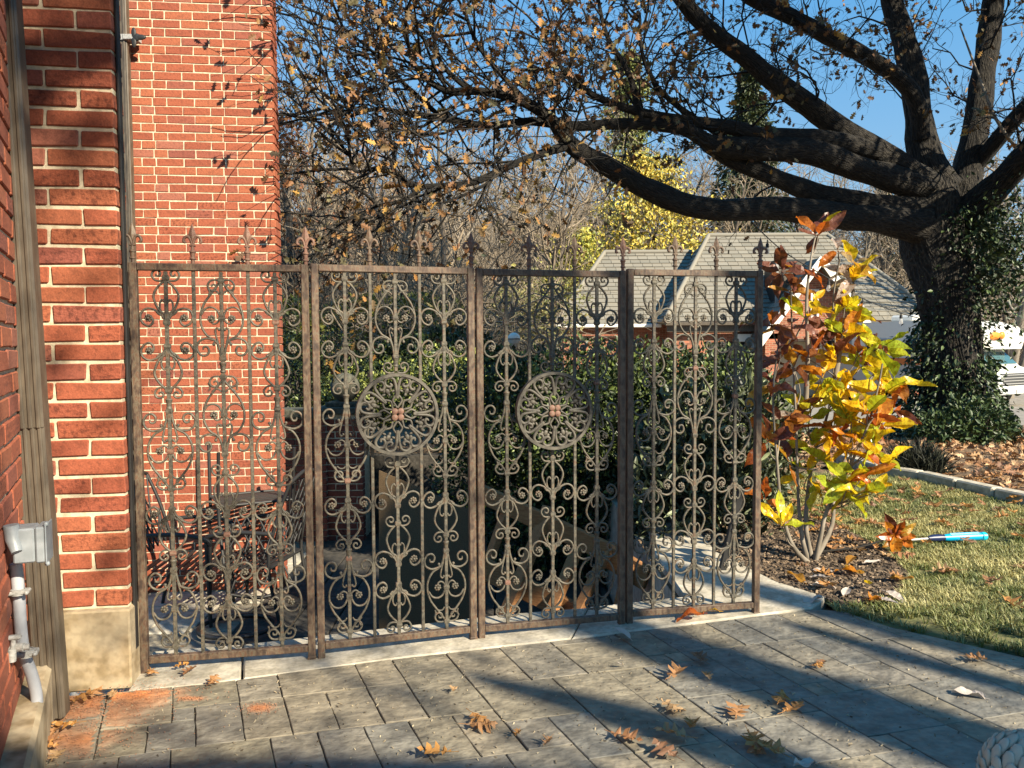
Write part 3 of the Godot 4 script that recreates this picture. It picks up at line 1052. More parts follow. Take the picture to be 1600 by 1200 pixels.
	for s in [-1, 1]:
		var pet = []
		for q in [[0.026, 3], [0.042, 15], [0.056, 18], [0.068, 9], [0.078, 0.5]]:
			var a = PI / 2 - deg_to_rad(q[1] * s)
			pet.append(Vector2(cos(a), sin(a)) * q[0])
		mb.strap(smooth2(pet, 3), 0.0076, 0.012, 0.003)
	G.inner_petal = mb.mesh()
	mb = MB.new()
	for q in [[0.0, 0.096, 0.013], [-0.013, 0.103, 0.0095], [0.013, 0.103, 0.0095], [0.0, 0.081, 0.008]]:
		mb.ball(Vector3(q[0], q[1], 0.003), Vector3(q[2] * 0.75, q[2], 0.005), 4, 6)
	mb.ball(Vector3(-0.02, 0.089, 0.003), Vector3(0.010, 0.005, 0.005), 4, 6)
	mb.ball(Vector3(0.02, 0.089, 0.003), Vector3(0.010, 0.005, 0.005), 4, 6)
	G.trefoil = mb.mesh()
	mb = MB.new()
	for k in 4:
		var a = TAU * (k + 0.5) / 4
		mb.ball(Vector3(cos(a) * 0.0165, sin(a) * 0.0165, 0.012), Vector3(0.0135, 0.0135, 0.006), 5, 9)
	mb.lathe([Vector2(0.0, 0.02), Vector2(0.006, 0.0185), Vector2(0.0078, 0.014), Vector2(0.003, 0.013)], 8)
	G.flower = mb.mesh()

var wob := rnd(55)
var MIRROR := Basis(Vector3.UP, PI)
var FLIP := Basis(Vector3.RIGHT, PI)

func pair(called: String, mesh: Mesh, owner_: Node, y: float, flip: bool, m: Material, skip_side := 0) -> void:
	var b = FLIP if flip else Basis()
	b = b * Basis(Vector3(0, 0, 1), wob.randf_range(-0.022, 0.022)) * Basis(Vector3(0, 1, 0), wob.randf_range(-0.05, 0.05)) * Basis.from_scale(Vector3.ONE * wob.randf_range(0.97, 1.02))
	if called == "volute" and skip_side == 0 and wob.randf() < 0.05:
		skip_side = 1 if wob.randf() < 0.5 else -1
	if skip_side != 1:
		part(called, mesh, m, owner_, Transform3D(b, Vector3(0, y, 0)))
	if skip_side != -1:
		part(called, mesh, m, owner_, Transform3D(MIRROR * b, Vector3(0, y, 0)))

func collar(owner_: Node, y: float, rng: RandomNumberGenerator) -> void:
	part("collar", G.collar, M.rust_iron if rng.randf() < 0.1 else M.scroll_iron, owner_, Transform3D(Basis(), Vector3(0, y, 0)))

func rosettes(owner_: Node, y: float, x: float, dy: float, m: Material) -> void:
	for s in [-1, 1]:
		part("rosette", G.rosette, m, owner_, Transform3D(Basis(Vector3(0, 0, 1), s * 0.5), Vector3(s * x, y + dy, 0.002)))

# leaf unit whose lower collar is at y (up) or upper collar at y (hanging)
func leaf_unit(o: Node, y: float, hang: bool, m: Material, rng: RandomNumberGenerator) -> void:
	var s = -1.0 if hang else 1.0
	pair("leaf_loop", G.leaf_loop, o, y, hang, m)
	pair("side_scroll", G.side_scroll, o, y, hang, m)
	pair("hook", G.hook, o, y, hang, m)
	pair("bud", G.bud, o, y, hang, m)
	rosettes(o, y, 0.061, s * 0.0165, m)
	pair("flared_leaf", G.flare, o, y - s * 0.003, not hang, m, 0)
	pair("volute", G.volute, o, y + s * 0.1565, hang, m)
	collar(o, y, rng)
	collar(o, y + s * 0.161, rng)

# ring unit whose upper collar is at y (hanging) or lower collar at y (standing)
func ring_unit(o: Node, y: float, stand: bool, m: Material, rng: RandomNumberGenerator, k := 1.0) -> void:
	var s = 1.0 if stand else -1.0
	pair("ring_loop", G.ring_loop, o, y, stand, m)
	pair("side_scroll", G.ring_scroll, o, y, stand, m)
	pair("hook", G.ring_hook, o, y, stand, m)
	pair("bud", G.ring_bud, o, y, stand, m)
	pair("rosette_arc", G.ring_arc, o, y, stand, m)
	pair("rosette_stalk", G.ring_stalk, o, y, stand, m)
	pair("thorn", G.ring_thorn, o, y, stand, m)
	pair("spur", G.ring_spur, o, y, stand, m)
	rosettes(o, y, 0.0355, s * 0.1455, m)
	pair("volute", G.volute, o, y + s * 0.281, stand, m)
	collar(o, y, rng)
	collar(o, y + s * 0.1475, rng)
	collar(o, y + s * 0.285, rng)

func spindle(gate: Node3D, x: float, lo: float, hi: float, m: Material) -> MeshInstance3D:
	var mb = MB.new()
	mb.box(Vector3(0, (lo + hi) * 0.5, 0), Vector3(0.0125, hi - lo, 0.0125), Basis(), 0.0015)
	return part("scrolled_spindle", mb.mesh(), m, gate, Transform3D(Basis(), Vector3(x, 0, 0)))

func sleeve(o: Node, y: float, m: Material) -> void:
	part("sleeve", G.sleeve, m, o, Transform3D(Basis(), Vector3(0, y, 0)))

func finial(gate: Node3D, x: float, y: float, m: Material) -> void:
	var st = part("finial", G.finial_stem, m, gate, Transform3D(Basis().scaled(Vector3(0.88, 0.94, 0.88)), Vector3(x, y, 0)))
	part("spear", G.spear, m, st)
	part("petal", G.petal, m, st)
	part("petal", G.petal, m, st, Transform3D(MIRROR, Vector3.ZERO))
	part("band", G.band, m, st)

func side_spindle(gate: Node3D, x: float, m: Material, rng: RandomNumberGenerator) -> void:
	var o = spindle(gate, x, 0.045, 1.458, m)
	leaf_unit(o, 1.273, false, m, rng)
	leaf_unit(o, 1.188, true, m, rng)
	sleeve(o, 0.957, m)
	ring_unit(o, 0.952, false, m, rng)
	leaf_unit(o, 0.590, true, m, rng)
	sleeve(o, 0.364, m)
	ring_unit(o, 0.366, false, m, rng)

func low_centre(o: Node, m: Material, rng: RandomNumberGenerator) -> void:
	leaf_unit(o, 0.559, false, m, rng)
	leaf_unit(o, 0.328, false, m, rng)
	leaf_unit(o, 0.247, true, m, rng)

func medallion(gate: Node3D, x: float, y: float) -> void:
	var r = part("medallion", G.ring, M.shaded_medal_iron, gate, Transform3D(Basis(), Vector3(x, y, 0.026)))
	for k in 8:
		var b = Basis(Vector3(0, 0, 1), TAU * k / 8)
		part("lobe_scroll", G.lobe, M.shaded_medal_iron, r, Transform3D(b, Vector3.ZERO))
		part("lobe_scroll", G.lobe, M.shaded_medal_iron, r, Transform3D(b * MIRROR, Vector3(0, 0, 0.008)))
		part("inner_petal", G.inner_petal, M.shaded_medal_iron, r, Transform3D(b, Vector3.ZERO))
		part("trefoil", G.trefoil, M.shaded_medal_iron, r, Transform3D(Basis(Vector3(0, 0, 1), TAU * (k + 0.5) / 8), Vector3.ZERO))
	part("flower", G.flower, M.rust_iron, r)

func gate_panel(label: String, a: Vector3, b: Vector3, round_one: bool, seed_: int) -> void:
	var flatd = Vector3(b.x - a.x, 0, b.z - a.z)
	var w = flatd.length() - 0.008
	var gate = thing("gate_panel", label, "gate", Vector3(a.x, a.y, a.z), atan2(-flatd.z, flatd.x), "rusty wrought iron gate panels")
	var rng = rnd(seed_)
	var pw = 0.027
	var top = 1.487
	for s in [0, 1]:
		var mb = MB.new()
		var px: float = pw * 0.5 if s == 0 else w - pw * 0.5
		mb.box(Vector3(px, top * 0.5 - 0.012, 0), Vector3(pw, top + 0.026, pw), Basis(), 0.0025)
		if s == 1:
			mb.box(Vector3(px, -0.004, 0), Vector3(pw + 0.004, 0.02, pw + 0.004), Basis(), 0.002)
		part("post", mb.mesh(), M.rail_iron, gate)
	for y in [0.036, top - 0.014]:
		var mb = MB.new()
		mb.box(Vector3(w * 0.5, y, 0), Vector3(w - pw * 2 - 0.001, 0.026, 0.025), Basis(), 0.0025)
		part("rail", mb.mesh(), M.rail_iron, gate)
	var inner = w - pw * 2
	var xs = []
	for k in 7:
		xs.append(pw + inner * k / 6.0)
	for k in [2, 4]:
		var mb = MB.new()
		mb.box(Vector3(0, 0.76, 0), Vector3(0.0118, 1.43, 0.0118), Basis(), 0.0015)
		part("upright_bar", mb.mesh(), M.scroll_iron, gate, Transform3D(Basis(), Vector3(xs[k], 0, 0)))
	side_spindle(gate, xs[1], M.scroll_iron, rng)
	side_spindle(gate, xs[5], M.scroll_iron, rng)
	var m: Material = M.scroll_iron
	if round_one:
		var o = spindle(gate, xs[3], 1.082, 1.458, m)
		ring_unit(o, 1.141, true, m, rng)
		sleeve(o, 1.098, m)
		pair("volute", G.volute, o, 1.082, false, m)
		medallion(gate, xs[3], 0.918)
		var o2 = spindle(gate, xs[3], 0.045, 0.755, m)
		low_centre(o2, m, rng)
	else:
		var o = spindle(gate, xs[3], 0.045, 1.458, m)
		ring_unit(o, 1.141, true, m, rng)
		sleeve(o, 1.088, m)
		ring_unit(o, 0.788, true, m, rng)
		low_centre(o, m, rng)
	finial(gate, xs[2], top - 0.001, M.rust_iron if rng.randf() < 0.6 else M.rail_iron)
	finial(gate, xs[4], top - 0.001, M.rust_iron if rng.randf() < 0.6 else M.rail_iron)
	finial(gate, w - pw * 0.5 + 0.004, top - 0.001, M.rust_iron)
	if seed_ == 1:
		finial(gate, pw * 0.5, top - 0.001, M.rail_iron)

func build_gate() -> void:
	make_ornaments()
	var p = [Vector3(-1.369, 0.002, -2.772), Vector3(-0.748, 0.006, -2.885), Vector3(-0.142, 0.003, -3.064), Vector3(0.478, 0.012, -3.205), Vector3(1.082, 0.025, -3.316)]
	gate_panel("rusty scrolled iron gate panel next to the brick pier, without a medallion", p[0], p[1], false, 1)
	gate_panel("rusty scrolled iron gate leaf with round medallion, nearer the brick pier", p[1], p[2], true, 2)
	gate_panel("rusty scrolled iron gate leaf with round medallion, farther from the brick pier", p[2], p[3], true, 3)
	gate_panel("grey brown scrolled iron gate panel beside the magnolia, without a medallion", p[3], p[4], false, 4)

# ---------------------------------------------------------------- house across the drive
func brick_print() -> StandardMaterial3D:
	var im = Image.create(256, 256, false, Image.FORMAT_RGB8)
	im.fill(Color(0.60, 0.52, 0.42))
	var rng = rnd(9)
	for r in 16:
		for k in 6:
			var x = int(k * 42.67 + (21 if r % 2 else 0)) % 256
			var t = rng.randf_range(0.8, 1.15)
			var col = Color(0.58 * t, 0.34 * t, 0.26 * t)
			im.fill_rect(Rect2i(x, r * 16 + 2, mini(39, 256 - x), 13), col)
			if x + 39 > 256:
				im.fill_rect(Rect2i(0, r * 16 + 2, x + 39 - 256, 13), col)
	var m = StandardMaterial3D.new()
	m.albedo_texture = ImageTexture.create_from_image(im)
	m.uv1_triplanar = true
	m.uv1_world_triplanar = true
	m.uv1_scale = Vector3(0.78, 0.93, 0.78)
	m.roughness = 0.9
	return m

func roof_plane(o: Node, a: Vector3, b: Vector3, c: Vector3, d: Vector3, seed_: int) -> void:
	# a, b eave left and right; c, d top right and left
	var rng = rnd(seed_)
	var nrm = (b - a).cross(d - a).normalized()
	if nrm.y < 0:
		nrm = -nrm
	var deck = MB.new()
	deck.quad(a, b, c, d, nrm)
	deck.quad(a - nrm * 0.08, b - nrm * 0.08, c - nrm * 0.08, d - nrm * 0.08, -nrm)
	deck.quad(a, b, b - nrm * 0.08, a - nrm * 0.08, Vector3(0, 0, 1))
	part("deck", deck.mesh(), M.slate[2], o)
	var slope = ((d + c) * 0.5 - (a + b) * 0.5).length()
	var rows = maxi(2, int(slope / 0.23))
	var mbs = [MB.new(), MB.new(), MB.new(), MB.new()]
	var along = (b - a).normalized()
	var upd = nrm.cross(along).normalized()
	if upd.y < 0:
		upd = -upd
	for r in rows:
		var f0 = float(r) / rows
		var f1 = float(r + 1) / rows
		var l0 = a.lerp(d, f0)
		var r0 = b.lerp(c, f0)
		var l1 = a.lerp(d, f1)
		var r1 = b.lerp(c, f1)
		var wid = l0.distance_to(r0)
		var step = 0.37
		var x = -step * (0.5 if r % 2 else 0.0)
		while x < wid:
			var x0 = maxf(x + 0.008, 0.0)
			var x1 = minf(x + step - 0.008, wid)
			if x1 - x0 > 0.05:
				var p0 = l0 + along * x0
				var p1 = l0 + along * x1
				var w1 = l1.distance_to(r1)
				var off = (l1 - l0).dot(along)
				var q0 = l1 + along * clampf(x0 - off, 0.0, w1)
				var q1 = l1 + along * clampf(x1 - off, 0.0, w1)
				var mb: MB = mbs[rng.randi() % 4]
				var lift = nrm * rng.randf_range(0.03, 0.045)
				mb.quad(p0 + lift, p1 + lift, q1 + nrm * 0.008, q0 + nrm * 0.008, nrm)
				mb.quad(p0 + lift, p1 + lift, p1, p0, -upd)
				mb.quad(p1 + lift, q1 + nrm * 0.008, q1, p1, along)
				mb.quad(p0 + lift, q0 + nrm * 0.008, q0, p0, -along)
			x += step
	for k in 4:
		if mbs[k].v.size():
			tag(part("roof_tiles", mbs[k].mesh(), M.slate[k], o), "", "", "", "stuff")

func ridge_cap(o: Node, a: Vector3, b: Vector3) -> void:
	var mb = MB.new()
	mb.tube(PackedVector3Array([a, b]), PackedFloat32Array([0.085, 0.085]), 8)
	part("ridge_cap", mb.mesh(), M.slate[1], o)

func plank(o: Node, called: String, a: Vector3, b: Vector3, h: float, t: float, m: Material, bev := 0.004) -> MeshInstance3D:
	var mb = MB.new()
	var d = (b - a)
	var x = d.normalized()
	var z = x.cross(Vector3.UP).normalized()
	if z.length() < 0.1:
		z = Vector3(0, 0, 1)
	var y = z.cross(x)
	mb.box((a + b) * 0.5, Vector3(d.length(), h, t), Basis(x, y, z), bev)
	return part(called, mb.mesh(), m, o)

func build_garage() -> void:
	var h = thing("tile_roofed_house", "low brick house with pale tiled hip roofs and a steep white edged gable", "house")
	var bp = brick_print()
	M.brick_print = bp
	var ey = 1.92
	var z0 = -26.0
	# main hip roof
	var e0 = Vector3(5.15, ey, z0)
	var e1 = Vector3(14.6, ey, z0)
	var t0 = Vector3(7.53, 5.28, -29.6)
	var t1 = Vector3(12.05, 5.28, -29.6)
	var b0 = Vector3(5.15, ey, -33.2)
	var b1 = Vector3(14.6, ey, -33.2)
	var roof = Node3D.new()
	roof.name = "roof"
	h.add_child(roof, true)
	roof_plane(roof, e0, e1, t1, t0, 1)
	roof_plane(roof, b0, e0, t0, t0, 2)
	roof_plane(roof, e1, b1, t1, t1, 3)
	roof_plane(roof, b1, b0, t0, t1, 4)
	for s in [[e0, t0], [e1, t1], [t0, t1]]:
		ridge_cap(roof, s[0] + Vector3.UP * 0.03, s[1] + Vector3.UP * 0.03)
	# lower wing on its left
	var w0 = Vector3(1.55, ey - 0.02, -27.4)
	var w1 = Vector3(6.2, ey - 0.02, -27.4)
	var v0 = Vector3(3.62, 4.72, -30.1)
	var v1 = Vector3(7.0, 4.72, -30.1)
	var x0 = Vector3(1.55, ey - 0.02, -32.8)
	var x1 = Vector3(6.2, ey - 0.02, -32.8)
	var wing = Node3D.new()
	wing.name = "wing_roof"
	h.add_child(wing, true)
	roof_plane(wing, w0, w1, v1, v0, 5)
	roof_plane(wing, x0, w0, v0, v0, 6)
	roof_plane(wing, x1, x0, v0, v1, 7)
	ridge_cap(wing, v0 + Vector3.UP * 0.03, v1 + Vector3.UP * 0.03)
	ridge_cap(wing, w0 + Vector3.UP * 0.03, v0 + Vector3.UP * 0.03)
	# walls under the eaves
	var wl = MB.new()
	wl.box(Vector3(9.9, 0.55, -29.6), Vector3(8.7, 2.6, 6.4))
	part("wall", wl.mesh(), bp, h)
	var w2 = MB.new()
	w2.box(Vector3(3.7, 0.5, -30.1), Vector3(3.7, 2.7, 4.6))
	part("wing_wall", w2.mesh(), bp, h)
	plank(h, "gutter", e0 + Vector3(0, -0.07, 0.09), e1 + Vector3(0, -0.07, 0.09), 0.13, 0.12, M.bronze, 0.02)
	plank(h, "gutter", w0 + Vector3(0, -0.07, 0.09), w1 + Vector3(-0.9, -0.07, 0.09), 0.13, 0.12, M.white, 0.02)
	plank(h, "fascia", e0 + Vector3(0.1, -0.24, -0.1), e1 + Vector3(-0.1, -0.24, -0.1), 0.2, 0.05, M.bronze)
	# white beam and openings on the front
	plank(h, "beam", Vector3(7.6, 1.37, z0 - 0.30), Vector3(13.9, 1.37, z0 - 0.30), 0.26, 0.16, M.white)
	for k in 3:
		var dx = 6.75 + k * 2.35
		var dm = MB.new()
		dm.box(Vector3(dx + 1.0, 0.30, z0 - 0.36), Vector3(2.0, 1.84, 0.06))
		var door = part("garage_door", dm.mesh(), flatmat(Color(0.62, 0.54, 0.36), 0.7) if k == 1 else M.black_iron, h)
		for r in 4:
			var pm = MB.new()
			pm.box(Vector3(dx + 1.0, -0.38 + r * 0.45, z0 - 0.325), Vector3(1.9, 0.40, 0.02), Basis(), 0.01)
			part("door_panel", pm.mesh(), flatmat(Color(0.64, 0.57, 0.40), 0.7) if k == 1 else M.black_iron, door)
	# gable over the middle
	var gz = -25.2
	var ga = Vector3(9.93, 3.92, gz)
	var gl = Vector3(8.22, 1.52, gz)
	var gr = Vector3(11.64, 1.52, gz)
	var gable = MB.new()
	gable.flat(ga, gl, gr, Vector3(0, 0, 1))
	gable.quad(gl + Vector3(0.15, 0, 0), gr - Vector3(0.15, 0, 0), gr - Vector3(0.15, 0.2, 0), gl + Vector3(0.15, -0.2, 0), Vector3(0, 0, 1))
	gable.quad(gl + Vector3(0.15, 0, 0), gl + Vector3(0.15, 0, -1.2), gl + Vector3(0.15, -0.2, -1.2), gl + Vector3(0.15, -0.2, 0), Vector3(-1, 0, 0))
	part("gable_wall", gable.mesh(), bp, h)
	for s in [gl, gr]:
		var cm = MB.new()
		cm.box(Vector3(s.x + (0.3 if s.x < 9.9 else -0.3), 0.4, gz - 0.25), Vector3(0.45, 2.2, 0.5))
		part("porch_pillar", cm.mesh(), bp, h)
	var back = Vector3(0, 0, -3.4)
	var fw = Vector3(0, 0, 0.42)
	roof_plane(roof, gl + fw + Vector3(-0.35, -0.5, 0), gl + back + Vector3(-0.35, -0.5, 0), ga + back, ga + fw, 8)
	roof_plane(roof, gr + back + Vector3(0.35, -0.5, 0), gr + fw + Vector3(0.35, -0.5, 0), ga + fw, ga + back, 9)
	plank(h, "rake_board", ga + fw + Vector3(0.03, -0.03, 0.03), gl + fw + Vector3(-0.35, -0.5, 0.03), 0.22, 0.05, M.white)
	plank(h, "rake_board", ga + fw + Vector3(-0.03, -0.03, 0.03), gr + fw + Vector3(0.35, -0.5, 0.03), 0.22, 0.05, M.white)
	plank(h, "eave_return", gr + fw + Vector3(-0.3, -0.42, -0.1), gr + fw + Vector3(1.5, -0.42, -0.1), 0.14, 0.3, M.white)
	var wn = MB.new()
	wn.box(Vector3(9.88, 2.35, gz + 0.02), Vector3(0.26, 1.15, 0.05))
	var win = part("window", wn.mesh(), M.white, h)
	var pn = MB.new()
	pn.box(Vector3(9.88, 2.35, gz + 0.04), Vector3(0.13, 1.0, 0.03))
	part("pane", pn.mesh(), M.glass, win)
	# dark clad upright bay left of the gable
	var bay = MB.new()
	bay.box(Vector3(9.45, 3.05, -26.75), Vector3(1.0, 1.9, 1.3))
	var bm = part("dormer", bay.mesh(), M.black_iron, h)
	for k in 8:
		plank(bm, "clapboard", Vector3(9.0, 2.2 + k * 0.23, -26.08), Vector3(9.9, 2.2 + k * 0.23, -26.08), 0.2, 0.04, M.bronze)
	plank(bm, "corner_board", Vector3(8.94, 2.1, -26.06), Vector3(8.94, 3.95, -26.06), 0.09, 0.07, M.zinc)

# ---------------------------------------------------------------- pipes and boxes on the near walls
func build_wall_fittings() -> void:
	# ribbed downspout in front
	var ds = thing("ribbed_downspout", "large ribbed bronze downspout in the corner left of the brick pier", "downspout")
	for seg in [[Vector3(-1.484, 0.0, -2.42), Vector3(-1.528, 0.955, -2.435), 1.0], [Vector3(-1.5295, 0.93, -2.432), Vector3(-1.592, 2.6, -2.455), 1.08]]:
		var a: Vector3 = seg[0]
		var b: Vector3 = seg[1]
		var mb = MB.new()
		var y = (b - a).normalized()
		var x = Vector3(0.97, 0, -0.243)
		x = (x - y * x.dot(y)).normalized()
		var z = x.cross(y)
		var bs = Basis(x, y, z)
		var w: float = 0.088 * seg[2]
		mb.box((a + b) * 0.5, Vector3(w, a.distance_to(b), 0.062 * seg[2]), bs, 0.006)
		var p = part("pipe", mb.mesh(), M.bronze, ds)
		for k in 4:
			var rb = MB.new()
			rb.box((a + b) * 0.5 + x * (w * (k - 1.5) * 0.235) + z * 0.032 * seg[2], Vector3(w * 0.13, a.distance_to(b) - 0.004, 0.009), bs, 0.003)
			part("rib", rb.mesh(), M.bronze, p)
	# electrical box, conduit, clamps
	var eb = thing("outdoor_socket_box", "grey outdoor electrical box with hinged cover on the left wall", "electrical box")
	var ex = Vector3(0.93, 0, -0.36).normalized()
	var ez = Vector3(0.36, 0, 0.93).normalized()
	var ebs = Basis(ex, Vector3.UP, ez)
	var c = Vector3(-1.293, 0.666, -2.036)
	var mb = MB.new()
	mb.box(c + ex * -0.008, Vector3(0.050, 0.092, 0.075), ebs, 0.004)
	part("box", mb.mesh(), M.grey_plastic, eb)
	mb = MB.new()
	mb.box(c + ex * 0.030, Vector3(0.022, 0.096, 0.082), ebs, 0.004)
	part("cover", mb.mesh(), M.grey_plastic, eb)
	mb = MB.new()
	mb.box(c + ex * 0.0435, Vector3(0.004, 0.106, 0.088), ebs, 0.002)
	mb.ball(c + ex * 0.044 + Vector3.UP * 0.053 + ez * 0.03, Vector3(0.007, 0.007, 0.007), 5, 8)
	mb.ball(c + ex * 0.044 - Vector3.UP * 0.053 + ez * 0.03, Vector3(0.007, 0.007, 0.007), 5, 8)
	part("gasket_plate", mb.mesh(), M.grey_plastic, eb)
	mb = MB.new()
	mb.tube(PackedVector3Array([c + ex * -0.036 + Vector3.UP * 0.058 + ez * 0.03, c + ex * -0.033 + Vector3.UP * 0.02 + ez * 0.03, c + ex * -0.022 - Vector3.UP * 0.012 + ez * 0.045]), PackedFloat32Array([0.019, 0.018, 0.013]), 12)
	part("plug_fitting", mb.mesh(), M.grey_plastic, eb)
	var cd = thing("white_conduit", "pale grey plastic conduit bending down to the paving at the left wall", "conduit")
	var path = smooth3([Vector3(-1.357, 0.600, -2.072), Vector3(-1.356, 0.510, -2.078), Vector3(-1.363, 0.406, -2.092), Vector3(-1.367, 0.333, -2.109), Vector3(-1.365, 0.261, -2.135), Vector3(-1.365, 0.197, -2.152), Vector3(-1.369, 0.147, -2.159), Vector3(-1.397, 0.054, -2.204)], 4)
	mb = MB.new()
	mb.tube(path, lerp_list([0.0155, 0.0155], path.size()), 14)
	part("pipe", mb.mesh(), M.conduit, cd)
	for q in [[Vector3(-1.347, 0.524, -2.063), 0.024, 0.010], [Vector3(-1.344, 0.346, -2.084), 0.022, 0.014]]:
		var cl = MB.new()
		cl.box(q[0], Vector3(0.055, q[2], 0.036), ebs, 0.003)
		cl.lathe([Vector2(0.016, -q[2] * 0.7), Vector2(0.019, -q[2] * 0.7), Vector2(0.019, q[2] * 0.7), Vector2(0.016, q[2] * 0.7)], 14, q[0])
		var clamp_ = part("clamp", cl.mesh(), M.zinc, cd)
		var sc = MB.new()
		sc.ball(q[0] + ex * 0.022 + ez * 0.02, Vector3(0.006, 0.006, 0.005), 4, 8)
		part("screw", sc.mesh(), M.zinc, clamp_)
	# hose tap
	var tap = thing("garden_tap", "small dull metal garden tap with a wing handle on the left wall", "tap")
	mb = MB.new()
	var tc = Vector3(-1.329, 0.388, -2.011)
	mb.tube(PackedVector3Array([tc - ex * 0.03 - ez * 0.02, tc + ex * 0.022]), PackedFloat32Array([0.013, 0.011]), 10)
	mb.tube(PackedVector3Array([tc + ex * 0.02, tc + ex * 0.034]), PackedFloat32Array([0.008, 0.008]), 10)
	part("valve_body", mb.mesh(), M.zinc, tap)
	mb = MB.new()
	mb.tube(PackedVector3Array([tc - ex * 0.004, tc - ex * 0.002 + Vector3.UP * 0.024]), PackedFloat32Array([0.007, 0.006]), 8)
	mb.box(tc + Vector3.UP * 0.030, Vector3(0.034, 0.012, 0.018), ebs, 0.004)
	part("handle", mb.mesh(), M.zinc, tap)
	mb = MB.new()
	mb.tube(PackedVector3Array([tc - ex * 0.006, tc - ex * 0.006 - Vector3.UP * 0.035]), PackedFloat32Array([0.011, 0.009]), 10)
	part("spout", mb.mesh(), M.zinc, tap)
	# far downspout with its ornate strap
	var fd = thing("brown_downspout", "slim brown downspout held to the tall house wall by an ornate strap", "downspout")
	mb = MB.new()
	mb.box(Vector3(-2.965, 1.9, -6.03), Vector3(0.073, 5.6, 0.06), Basis(), 0.006)
	part("pipe", mb.mesh(), M.bronze, fd)
	for k in 2:
		mb = MB.new()
		mb.box(Vector3(-2.965 + (k - 0.5) * 0.03, 1.9, -5.999), Vector3(0.014, 5.6, 0.008), Basis(), 0.002)
		part("rib", mb.mesh(), M.bronze, fd)
	mb = MB.new()
	mb.box(Vector3(-3.00, 3.545, -5.993), Vector3(0.14, 0.045, 0.012), Basis(), 0.003)
	mb.box(Vector3(-2.90, 3.545, -6.03), Vector3(0.1, 0.04, 0.1), Basis(), 0.004)
	var strap = part("strap", mb.mesh(), M.zinc, fd)
	mb = MB.new()
	for q in [[0, 0.03, 0.02, 0.045], [0.045, 0.0, 0.05, 0.022], [0.0, -0.035, 0.02, 0.045], [0.02, 0.0, 0.03, 0.03]]:
		mb.ball(Vector3(-2.865 + q[0], 3.54 + q[1], -5.985), Vector3(q[2], q[3], 0.01), 6, 9)
	part("leaf_ornament", mb.mesh(), M.black_iron, strap)

# ---------------------------------------------------------------- trees
# a branch that splits into finer ones; tips collects [place, direction]
func grow(mb: MB, tips: Array, rng: RandomNumberGenerator, p: Vector3, dir: Vector3, len_: float, r: float, level: int, o: Dictionary) -> void:
	if o.has("clear") and p.x < 0.298 * p.z:
		return
	var segs: int = o.get("segs", 4)
	var pts = PackedVector3Array([p])
	var d = dir.normalized()
	var wig: float = o.get("wiggle", 0.22)
	var up: float = o.get("up", 0.05)
	for i in segs:
		d = (d + Vector3(rng.randfn(), rng.randfn(), rng.randfn()) * wig + Vector3.UP * up).normalized()
		pts.append(pts[i] + d * len_ / segs)
	mb.tube(pts, lerp_list([r, r * 0.55 if level > 0 else r * 0.4], pts.size()), 3 if level < 2 else 5, false)
	if level == 0:
		tips.append([pts[segs], d])
		tips.append([pts[segs - 1], d])
		return
	var n: int = o.get("n", 5)
	for k in n:
		var f = rng.randf_range(0.25, 1.0) if k > 0 else 1.0
		var at = f * segs
		var i = mini(int(at), segs - 1)
		var q = pts[i].lerp(pts[i + 1], at - i)
		var t = (pts[i + 1] - pts[i]).normalized()
		var side = t.cross(Vector3(rng.randfn(), rng.randfn(), rng.randfn())).normalized()
		var nd = (t * rng.randf_range(0.35, 0.9) + side * rng.randf_range(0.5, 1.0) * (0.5 if k == 0 else 1.0)).normalized()
		grow(mb, tips, rng, q, nd, len_ * rng.randf_range(0.42, 0.68), r * rng.randf_range(0.38, 0.55), level - 1, o)

func limb(mb: MB, pts: Array, radii: Array, sides := 10, nz: FastNoiseLite = null) -> PackedVector3Array:
	var c = smooth3(pts, 4)
	mb.tube(c, lerp_list(radii, c.size()), sides, true, nz, 0.22)
	return c

# twigs along a limb
func sprout(mb: MB, tips: Array, rng: RandomNumberGenerator, c: PackedVector3Array, f0: float, f1: float, count: int, lo: float, hi: float, r: float, level: int, o: Dictionary, bias := Vector3.ZERO) -> void:
	for k in count:
		var f = lerpf(f0, f1, (k + rng.randf()) / count) * (c.size() - 1)
		var i = mini(int(f), c.size() - 2)
		var t = (c[i + 1] - c[i]).normalized()
		var side = t.cross(Vector3(rng.randfn(), rng.randfn(), rng.randfn())).normalized()
		grow(mb, tips, rng, c[i].lerp(c[i + 1], f - i), t * 0.5 + side + bias, rng.randf_range(lo, hi), r * rng.randf_range(0.6, 1.2), level, o)

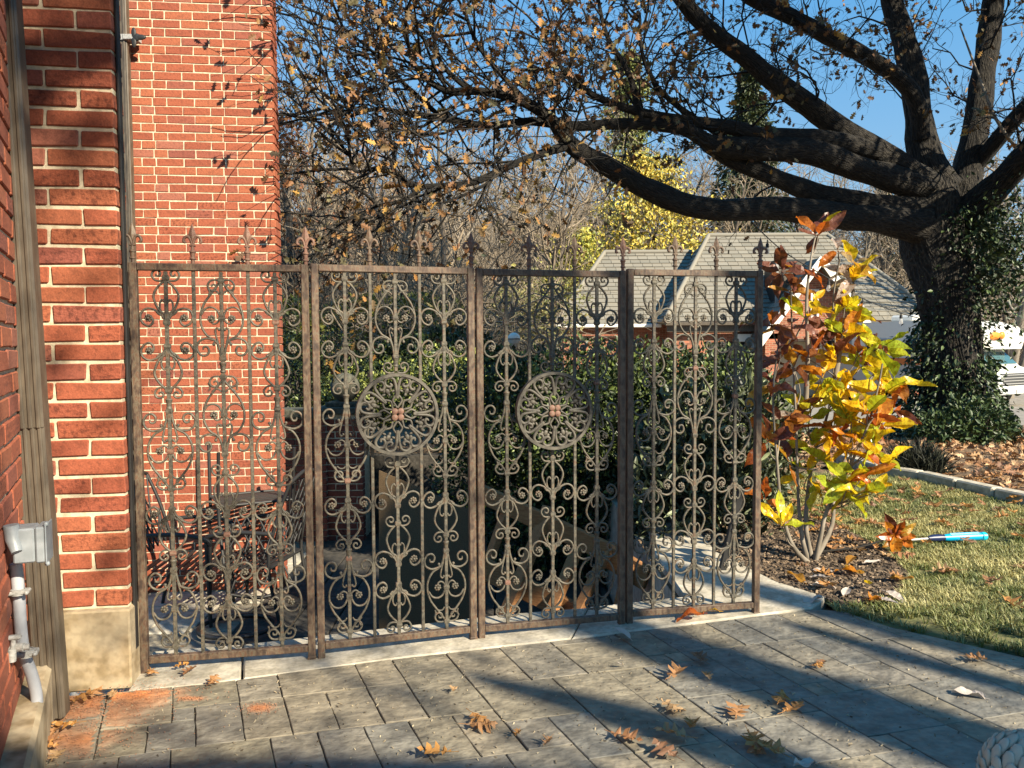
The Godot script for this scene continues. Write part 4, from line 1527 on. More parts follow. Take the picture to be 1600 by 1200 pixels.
func oak_leaf(seed_: int, detail := true, crumple := 0.0) -> ArrayMesh:
	var rng = rnd(seed_)
	var out = [[0.025, 0.0], [0.02, 0.16], [0.15, 0.13], [0.24, 0.22], [0.09, 0.29], [0.08, 0.35], [0.27, 0.36], [0.38, 0.50], [0.13, 0.49], [0.10, 0.56], [0.26, 0.62], [0.33, 0.75], [0.11, 0.71], [0.08, 0.79], [0.15, 0.90], [0.05, 0.91], [0.0, 1.0]] if detail else [[0.02, 0.0], [0.05, 0.2], [0.24, 0.25], [0.10, 0.38], [0.34, 0.52], [0.12, 0.6], [0.26, 0.8], [0.0, 1.0]]
	var mb = MB.new()
	var curl = rng.randf_range(0.4, 1.3) * (1.0 if rng.randf() < 0.7 else -0.6)
	var bend = rng.randf_range(-0.25, 0.3)
	var twist = rng.randf_range(-0.5, 0.5)
	var slim = rng.randf_range(0.75, 1.1)
	var place = func(x: float, y: float) -> Vector3:
		return Vector3(x * slim, y, crumple * sin(x * 17.0 + seed_) * cos(y * 13.0 + seed_ * 2.0) + curl * x * x * 1.6 + bend * (y - 0.4) * (y - 0.4) + twist * x * (y - 0.3))
	for s in [-1, 1]:
		for i in out.size() - 1:
			var a: Array = out[i]
			var b: Array = out[i + 1]
			var e: float = 1.0 + rng.randf_range(-0.12, 0.12)
			var p0: Vector3 = place.call(0.0, a[1] + (a[0] * 0.0))
			var p1: Vector3 = place.call(s * a[0] * e, a[1])
			var p2: Vector3 = place.call(s * b[0] * e, b[1])
			var p3: Vector3 = place.call(0.0, b[1])
			mb.flat(p0, p1, p2, Vector3(0, 0, 1))
			mb.flat(p0, p2, p3, Vector3(0, 0, 1))
	if detail:
		mb.tube(PackedVector3Array([Vector3(0, -0.22, 0.03), Vector3(0, 0, 0.004), place.call(0.0, 0.5) + Vector3(0, 0, 0.004)]), PackedFloat32Array([0.010, 0.009, 0.004]), 4)
	return mb.mesh()

func leaves_on(called: String, owner_: Node, tips: Array, rng: RandomNumberGenerator, per: int, size: Vector2, spread: float, pal: Array, mesh: Mesh, m: Material) -> void:
	var xf = []
	var cols = []
	for t in tips:
		for k in per:
			var p: Vector3 = t[0] + Vector3(rng.randfn(), rng.randfn(), rng.randfn()) * spread
			var d: Vector3 = (t[1] * 0.4 + Vector3(rng.randfn(), rng.randfn() - 0.6, rng.randfn()) * 0.8).normalized()
			var s = rng.randf_range(size.x, size.y)
			xf.append(facing(p, d, rng.randf() * TAU, Vector3.ONE * s))
			var a: Color = pal[rng.randi() % pal.size()]
			cols.append(a * rng.randf_range(0.75, 1.25))
	scatter(called, mesh, m, xf, cols, owner_)

func build_oak() -> void:
	var rng = rnd(1001)
	var nz = FastNoiseLite.new()
	nz.seed = 3
	nz.frequency = 1.6
	nz.fractal_octaves = 3
	var oak = thing("oak_tree", "huge spreading oak with limbs darkened as if shaded and brown leaves beside the driveway", "tree")
	var mb = MB.new()
	limb(mb, [Vector3(5.798, -0.243, -9.990), Vector3(5.782, -0.025, -10.001), Vector3(5.767, 0.309, -10.018), Vector3(5.770, 0.810, -10.044), Vector3(5.756, 1.311, -10.070), Vector3(5.647, 1.809, -10.045), Vector3(5.533, 2.267, -10.069), Vector3(5.435, 2.683, -10.090), Vector3(5.470, 3.015, -10.107), Vector3(5.588, 3.263, -10.120)], [0.62, 0.46, 0.36, 0.32, 0.31, 0.325, 0.37, 0.40, 0.34, 0.24], 18, nz)
	part("trunk", mb.mesh(), M.bark, oak)
	var limbs = [
		[[Vector3(5.405, 2.676, -9.990), Vector3(4.723, 2.705, -9.691), Vector3(4.111, 2.707, -9.390), Vector3(3.085, 2.724, -8.891), Vector3(2.246, 2.644, -8.486), Vector3(1.628, 2.730, -8.190), Vector3(1.050, 2.948, -7.901), Vector3(0.676, 3.094, -7.708), Vector3(0.512, 3.219, -7.615), Vector3(0.395, 3.340, -7.521), Vector3(0.208, 3.446, -7.426), Vector3(0.014, 3.499, -7.329), Vector3(-0.311, 3.528, -7.230), Vector3(-0.568, 3.496, -7.128), Vector3(-0.789, 3.602, -7.033), Vector3(-0.890, 3.783, -6.943)], [0.33, 0.23, 0.19, 0.17, 0.155, 0.14, 0.125, 0.115, 0.10, 0.078, 0.063, 0.055, 0.047, 0.04, 0.028, 0.014], 26, 0.45],
		[[Vector3(0.596, 3.144, -7.661), Vector3(0.289, 3.021, -7.504), Vector3(-0.050, 2.865, -7.396), Vector3(-0.338, 2.712, -7.288), Vector3(-0.640, 2.657, -7.185), Vector3(-0.922, 2.649, -7.084), Vector3(-1.138, 2.779, -6.991), Vector3(-1.376, 2.723, -6.888), Vector3(-1.432, 2.881, -6.896), Vector3(-1.549, 2.996, -6.802)], [0.065, 0.05, 0.045, 0.04, 0.034, 0.028, 0.022, 0.017, 0.013, 0.008], 20, 0.15],
		[[Vector3(-0.782, 2.647, -7.134), Vector3(-0.981, 2.510, -7.077), Vector3(-1.197, 2.435, -6.973), Vector3(-1.474, 2.296, -6.916), Vector3(-1.662, 2.137, -6.858)], [0.028, 0.02, 0.016, 0.012, 0.007], 9, 0.2],
		[[Vector3(-0.230, 2.687, -7.287), Vector3(-0.632, 2.473, -7.075), Vector3(-0.910, 2.491, -6.976), Vector3(-1.010, 2.506, -6.877)], [0.02, 0.016, 0.012, 0.007], 6, 0.2],
		[[Vector3(5.587, 3.139, -10.114), Vector3(4.805, 3.223, -9.718), Vector3(4.168, 3.301, -9.421), Vector3(3.533, 3.423, -9.127), Vector3(2.589, 3.363, -8.723), Vector3(2.180, 3.363, -8.523), Vector3(1.829, 3.484, -8.329), Vector3(1.279, 3.477, -8.128), Vector3(0.654, 3.369, -7.822), Vector3(0.201, 3.358, -7.622), Vector3(-0.230, 3.266, -7.417), Vector3(-0.646, 3.311, -7.319), Vector3(-0.932, 3.319, -7.219), Vector3(-1.210, 3.337, -7.120), Vector3(-1.451, 3.250, -7.015), Vector3(-1.713, 3.290, -6.917)], [0.25, 0.2, 0.19, 0.18, 0.16, 0.11, 0.09, 0.075, 0.062, 0.052, 0.044, 0.037, 0.03, 0.024, 0.016, 0.008], 30, 0.35],
		[[Vector3(4.520, 3.551, -9.634), Vector3(3.725, 3.590, -9.236), Vector3(2.987, 3.544, -8.933), Vector3(2.454, 3.565, -8.634), Vector3(2.017, 3.566, -8.433), Vector3(1.346, 3.596, -8.135), Vector3(0.859, 3.700, -7.940), Vector3(0.522, 3.890, -7.749), Vector3(0.326, 4.189, -7.564)], [0.15, 0.14, 0.12, 0.10, 0.08, 0.06, 0.042, 0.028, 0.014], 22, 0.3],
		[[Vector3(5.229, 2.857, -9.899), Vector3(4.280, 2.928, -9.602), Vector3(3.609, 2.991, -9.305), Vector3(3.019, 3.119, -9.011), Vector3(2.510, 3.259, -8.818), Vector3(2.171, 3.382, -8.624)], [0.2, 0.16, 0.145, 0.13, 0.12, 0.11], 4, 0.5],
		[[Vector3(5.526, 3.088, -10.061), Vector3(5.150, 3.305, -9.922), Vector3(4.647, 3.503, -9.732), Vector3(4.153, 3.730, -9.543), Vector3(3.660, 3.946, -9.354), Vector3(3.025, 4.251, -9.070), Vector3(2.640, 4.437, -8.879), Vector3(2.213, 4.639, -8.689), Vector3(1.858, 4.891, -8.502), Vector3(1.573, 5.139, -8.314), Vector3(1.063, 5.514, -8.033), Vector3(0.400, 5.725, -7.744)], [0.27, 0.22, 0.2, 0.18, 0.165, 0.145, 0.13, 0.12, 0.10, 0.08, 0.055, 0.03], 26, 0.3],
		[[Vector3(5.288, 3.820, -10.049), Vector3(5.063, 4.339, -9.875), Vector3(4.447, 4.688, -9.693), Vector3(3.844, 4.887, -9.503), Vector3(3.263, 5.075, -9.312), Vector3(2.770, 5.191, -9.118), Vector3(2.171, 5.452, -8.831), Vector3(1.390, 5.666, -8.442)], [0.15, 0.13, 0.12, 0.115, 0.11, 0.10, 0.075, 0.045], 20, 0.2],
		[[Vector3(5.670, 3.163, -10.115), Vector3(5.390, 3.597, -10.137), Vector3(5.293, 4.179, -10.167), Vector3(5.180, 4.911, -10.205), Vector3(4.968, 5.635, -10.242), Vector3(4.807, 6.413, -10.182), Vector3(4.474, 7.518, -10.039), Vector3(3.953, 8.886, -9.809)], [0.28, 0.24, 0.215, 0.19, 0.16, 0.14, 0.1, 0.06], 22, 0.25],
		[[Vector3(5.894, 3.031, -10.208), Vector3(6.066, 3.785, -10.247), Vector3(6.188, 4.574, -10.288), Vector3(6.301, 5.303, -10.325), Vector3(6.334, 5.960, -10.259), Vector3(6.393, 7.166, -10.121), Vector3(6.523, 8.718, -9.901)], [0.28, 0.2, 0.185, 0.17, 0.15, 0.11, 0.06], 18, 0.25],
		[[Vector3(6.077, 3.480, -10.181), Vector3(6.172, 3.731, -9.944), Vector3(6.274, 4.032, -9.559), Vector3(6.462, 4.432, -8.979), Vector3(6.678, 5.130, -8.214)], [0.12, 0.13, 0.12, 0.10, 0.06], 10, 0.3],
		[[Vector3(5.834, 2.722, -10.092), Vector3(5.984, 3.013, -9.807), Vector3(6.083, 3.179, -9.615), Vector3(6.162, 3.449, -9.228), Vector3(6.306, 3.796, -8.545), Vector3(6.482, 4.218, -7.566), Vector3(6.467, 4.546, -6.381)], [0.3, 0.24, 0.22, 0.19, 0.15, 0.11, 0.07], 12, 0.35],
		[[Vector3(1.345, 3.496, -8.129), Vector3(1.232, 3.928, -8.052), Vector3(0.992, 4.283, -7.970), Vector3(0.885, 4.628, -7.887), Vector3(0.844, 4.962, -7.804)], [0.05, 0.04, 0.03, 0.022, 0.014], 10, 0.2],
		[[Vector3(2.348, 3.459, -8.628), Vector3(1.653, 3.825, -8.347), Vector3(1.382, 4.161, -8.164), Vector3(1.334, 4.583, -8.085)], [0.05, 0.035, 0.025, 0.014], 8, 0.3],
		[[Vector3(-0.370, 3.528, -7.230), Vector3(-0.616, 3.705, -7.039), Vector3(-0.708, 4.008, -6.954), Vector3(-0.874, 4.301, -6.869)], [0.035, 0.027, 0.02, 0.012], 9, 0.2],
		[[Vector3(-0.646, 3.311, -7.319), Vector3(-1.034, 3.627, -7.135), Vector3(-1.304, 3.880, -7.048), Vector3(-1.680, 4.126, -6.960)], [0.03, 0.022, 0.016, 0.009], 9, 0.2],
		[[Vector3(0.196, 3.446, -7.426), Vector3(-0.220, 3.834, -7.246), Vector3(-0.390, 4.147, -7.162), Vector3(-0.440, 4.506, -7.080)], [0.035, 0.028, 0.02, 0.012], 9, 0.2]]
	var tips = []
	var tw = MB.new()
	for l in limbs:
		var lm = MB.new()
		for i in l[1].size():
			l[1][i] *= 0.8
		var c = limb(lm, l[0], l[1], 12 if l[1][0] > 0.1 else 7, nz if l[1][0] > 0.1 else null)
		part("limb", lm.mesh(), M.bark, oak)
		sprout(tw, tips, rng, c, l[3], 1.0, int(l[2] * 1.35), 0.45, 1.25, 0.013, 2, {"wiggle": 0.26, "up": 0.03, "n": 4, "clear": true}, Vector3(-0.35, 0.15, 0.1))
	tag(part("twigs", tw.mesh(), M.twig, oak), "", "", "", "stuff")
	var pal = [Color(0.10, 0.05, 0.022), Color(0.16, 0.075, 0.03), Color(0.20, 0.10, 0.035), Color(0.07, 0.045, 0.02), Color(0.12, 0.075, 0.03), Color(0.25, 0.12, 0.03), Color(0.34, 0.19, 0.04), Color(0.09, 0.075, 0.03)]
	var held = []
	for q in tips:
		if rng.randf() < 0.36:
			held.append(q)
	leaves_on("leaves", oak, held, rng, 2, Vector2(0.055, 0.115), 0.03, pal, oak_leaf(71, false), M.dry_leaf)
	# its crown above the picture
	var tips2 = []
	var up = MB.new()
	for s in [[Vector3(4.807, 6.413, -10.182), Vector3(-0.6, 0.6, 0.7)], [Vector3(4.474, 7.518, -10.039), Vector3(0.1, 0.8, 0.8)], [Vector3(6.393, 7.166, -10.121), Vector3(0.3, 0.5, 1.0)], [Vector3(6.523, 8.718, -9.901), Vector3(0.2, 1, 0.3)], [Vector3(6.678, 5.130, -8.214), Vector3(0.2, 0.5, 0.8)], [Vector3(6.467, 4.546, -6.381), Vector3(0.4, 0.4, 0.9)], [Vector3(6.482, 4.218, -7.566), Vector3(0.1, 0.6, 0.8)], [Vector3(1.390, 5.666, -8.442), Vector3(-0.4, 0.6, 0.5)], [Vector3(3.953, 8.886, -9.809), Vector3(-0.5, 0.8, 0.2)], [Vector3(1.063, 5.514, -8.033), Vector3(-0.2, 0.7, 0.6)]]:
		grow(up, tips2, rng, s[0], s[1], 3.4, 0.09, 4, {"wiggle": 0.2, "up": 0.06, "n": 4})
	tag(part("upper_branches", up.mesh(), M.twig, oak), "", "", "", "stuff")
	leaves_on("upper_leaves", oak, tips2, rng, 9, Vector2(0.10, 0.17), 0.22, pal, oak_leaf(72, false), M.dry_leaf)
	# pale dead stick hung in it
	var st = MB.new()
	limb(st, [Vector3(5.263, 4.887, -9.202), Vector3(5.454, 4.270, -9.121), Vector3(5.614, 3.771, -9.045), Vector3(5.849, 3.423, -9.027)], [0.008, 0.014, 0.018, 0.017], 7)
	part("dead_branch", st.mesh(), M.pale_bark, oak)
	# ivy on the trunk
	var ivy = thing("ivy", "dark green ivy climbing the thick trunk of the oak", "ivy")
	var vine = MB.new()
	var xf = []
	var cols = []
	var iv = rnd(1010)
	for k in 26:
		var a = iv.randf() * TAU
		var pts = []
		var top = iv.randf_range(0.8, 3.1)
		for s in 6:
			var f = s / 5.0
			var y = -0.1 + top * f
			a += iv.randf_range(-0.25, 0.25)
			var rr = 0.37 + 0.28 * pow(1.0 - f, 4.0) * clampf(1.5 - top * 0.4, 0.2, 1.0) - 0.03
			pts.append(Vector3(5.80 - 0.06 * y, y, -10.05) + Vector3(cos(a), 0, sin(a)) * rr)
		limb(vine, pts, [0.018, 0.006], 5)
	part("vines", vine.mesh(), M.bark, ivy).set_meta("kind", "stuff")
	for k in 9000:
		var y = pow(iv.randf(), 1.25) * 3.0
		var a = iv.randf() * TAU
		if y > 1.1 and y < 2.4 and sin(a * 1.0 + 0.4) > 0.35 and iv.randf() < 0.85:
			continue
		var rr = 0.35 + absf(iv.randfn()) * 0.10 + 0.38 * exp(-y * 2.6)
		var cx = 5.80 - 0.05 * y
		if y > 1.5:
			cx += 0.12
		var p = Vector3(cx + cos(a) * rr, y - 0.12, -10.05 + sin(a) * rr)
		xf.append(facing(p, Vector3(cos(a) * 0.6 + iv.randfn() * 0.4, -0.5 + iv.randfn() * 0.4, sin(a) * 0.6 + iv.randfn() * 0.4), iv.randf() * TAU, Vector3.ONE * iv.randf_range(0.045, 0.085)))
		cols.append(Color(0.014, 0.028, 0.009).lerp(Color(0.085, 0.13, 0.035), pow(iv.randf(), 3.0)))
	for k in 2600:
		var p = Vector3(6.094, 2.299, -9.670) + Vector3(iv.randfn() * 0.22, iv.randfn() * 0.42, iv.randfn() * 0.3)
		xf.append(facing(p, Vector3(iv.randfn(), -0.8 + iv.randfn() * 0.5, iv.randfn()), iv.randf() * TAU, Vector3.ONE * iv.randf_range(0.05, 0.09)))
		cols.append(Color(0.014, 0.028, 0.009).lerp(Color(0.085, 0.13, 0.035), pow(iv.randf(), 3.0)))
	scatter("foliage", blade(0.5, 0.1), M.gloss_leaf, xf, cols, ivy)

# simple pointed leaf, 1 long
func blade(width: float, bend: float, segs := 3) -> ArrayMesh:
	var mb = MB.new()
	for s in [-1, 1]:
		for i in segs:
			var f0 = float(i) / segs
			var f1 = float(i + 1) / segs
			var w0 = width * 0.5 * sin(PI * pow(f0, 0.8))
			var w1 = width * 0.5 * sin(PI * pow(f1, 0.8))
			var a = Vector3(0, f0, -bend * f0 * f0)
			var b = Vector3(0, f1, -bend * f1 * f1)
			var a2 = a + Vector3(s * w0, 0, w0 * 0.35)
			var b2 = b + Vector3(s * w1, 0, w1 * 0.35)
			mb.flat(a, a2, b2, Vector3(0, 0, 1))
			if i < segs - 1 or true:
				mb.flat(a, b2, b, Vector3(0, 0, 1))
	return mb.mesh()

func build_shade_trees() -> void:
	var rng = rnd(1101)
	var t = thing("oak_tree", "tall oak behind the viewpoint whose trunk and limbs shade the paving", "tree")
	var mb = MB.new()
	limb(mb, [Vector3(6.14, -0.1, 2.56), Vector3(6.14, 1.5, 2.56), Vector3(6.05, 3.5, 2.5), Vector3(6.0, 5.0, 2.45), Vector3(6.3, 6.2, 2.6), Vector3(7.0, 7.6, 3.4)], [0.3, 0.22, 0.21, 0.17, 0.1, 0.06], 12)
	limb(mb, [Vector3(6.12, 1.7, 2.55), Vector3(5.84, 2.7, 2.88), Vector3(5.76, 3.8, 2.93), Vector3(5.76, 4.7, 2.93), Vector3(5.6, 5.3, 3.05)], [0.13, 0.13, 0.14, 0.12, 0.03], 10)
	limb(mb, [Vector3(6.12, 2.0, 2.5), Vector3(6.42, 2.8, 2.3), Vector3(6.5, 3.8, 2.28), Vector3(6.6, 5.0, 2.25)], [0.12, 0.11, 0.1, 0.04], 9)
	part("trunk", mb.mesh(), M.bark, t)
	var tips = []
	var tw = MB.new()
	for l in [[[Vector3(6.05, 3.0, 2.5), Vector3(5.2, 4.0, 3.6), Vector3(4.2, 5.0, 4.4), Vector3(2.8, 6.0, 5.0)], [0.13, 0.1, 0.08, 0.04]], [[Vector3(6.0, 3.4, 2.5), Vector3(6.8, 4.4, 3.6), Vector3(8, 5.6, 4.0)], [0.14, 0.1, 0.05]], [[Vector3(6.05, 3.2, 2.5), Vector3(5.1, 4.1, 2.6), Vector3(4.13, 4.6, 2.93), Vector3(3.0, 5.0, 3.6)], [0.13, 0.10, 0.08, 0.04]], [[Vector3(6.2, 6.2, 2.6), Vector3(5.2, 7.0, 2.6), Vector3(4.5, 7.3, 2.75), Vector3(3.7, 7.5, 3.3)], [0.1, 0.08, 0.07, 0.04]], [[Vector3(6.2, 6.2, 2.6), Vector3(5.0, 7.3, 2.5), Vector3(4.3, 7.75, 2.8), Vector3(3.6, 7.9, 3.4)], [0.1, 0.08, 0.06, 0.04]], [[Vector3(6.2, 6.2, 2.6), Vector3(5.0, 7.9, 2.5), Vector3(4.3, 8.3, 2.8), Vector3(3.6, 8.3, 3.4)], [0.1, 0.08, 0.07, 0.04]]]:
		var lm = MB.new()
		var c = limb(lm, l[0], l[1], 9)
		part("limb", lm.mesh(), M.bark, t)
		sprout(tw, tips, rng, c, 0.3, 1.0, 6, 0.7, 1.6, 0.025, 2, {"wiggle": 0.22, "up": 0.05, "n": 4})
	tag(part("twigs", tw.mesh(), M.twig, t), "", "", "", "stuff")
	leaves_on("leaves", t, tips, rng, 2, Vector2(0.1, 0.15), 0.12, [Color(0.16, 0.08, 0.03), Color(0.2, 0.1, 0.04)], oak_leaf(73, false), M.dry_leaf)
	# an added, unseen evergreen; its leaf lumps are placed to shade the court
	var e = thing("added_shade_evergreen", "added unseen evergreen put in to shade the court behind the gate", "tree", Vector3(7.2, 0, 2.69))
	mb = MB.new()
	limb(mb, [Vector3(0, -0.1, 0), Vector3(0.05, 2.5, 0), Vector3(0.1, 5.2, -0.1), Vector3(0.3, 7.4, -0.3), Vector3(0.6, 9.0, -0.6)], [0.2, 0.15, 0.12, 0.09, 0.03], 9)
	limb(mb, [Vector3(0.1, 5.2, -0.1), Vector3(0.1, 6.2, -0.3), Vector3(0.0, 7.2, -0.2)], [0.08, 0.06, 0.02], 7)
	part("trunk", mb.mesh(), M.grey_bark, e)
	var xf = []
	var cols = []
	for l in [[Vector3(0.15, 6.95, -0.15), Vector3(0.45, 0.62, 0.45), 3600], [Vector3(0.5, 7.2, 0.2), Vector3(0.42, 0.62, 0.42), 3000], [Vector3(0.7, 8.85, -0.7), Vector3(0.62, 0.72, 0.62), 4200]]:
		for k in l[2]:
			var d = Vector3(rng.randfn(), rng.randfn(), rng.randfn()).normalized() * pow(rng.randf(), 0.4)
			xf.append(facing(l[0] + d * l[1], Vector3(rng.randfn(), rng.randfn(), rng.randfn()), rng.randf() * TAU, Vector3.ONE * rng.randf_range(0.1, 0.17)))
			cols.append(Color(0.03, 0.05, 0.02))
	scatter("crown", blade(0.5, 0.1, 2), M.leaf, xf, cols, e)

# ---------------------------------------------------------------- woods behind
func bare_tree(seed_: int, h: float, spread: float, twisted: float) -> Array:
	var rng = rnd(seed_)
	var trunk = MB.new()
	var crown = MB.new()
	var tips = []
	var pts = []
	var p = Vector3(0, -0.3, 0)
	var d = Vector3(rng.randfn() * 0.05, 1, rng.randfn() * 0.05)
	for i in 7:
		pts.append(p)
		d = (d + Vector3(rng.randfn(), 0.2, rng.randfn()) * twisted).normalized()
		p += d * h / 6.0
	var c = limb(trunk, pts, [0.2, 0.15, 0.13, 0.11, 0.085, 0.06, 0.02], 7)
	for k in 26:
		var f = lerpf(0.22, 1.0, (k + rng.randf()) / 26.0)
		var i = mini(int(f * (c.size() - 1)), c.size() - 2)
		var a = rng.randf() * TAU
		grow(crown, tips, rng, c[i], Vector3(cos(a), rng.randf_range(0.4, 1.1), sin(a)), h * spread * rng.randf_range(0.6, 1.1) * (1.15 - f * 0.6), 0.05, 2, {"segs": 3, "wiggle": 0.2, "up": 0.08, "n": 5})
	return [trunk.mesh(), crown.mesh(), tips]

func build_woods() -> void:
	var rng = rnd(2001)
	var protos = []
	for k in 4:
		protos.append(bare_tree(2100 + k, 9.0 + k, 0.28, 0.07 + 0.02 * k))
	var spots = []
	for k in 84:
		var px = rng.randf_range(-0.34, 0.66)
		var d = rng.randf_range(20.0, 80.0)
		if px > 0.05 and px < 0.5 and d < 36.0:
			d += 20.0
		spots.append([px * d, -d, rng.randf_range(0.65, 1.1)])
	for s in [[-3.2, -17.0, 0.6], [-1.2, -19.0, 0.75], [0.6, -21.0, 0.7], [-5.0, -20.0, 0.8], [-0.4, -26.0, 0.85], [2.1, -33, 0.9], [-7.5, -26, 0.95], [-2.8, -24, 0.8], [-4.2, -30, 0.9], [1.2, -38, 1.0]]:
		spots.append(s)
	for i in spots.size():
		var s: Array = spots[i]
		var pale: bool = i % 4 == 0
		var k: int = i % 4
		var t = thing("pale_bare_tree" if pale else "bare_tree", "slender pale trunked leafless tree in the wooded slope behind the gate" if pale else "grey brown leafless tree in the wooded slope behind the gate", "tree", Vector3(s[0], ground(s[0], s[1]), s[1]), rng.randf() * TAU, "pale leafless trees in the woods" if pale else "leafless trees in the woods")
		t.scale = Vector3.ONE * s[2]
		part("trunk", protos[k][0], M.pale_bark if pale else M.grey_bark, t)
		tag(part("crown", protos[k][1], M.pale_bark if pale else M.brush, t), "", "", "", "stuff")
	# brush that fills the slope
	var tw = MB.new()
	var tips = []
	for k in 7:
		var a = TAU * k / 7
		grow(tw, tips, rng, Vector3(cos(a), 0, sin(a)) * 0.1, Vector3(cos(a) * 0.5, 1.0, sin(a) * 0.5), 1.5, 0.02, 2, {"segs": 3, "wiggle": 0.3, "up": 0.0, "n": 5})
	var xf = []
	for k in 3600:
		var z = -rng.randf_range(14.0, 95.0)
		var x = rng.randf_range(-0.45, 0.75) * -z
		if x > -1.0 and x < 17.0 and z > -36.0:
			continue
		if x > 1.0 and z > -36.0:
			continue
		xf.append(Transform3D(Basis(Vector3.UP, rng.randf() * TAU) * Basis.from_scale(Vector3(1, rng.randf_range(0.8, 1.5), 1) * rng.randf_range(0.8, 1.7)), Vector3(x, ground(x, z) - 0.1, z)))
	var br = scatter("undergrowth", tw.mesh(), M.brush, xf, [], self)
	tag(br, "tangled grey brown leafless undergrowth on the wooded slope", "undergrowth", "", "stuff")
	# leaves still hanging in the undergrowth
	var ox = []
	var oc = []
	for k in 26000:
		var z = -rng.randf_range(15.0, 60.0)
		var x = rng.randf_range(-0.45, 0.75) * -z
		if x > 0.6 and z > -36.0:
			continue
		var lump = sin(x * 0.9 + z * 0.5) + sin(x * 0.37 - z * 0.8)
		if lump < rng.randf_range(-1.2, 1.6):
			continue
		ox.append(facing(Vector3(x + rng.randfn() * 0.3, ground(x, z) + absf(rng.randfn()) * 1.3, z), Vector3(rng.randfn(), rng.randfn() - 0.4, rng.randfn()), rng.randf() * TAU, Vector3.ONE * rng.randf_range(0.12, 0.26)))
		oc.append([Color(0.10, 0.11, 0.03), Color(0.22, 0.20, 0.05), Color(0.06, 0.075, 0.025), Color(0.13, 0.10, 0.05), Color(0.32, 0.29, 0.07)][int(absf(lump) * 2.4) % 5] * rng.randf_range(0.7, 1.2))
	tag(scatter("undergrowth_leaves", blade(0.55, 0.15, 2), M.leaf, ox, oc, self), "olive and yellow green leaves scattered through the undergrowth", "undergrowth", "", "stuff")
	# trees in leaf
	var leaf = blade(0.55, 0.15, 2)
	leafy_tree("yellow_tree", "yellow leaved tree behind the tiled roofs", Vector3(6.830, 5.513, -38.273), 10.8, 3.8, [Color(0.55, 0.43, 0.06), Color(0.44, 0.36, 0.06), Color(0.30, 0.29, 0.07), Color(0.62, 0.47, 0.09)], leaf, 8500, 0.25, 31)
	leafy_tree("yellow_green_tree", "small yellow green tree left of the tiled roofs", Vector3(2.907, 4.138, -33.196), 6.8, 2.2, [Color(0.40, 0.40, 0.07), Color(0.27, 0.30, 0.07), Color(0.52, 0.45, 0.07)], leaf, 6000, 0.2, 32)
	leafy_tree("tall_green_tree", "tall narrow green tree showing between the oak limbs", Vector3(7.461, 12.639, -48.654), 18.5, 2.6, [Color(0.17, 0.20, 0.05), Color(0.24, 0.25, 0.06), Color(0.12, 0.15, 0.04)], leaf, 12000, 0.3, 33)
	leafy_tree("russet_oak", "russet leaved tree directly right of the tall brick house wall", Vector3(-5.431, 4.503, -19.196), 8.0, 1.7, [Color(0.30, 0.12, 0.05), Color(0.22, 0.10, 0.05), Color(0.36, 0.18, 0.08)], oak_leaf(74, false), 1500, 0.17, 34)
	leafy_tree("russet_oak", "faded rust brown tree behind the oak limbs, left of the pale trunks", Vector3(-5.944, 8.401, -30.411), 10.0, 2.4, [Color(0.26, 0.15, 0.08), Color(0.20, 0.13, 0.08), Color(0.30, 0.17, 0.10)], oak_leaf(74, false), 1100, 0.2, 35)
	conifer("hemlock_tree", "dark green conifer behind the house ridge", Vector3(13.515, 7.263, -44.371), 16.5, 4.4, 36)
	conifer("hemlock_tree", "dark green conifer at the right, mostly hidden by the oak trunk", Vector3(24.170, 6.799, -50.355), 10.0, 2.6, 37)
	conifer("hemlock_tree", "slim grey green conifer low behind the left finials", Vector3(-10.602, 8.160, -40.412), 8.0, 1.7, 38)

func leafy_tree(called: String, label: String, at: Vector3, h: float, r: float, pal: Array, leaf: Mesh, n: int, size: float, seed_: int) -> void:
	var rng = rnd(seed_)
	var g = ground(at.x, at.z)
	var t = thing(called, label, "tree", Vector3(at.x, g, at.z))
	var trunk = MB.new()
	var tips = []
	var br = MB.new()
	var c = limb(trunk, [Vector3(0, -0.3, 0), Vector3(rng.randfn() * 0.1, h * 0.3, 0), Vector3(rng.randfn() * 0.2, h * 0.6, rng.randfn() * 0.2), Vector3(rng.randfn() * 0.3, h * 0.95, 0)], [0.2, 0.15, 0.09, 0.02], 7)
	part("trunk", trunk.mesh(), M.grey_bark, t)
	for k in 34:
		var f = lerpf(0.25, 1.0, (k + rng.randf()) / 34.0)
		var i = mini(int(f * (c.size() - 1)), c.size() - 2)
		var a = rng.randf() * TAU
		grow(br, tips, rng, c[i], Vector3(cos(a), rng.randf_range(0.2, 0.9), sin(a)), r * rng.randf_range(0.5, 0.95) * sin(PI * clampf(f, 0.12, 0.93)), 0.03, 2, {"segs": 3, "wiggle": 0.25, "n": 4})
	var crown = part("crown", br.mesh(), M.grey_bark, t)
	var per = maxi(1, int(float(n) / tips.size()) + 1)
	leaves_on("leaves", crown, tips, rng, per, Vector2(size * 0.6, size * 1.1), 0.2 * r / 2.0, pal, leaf, M.leaf)

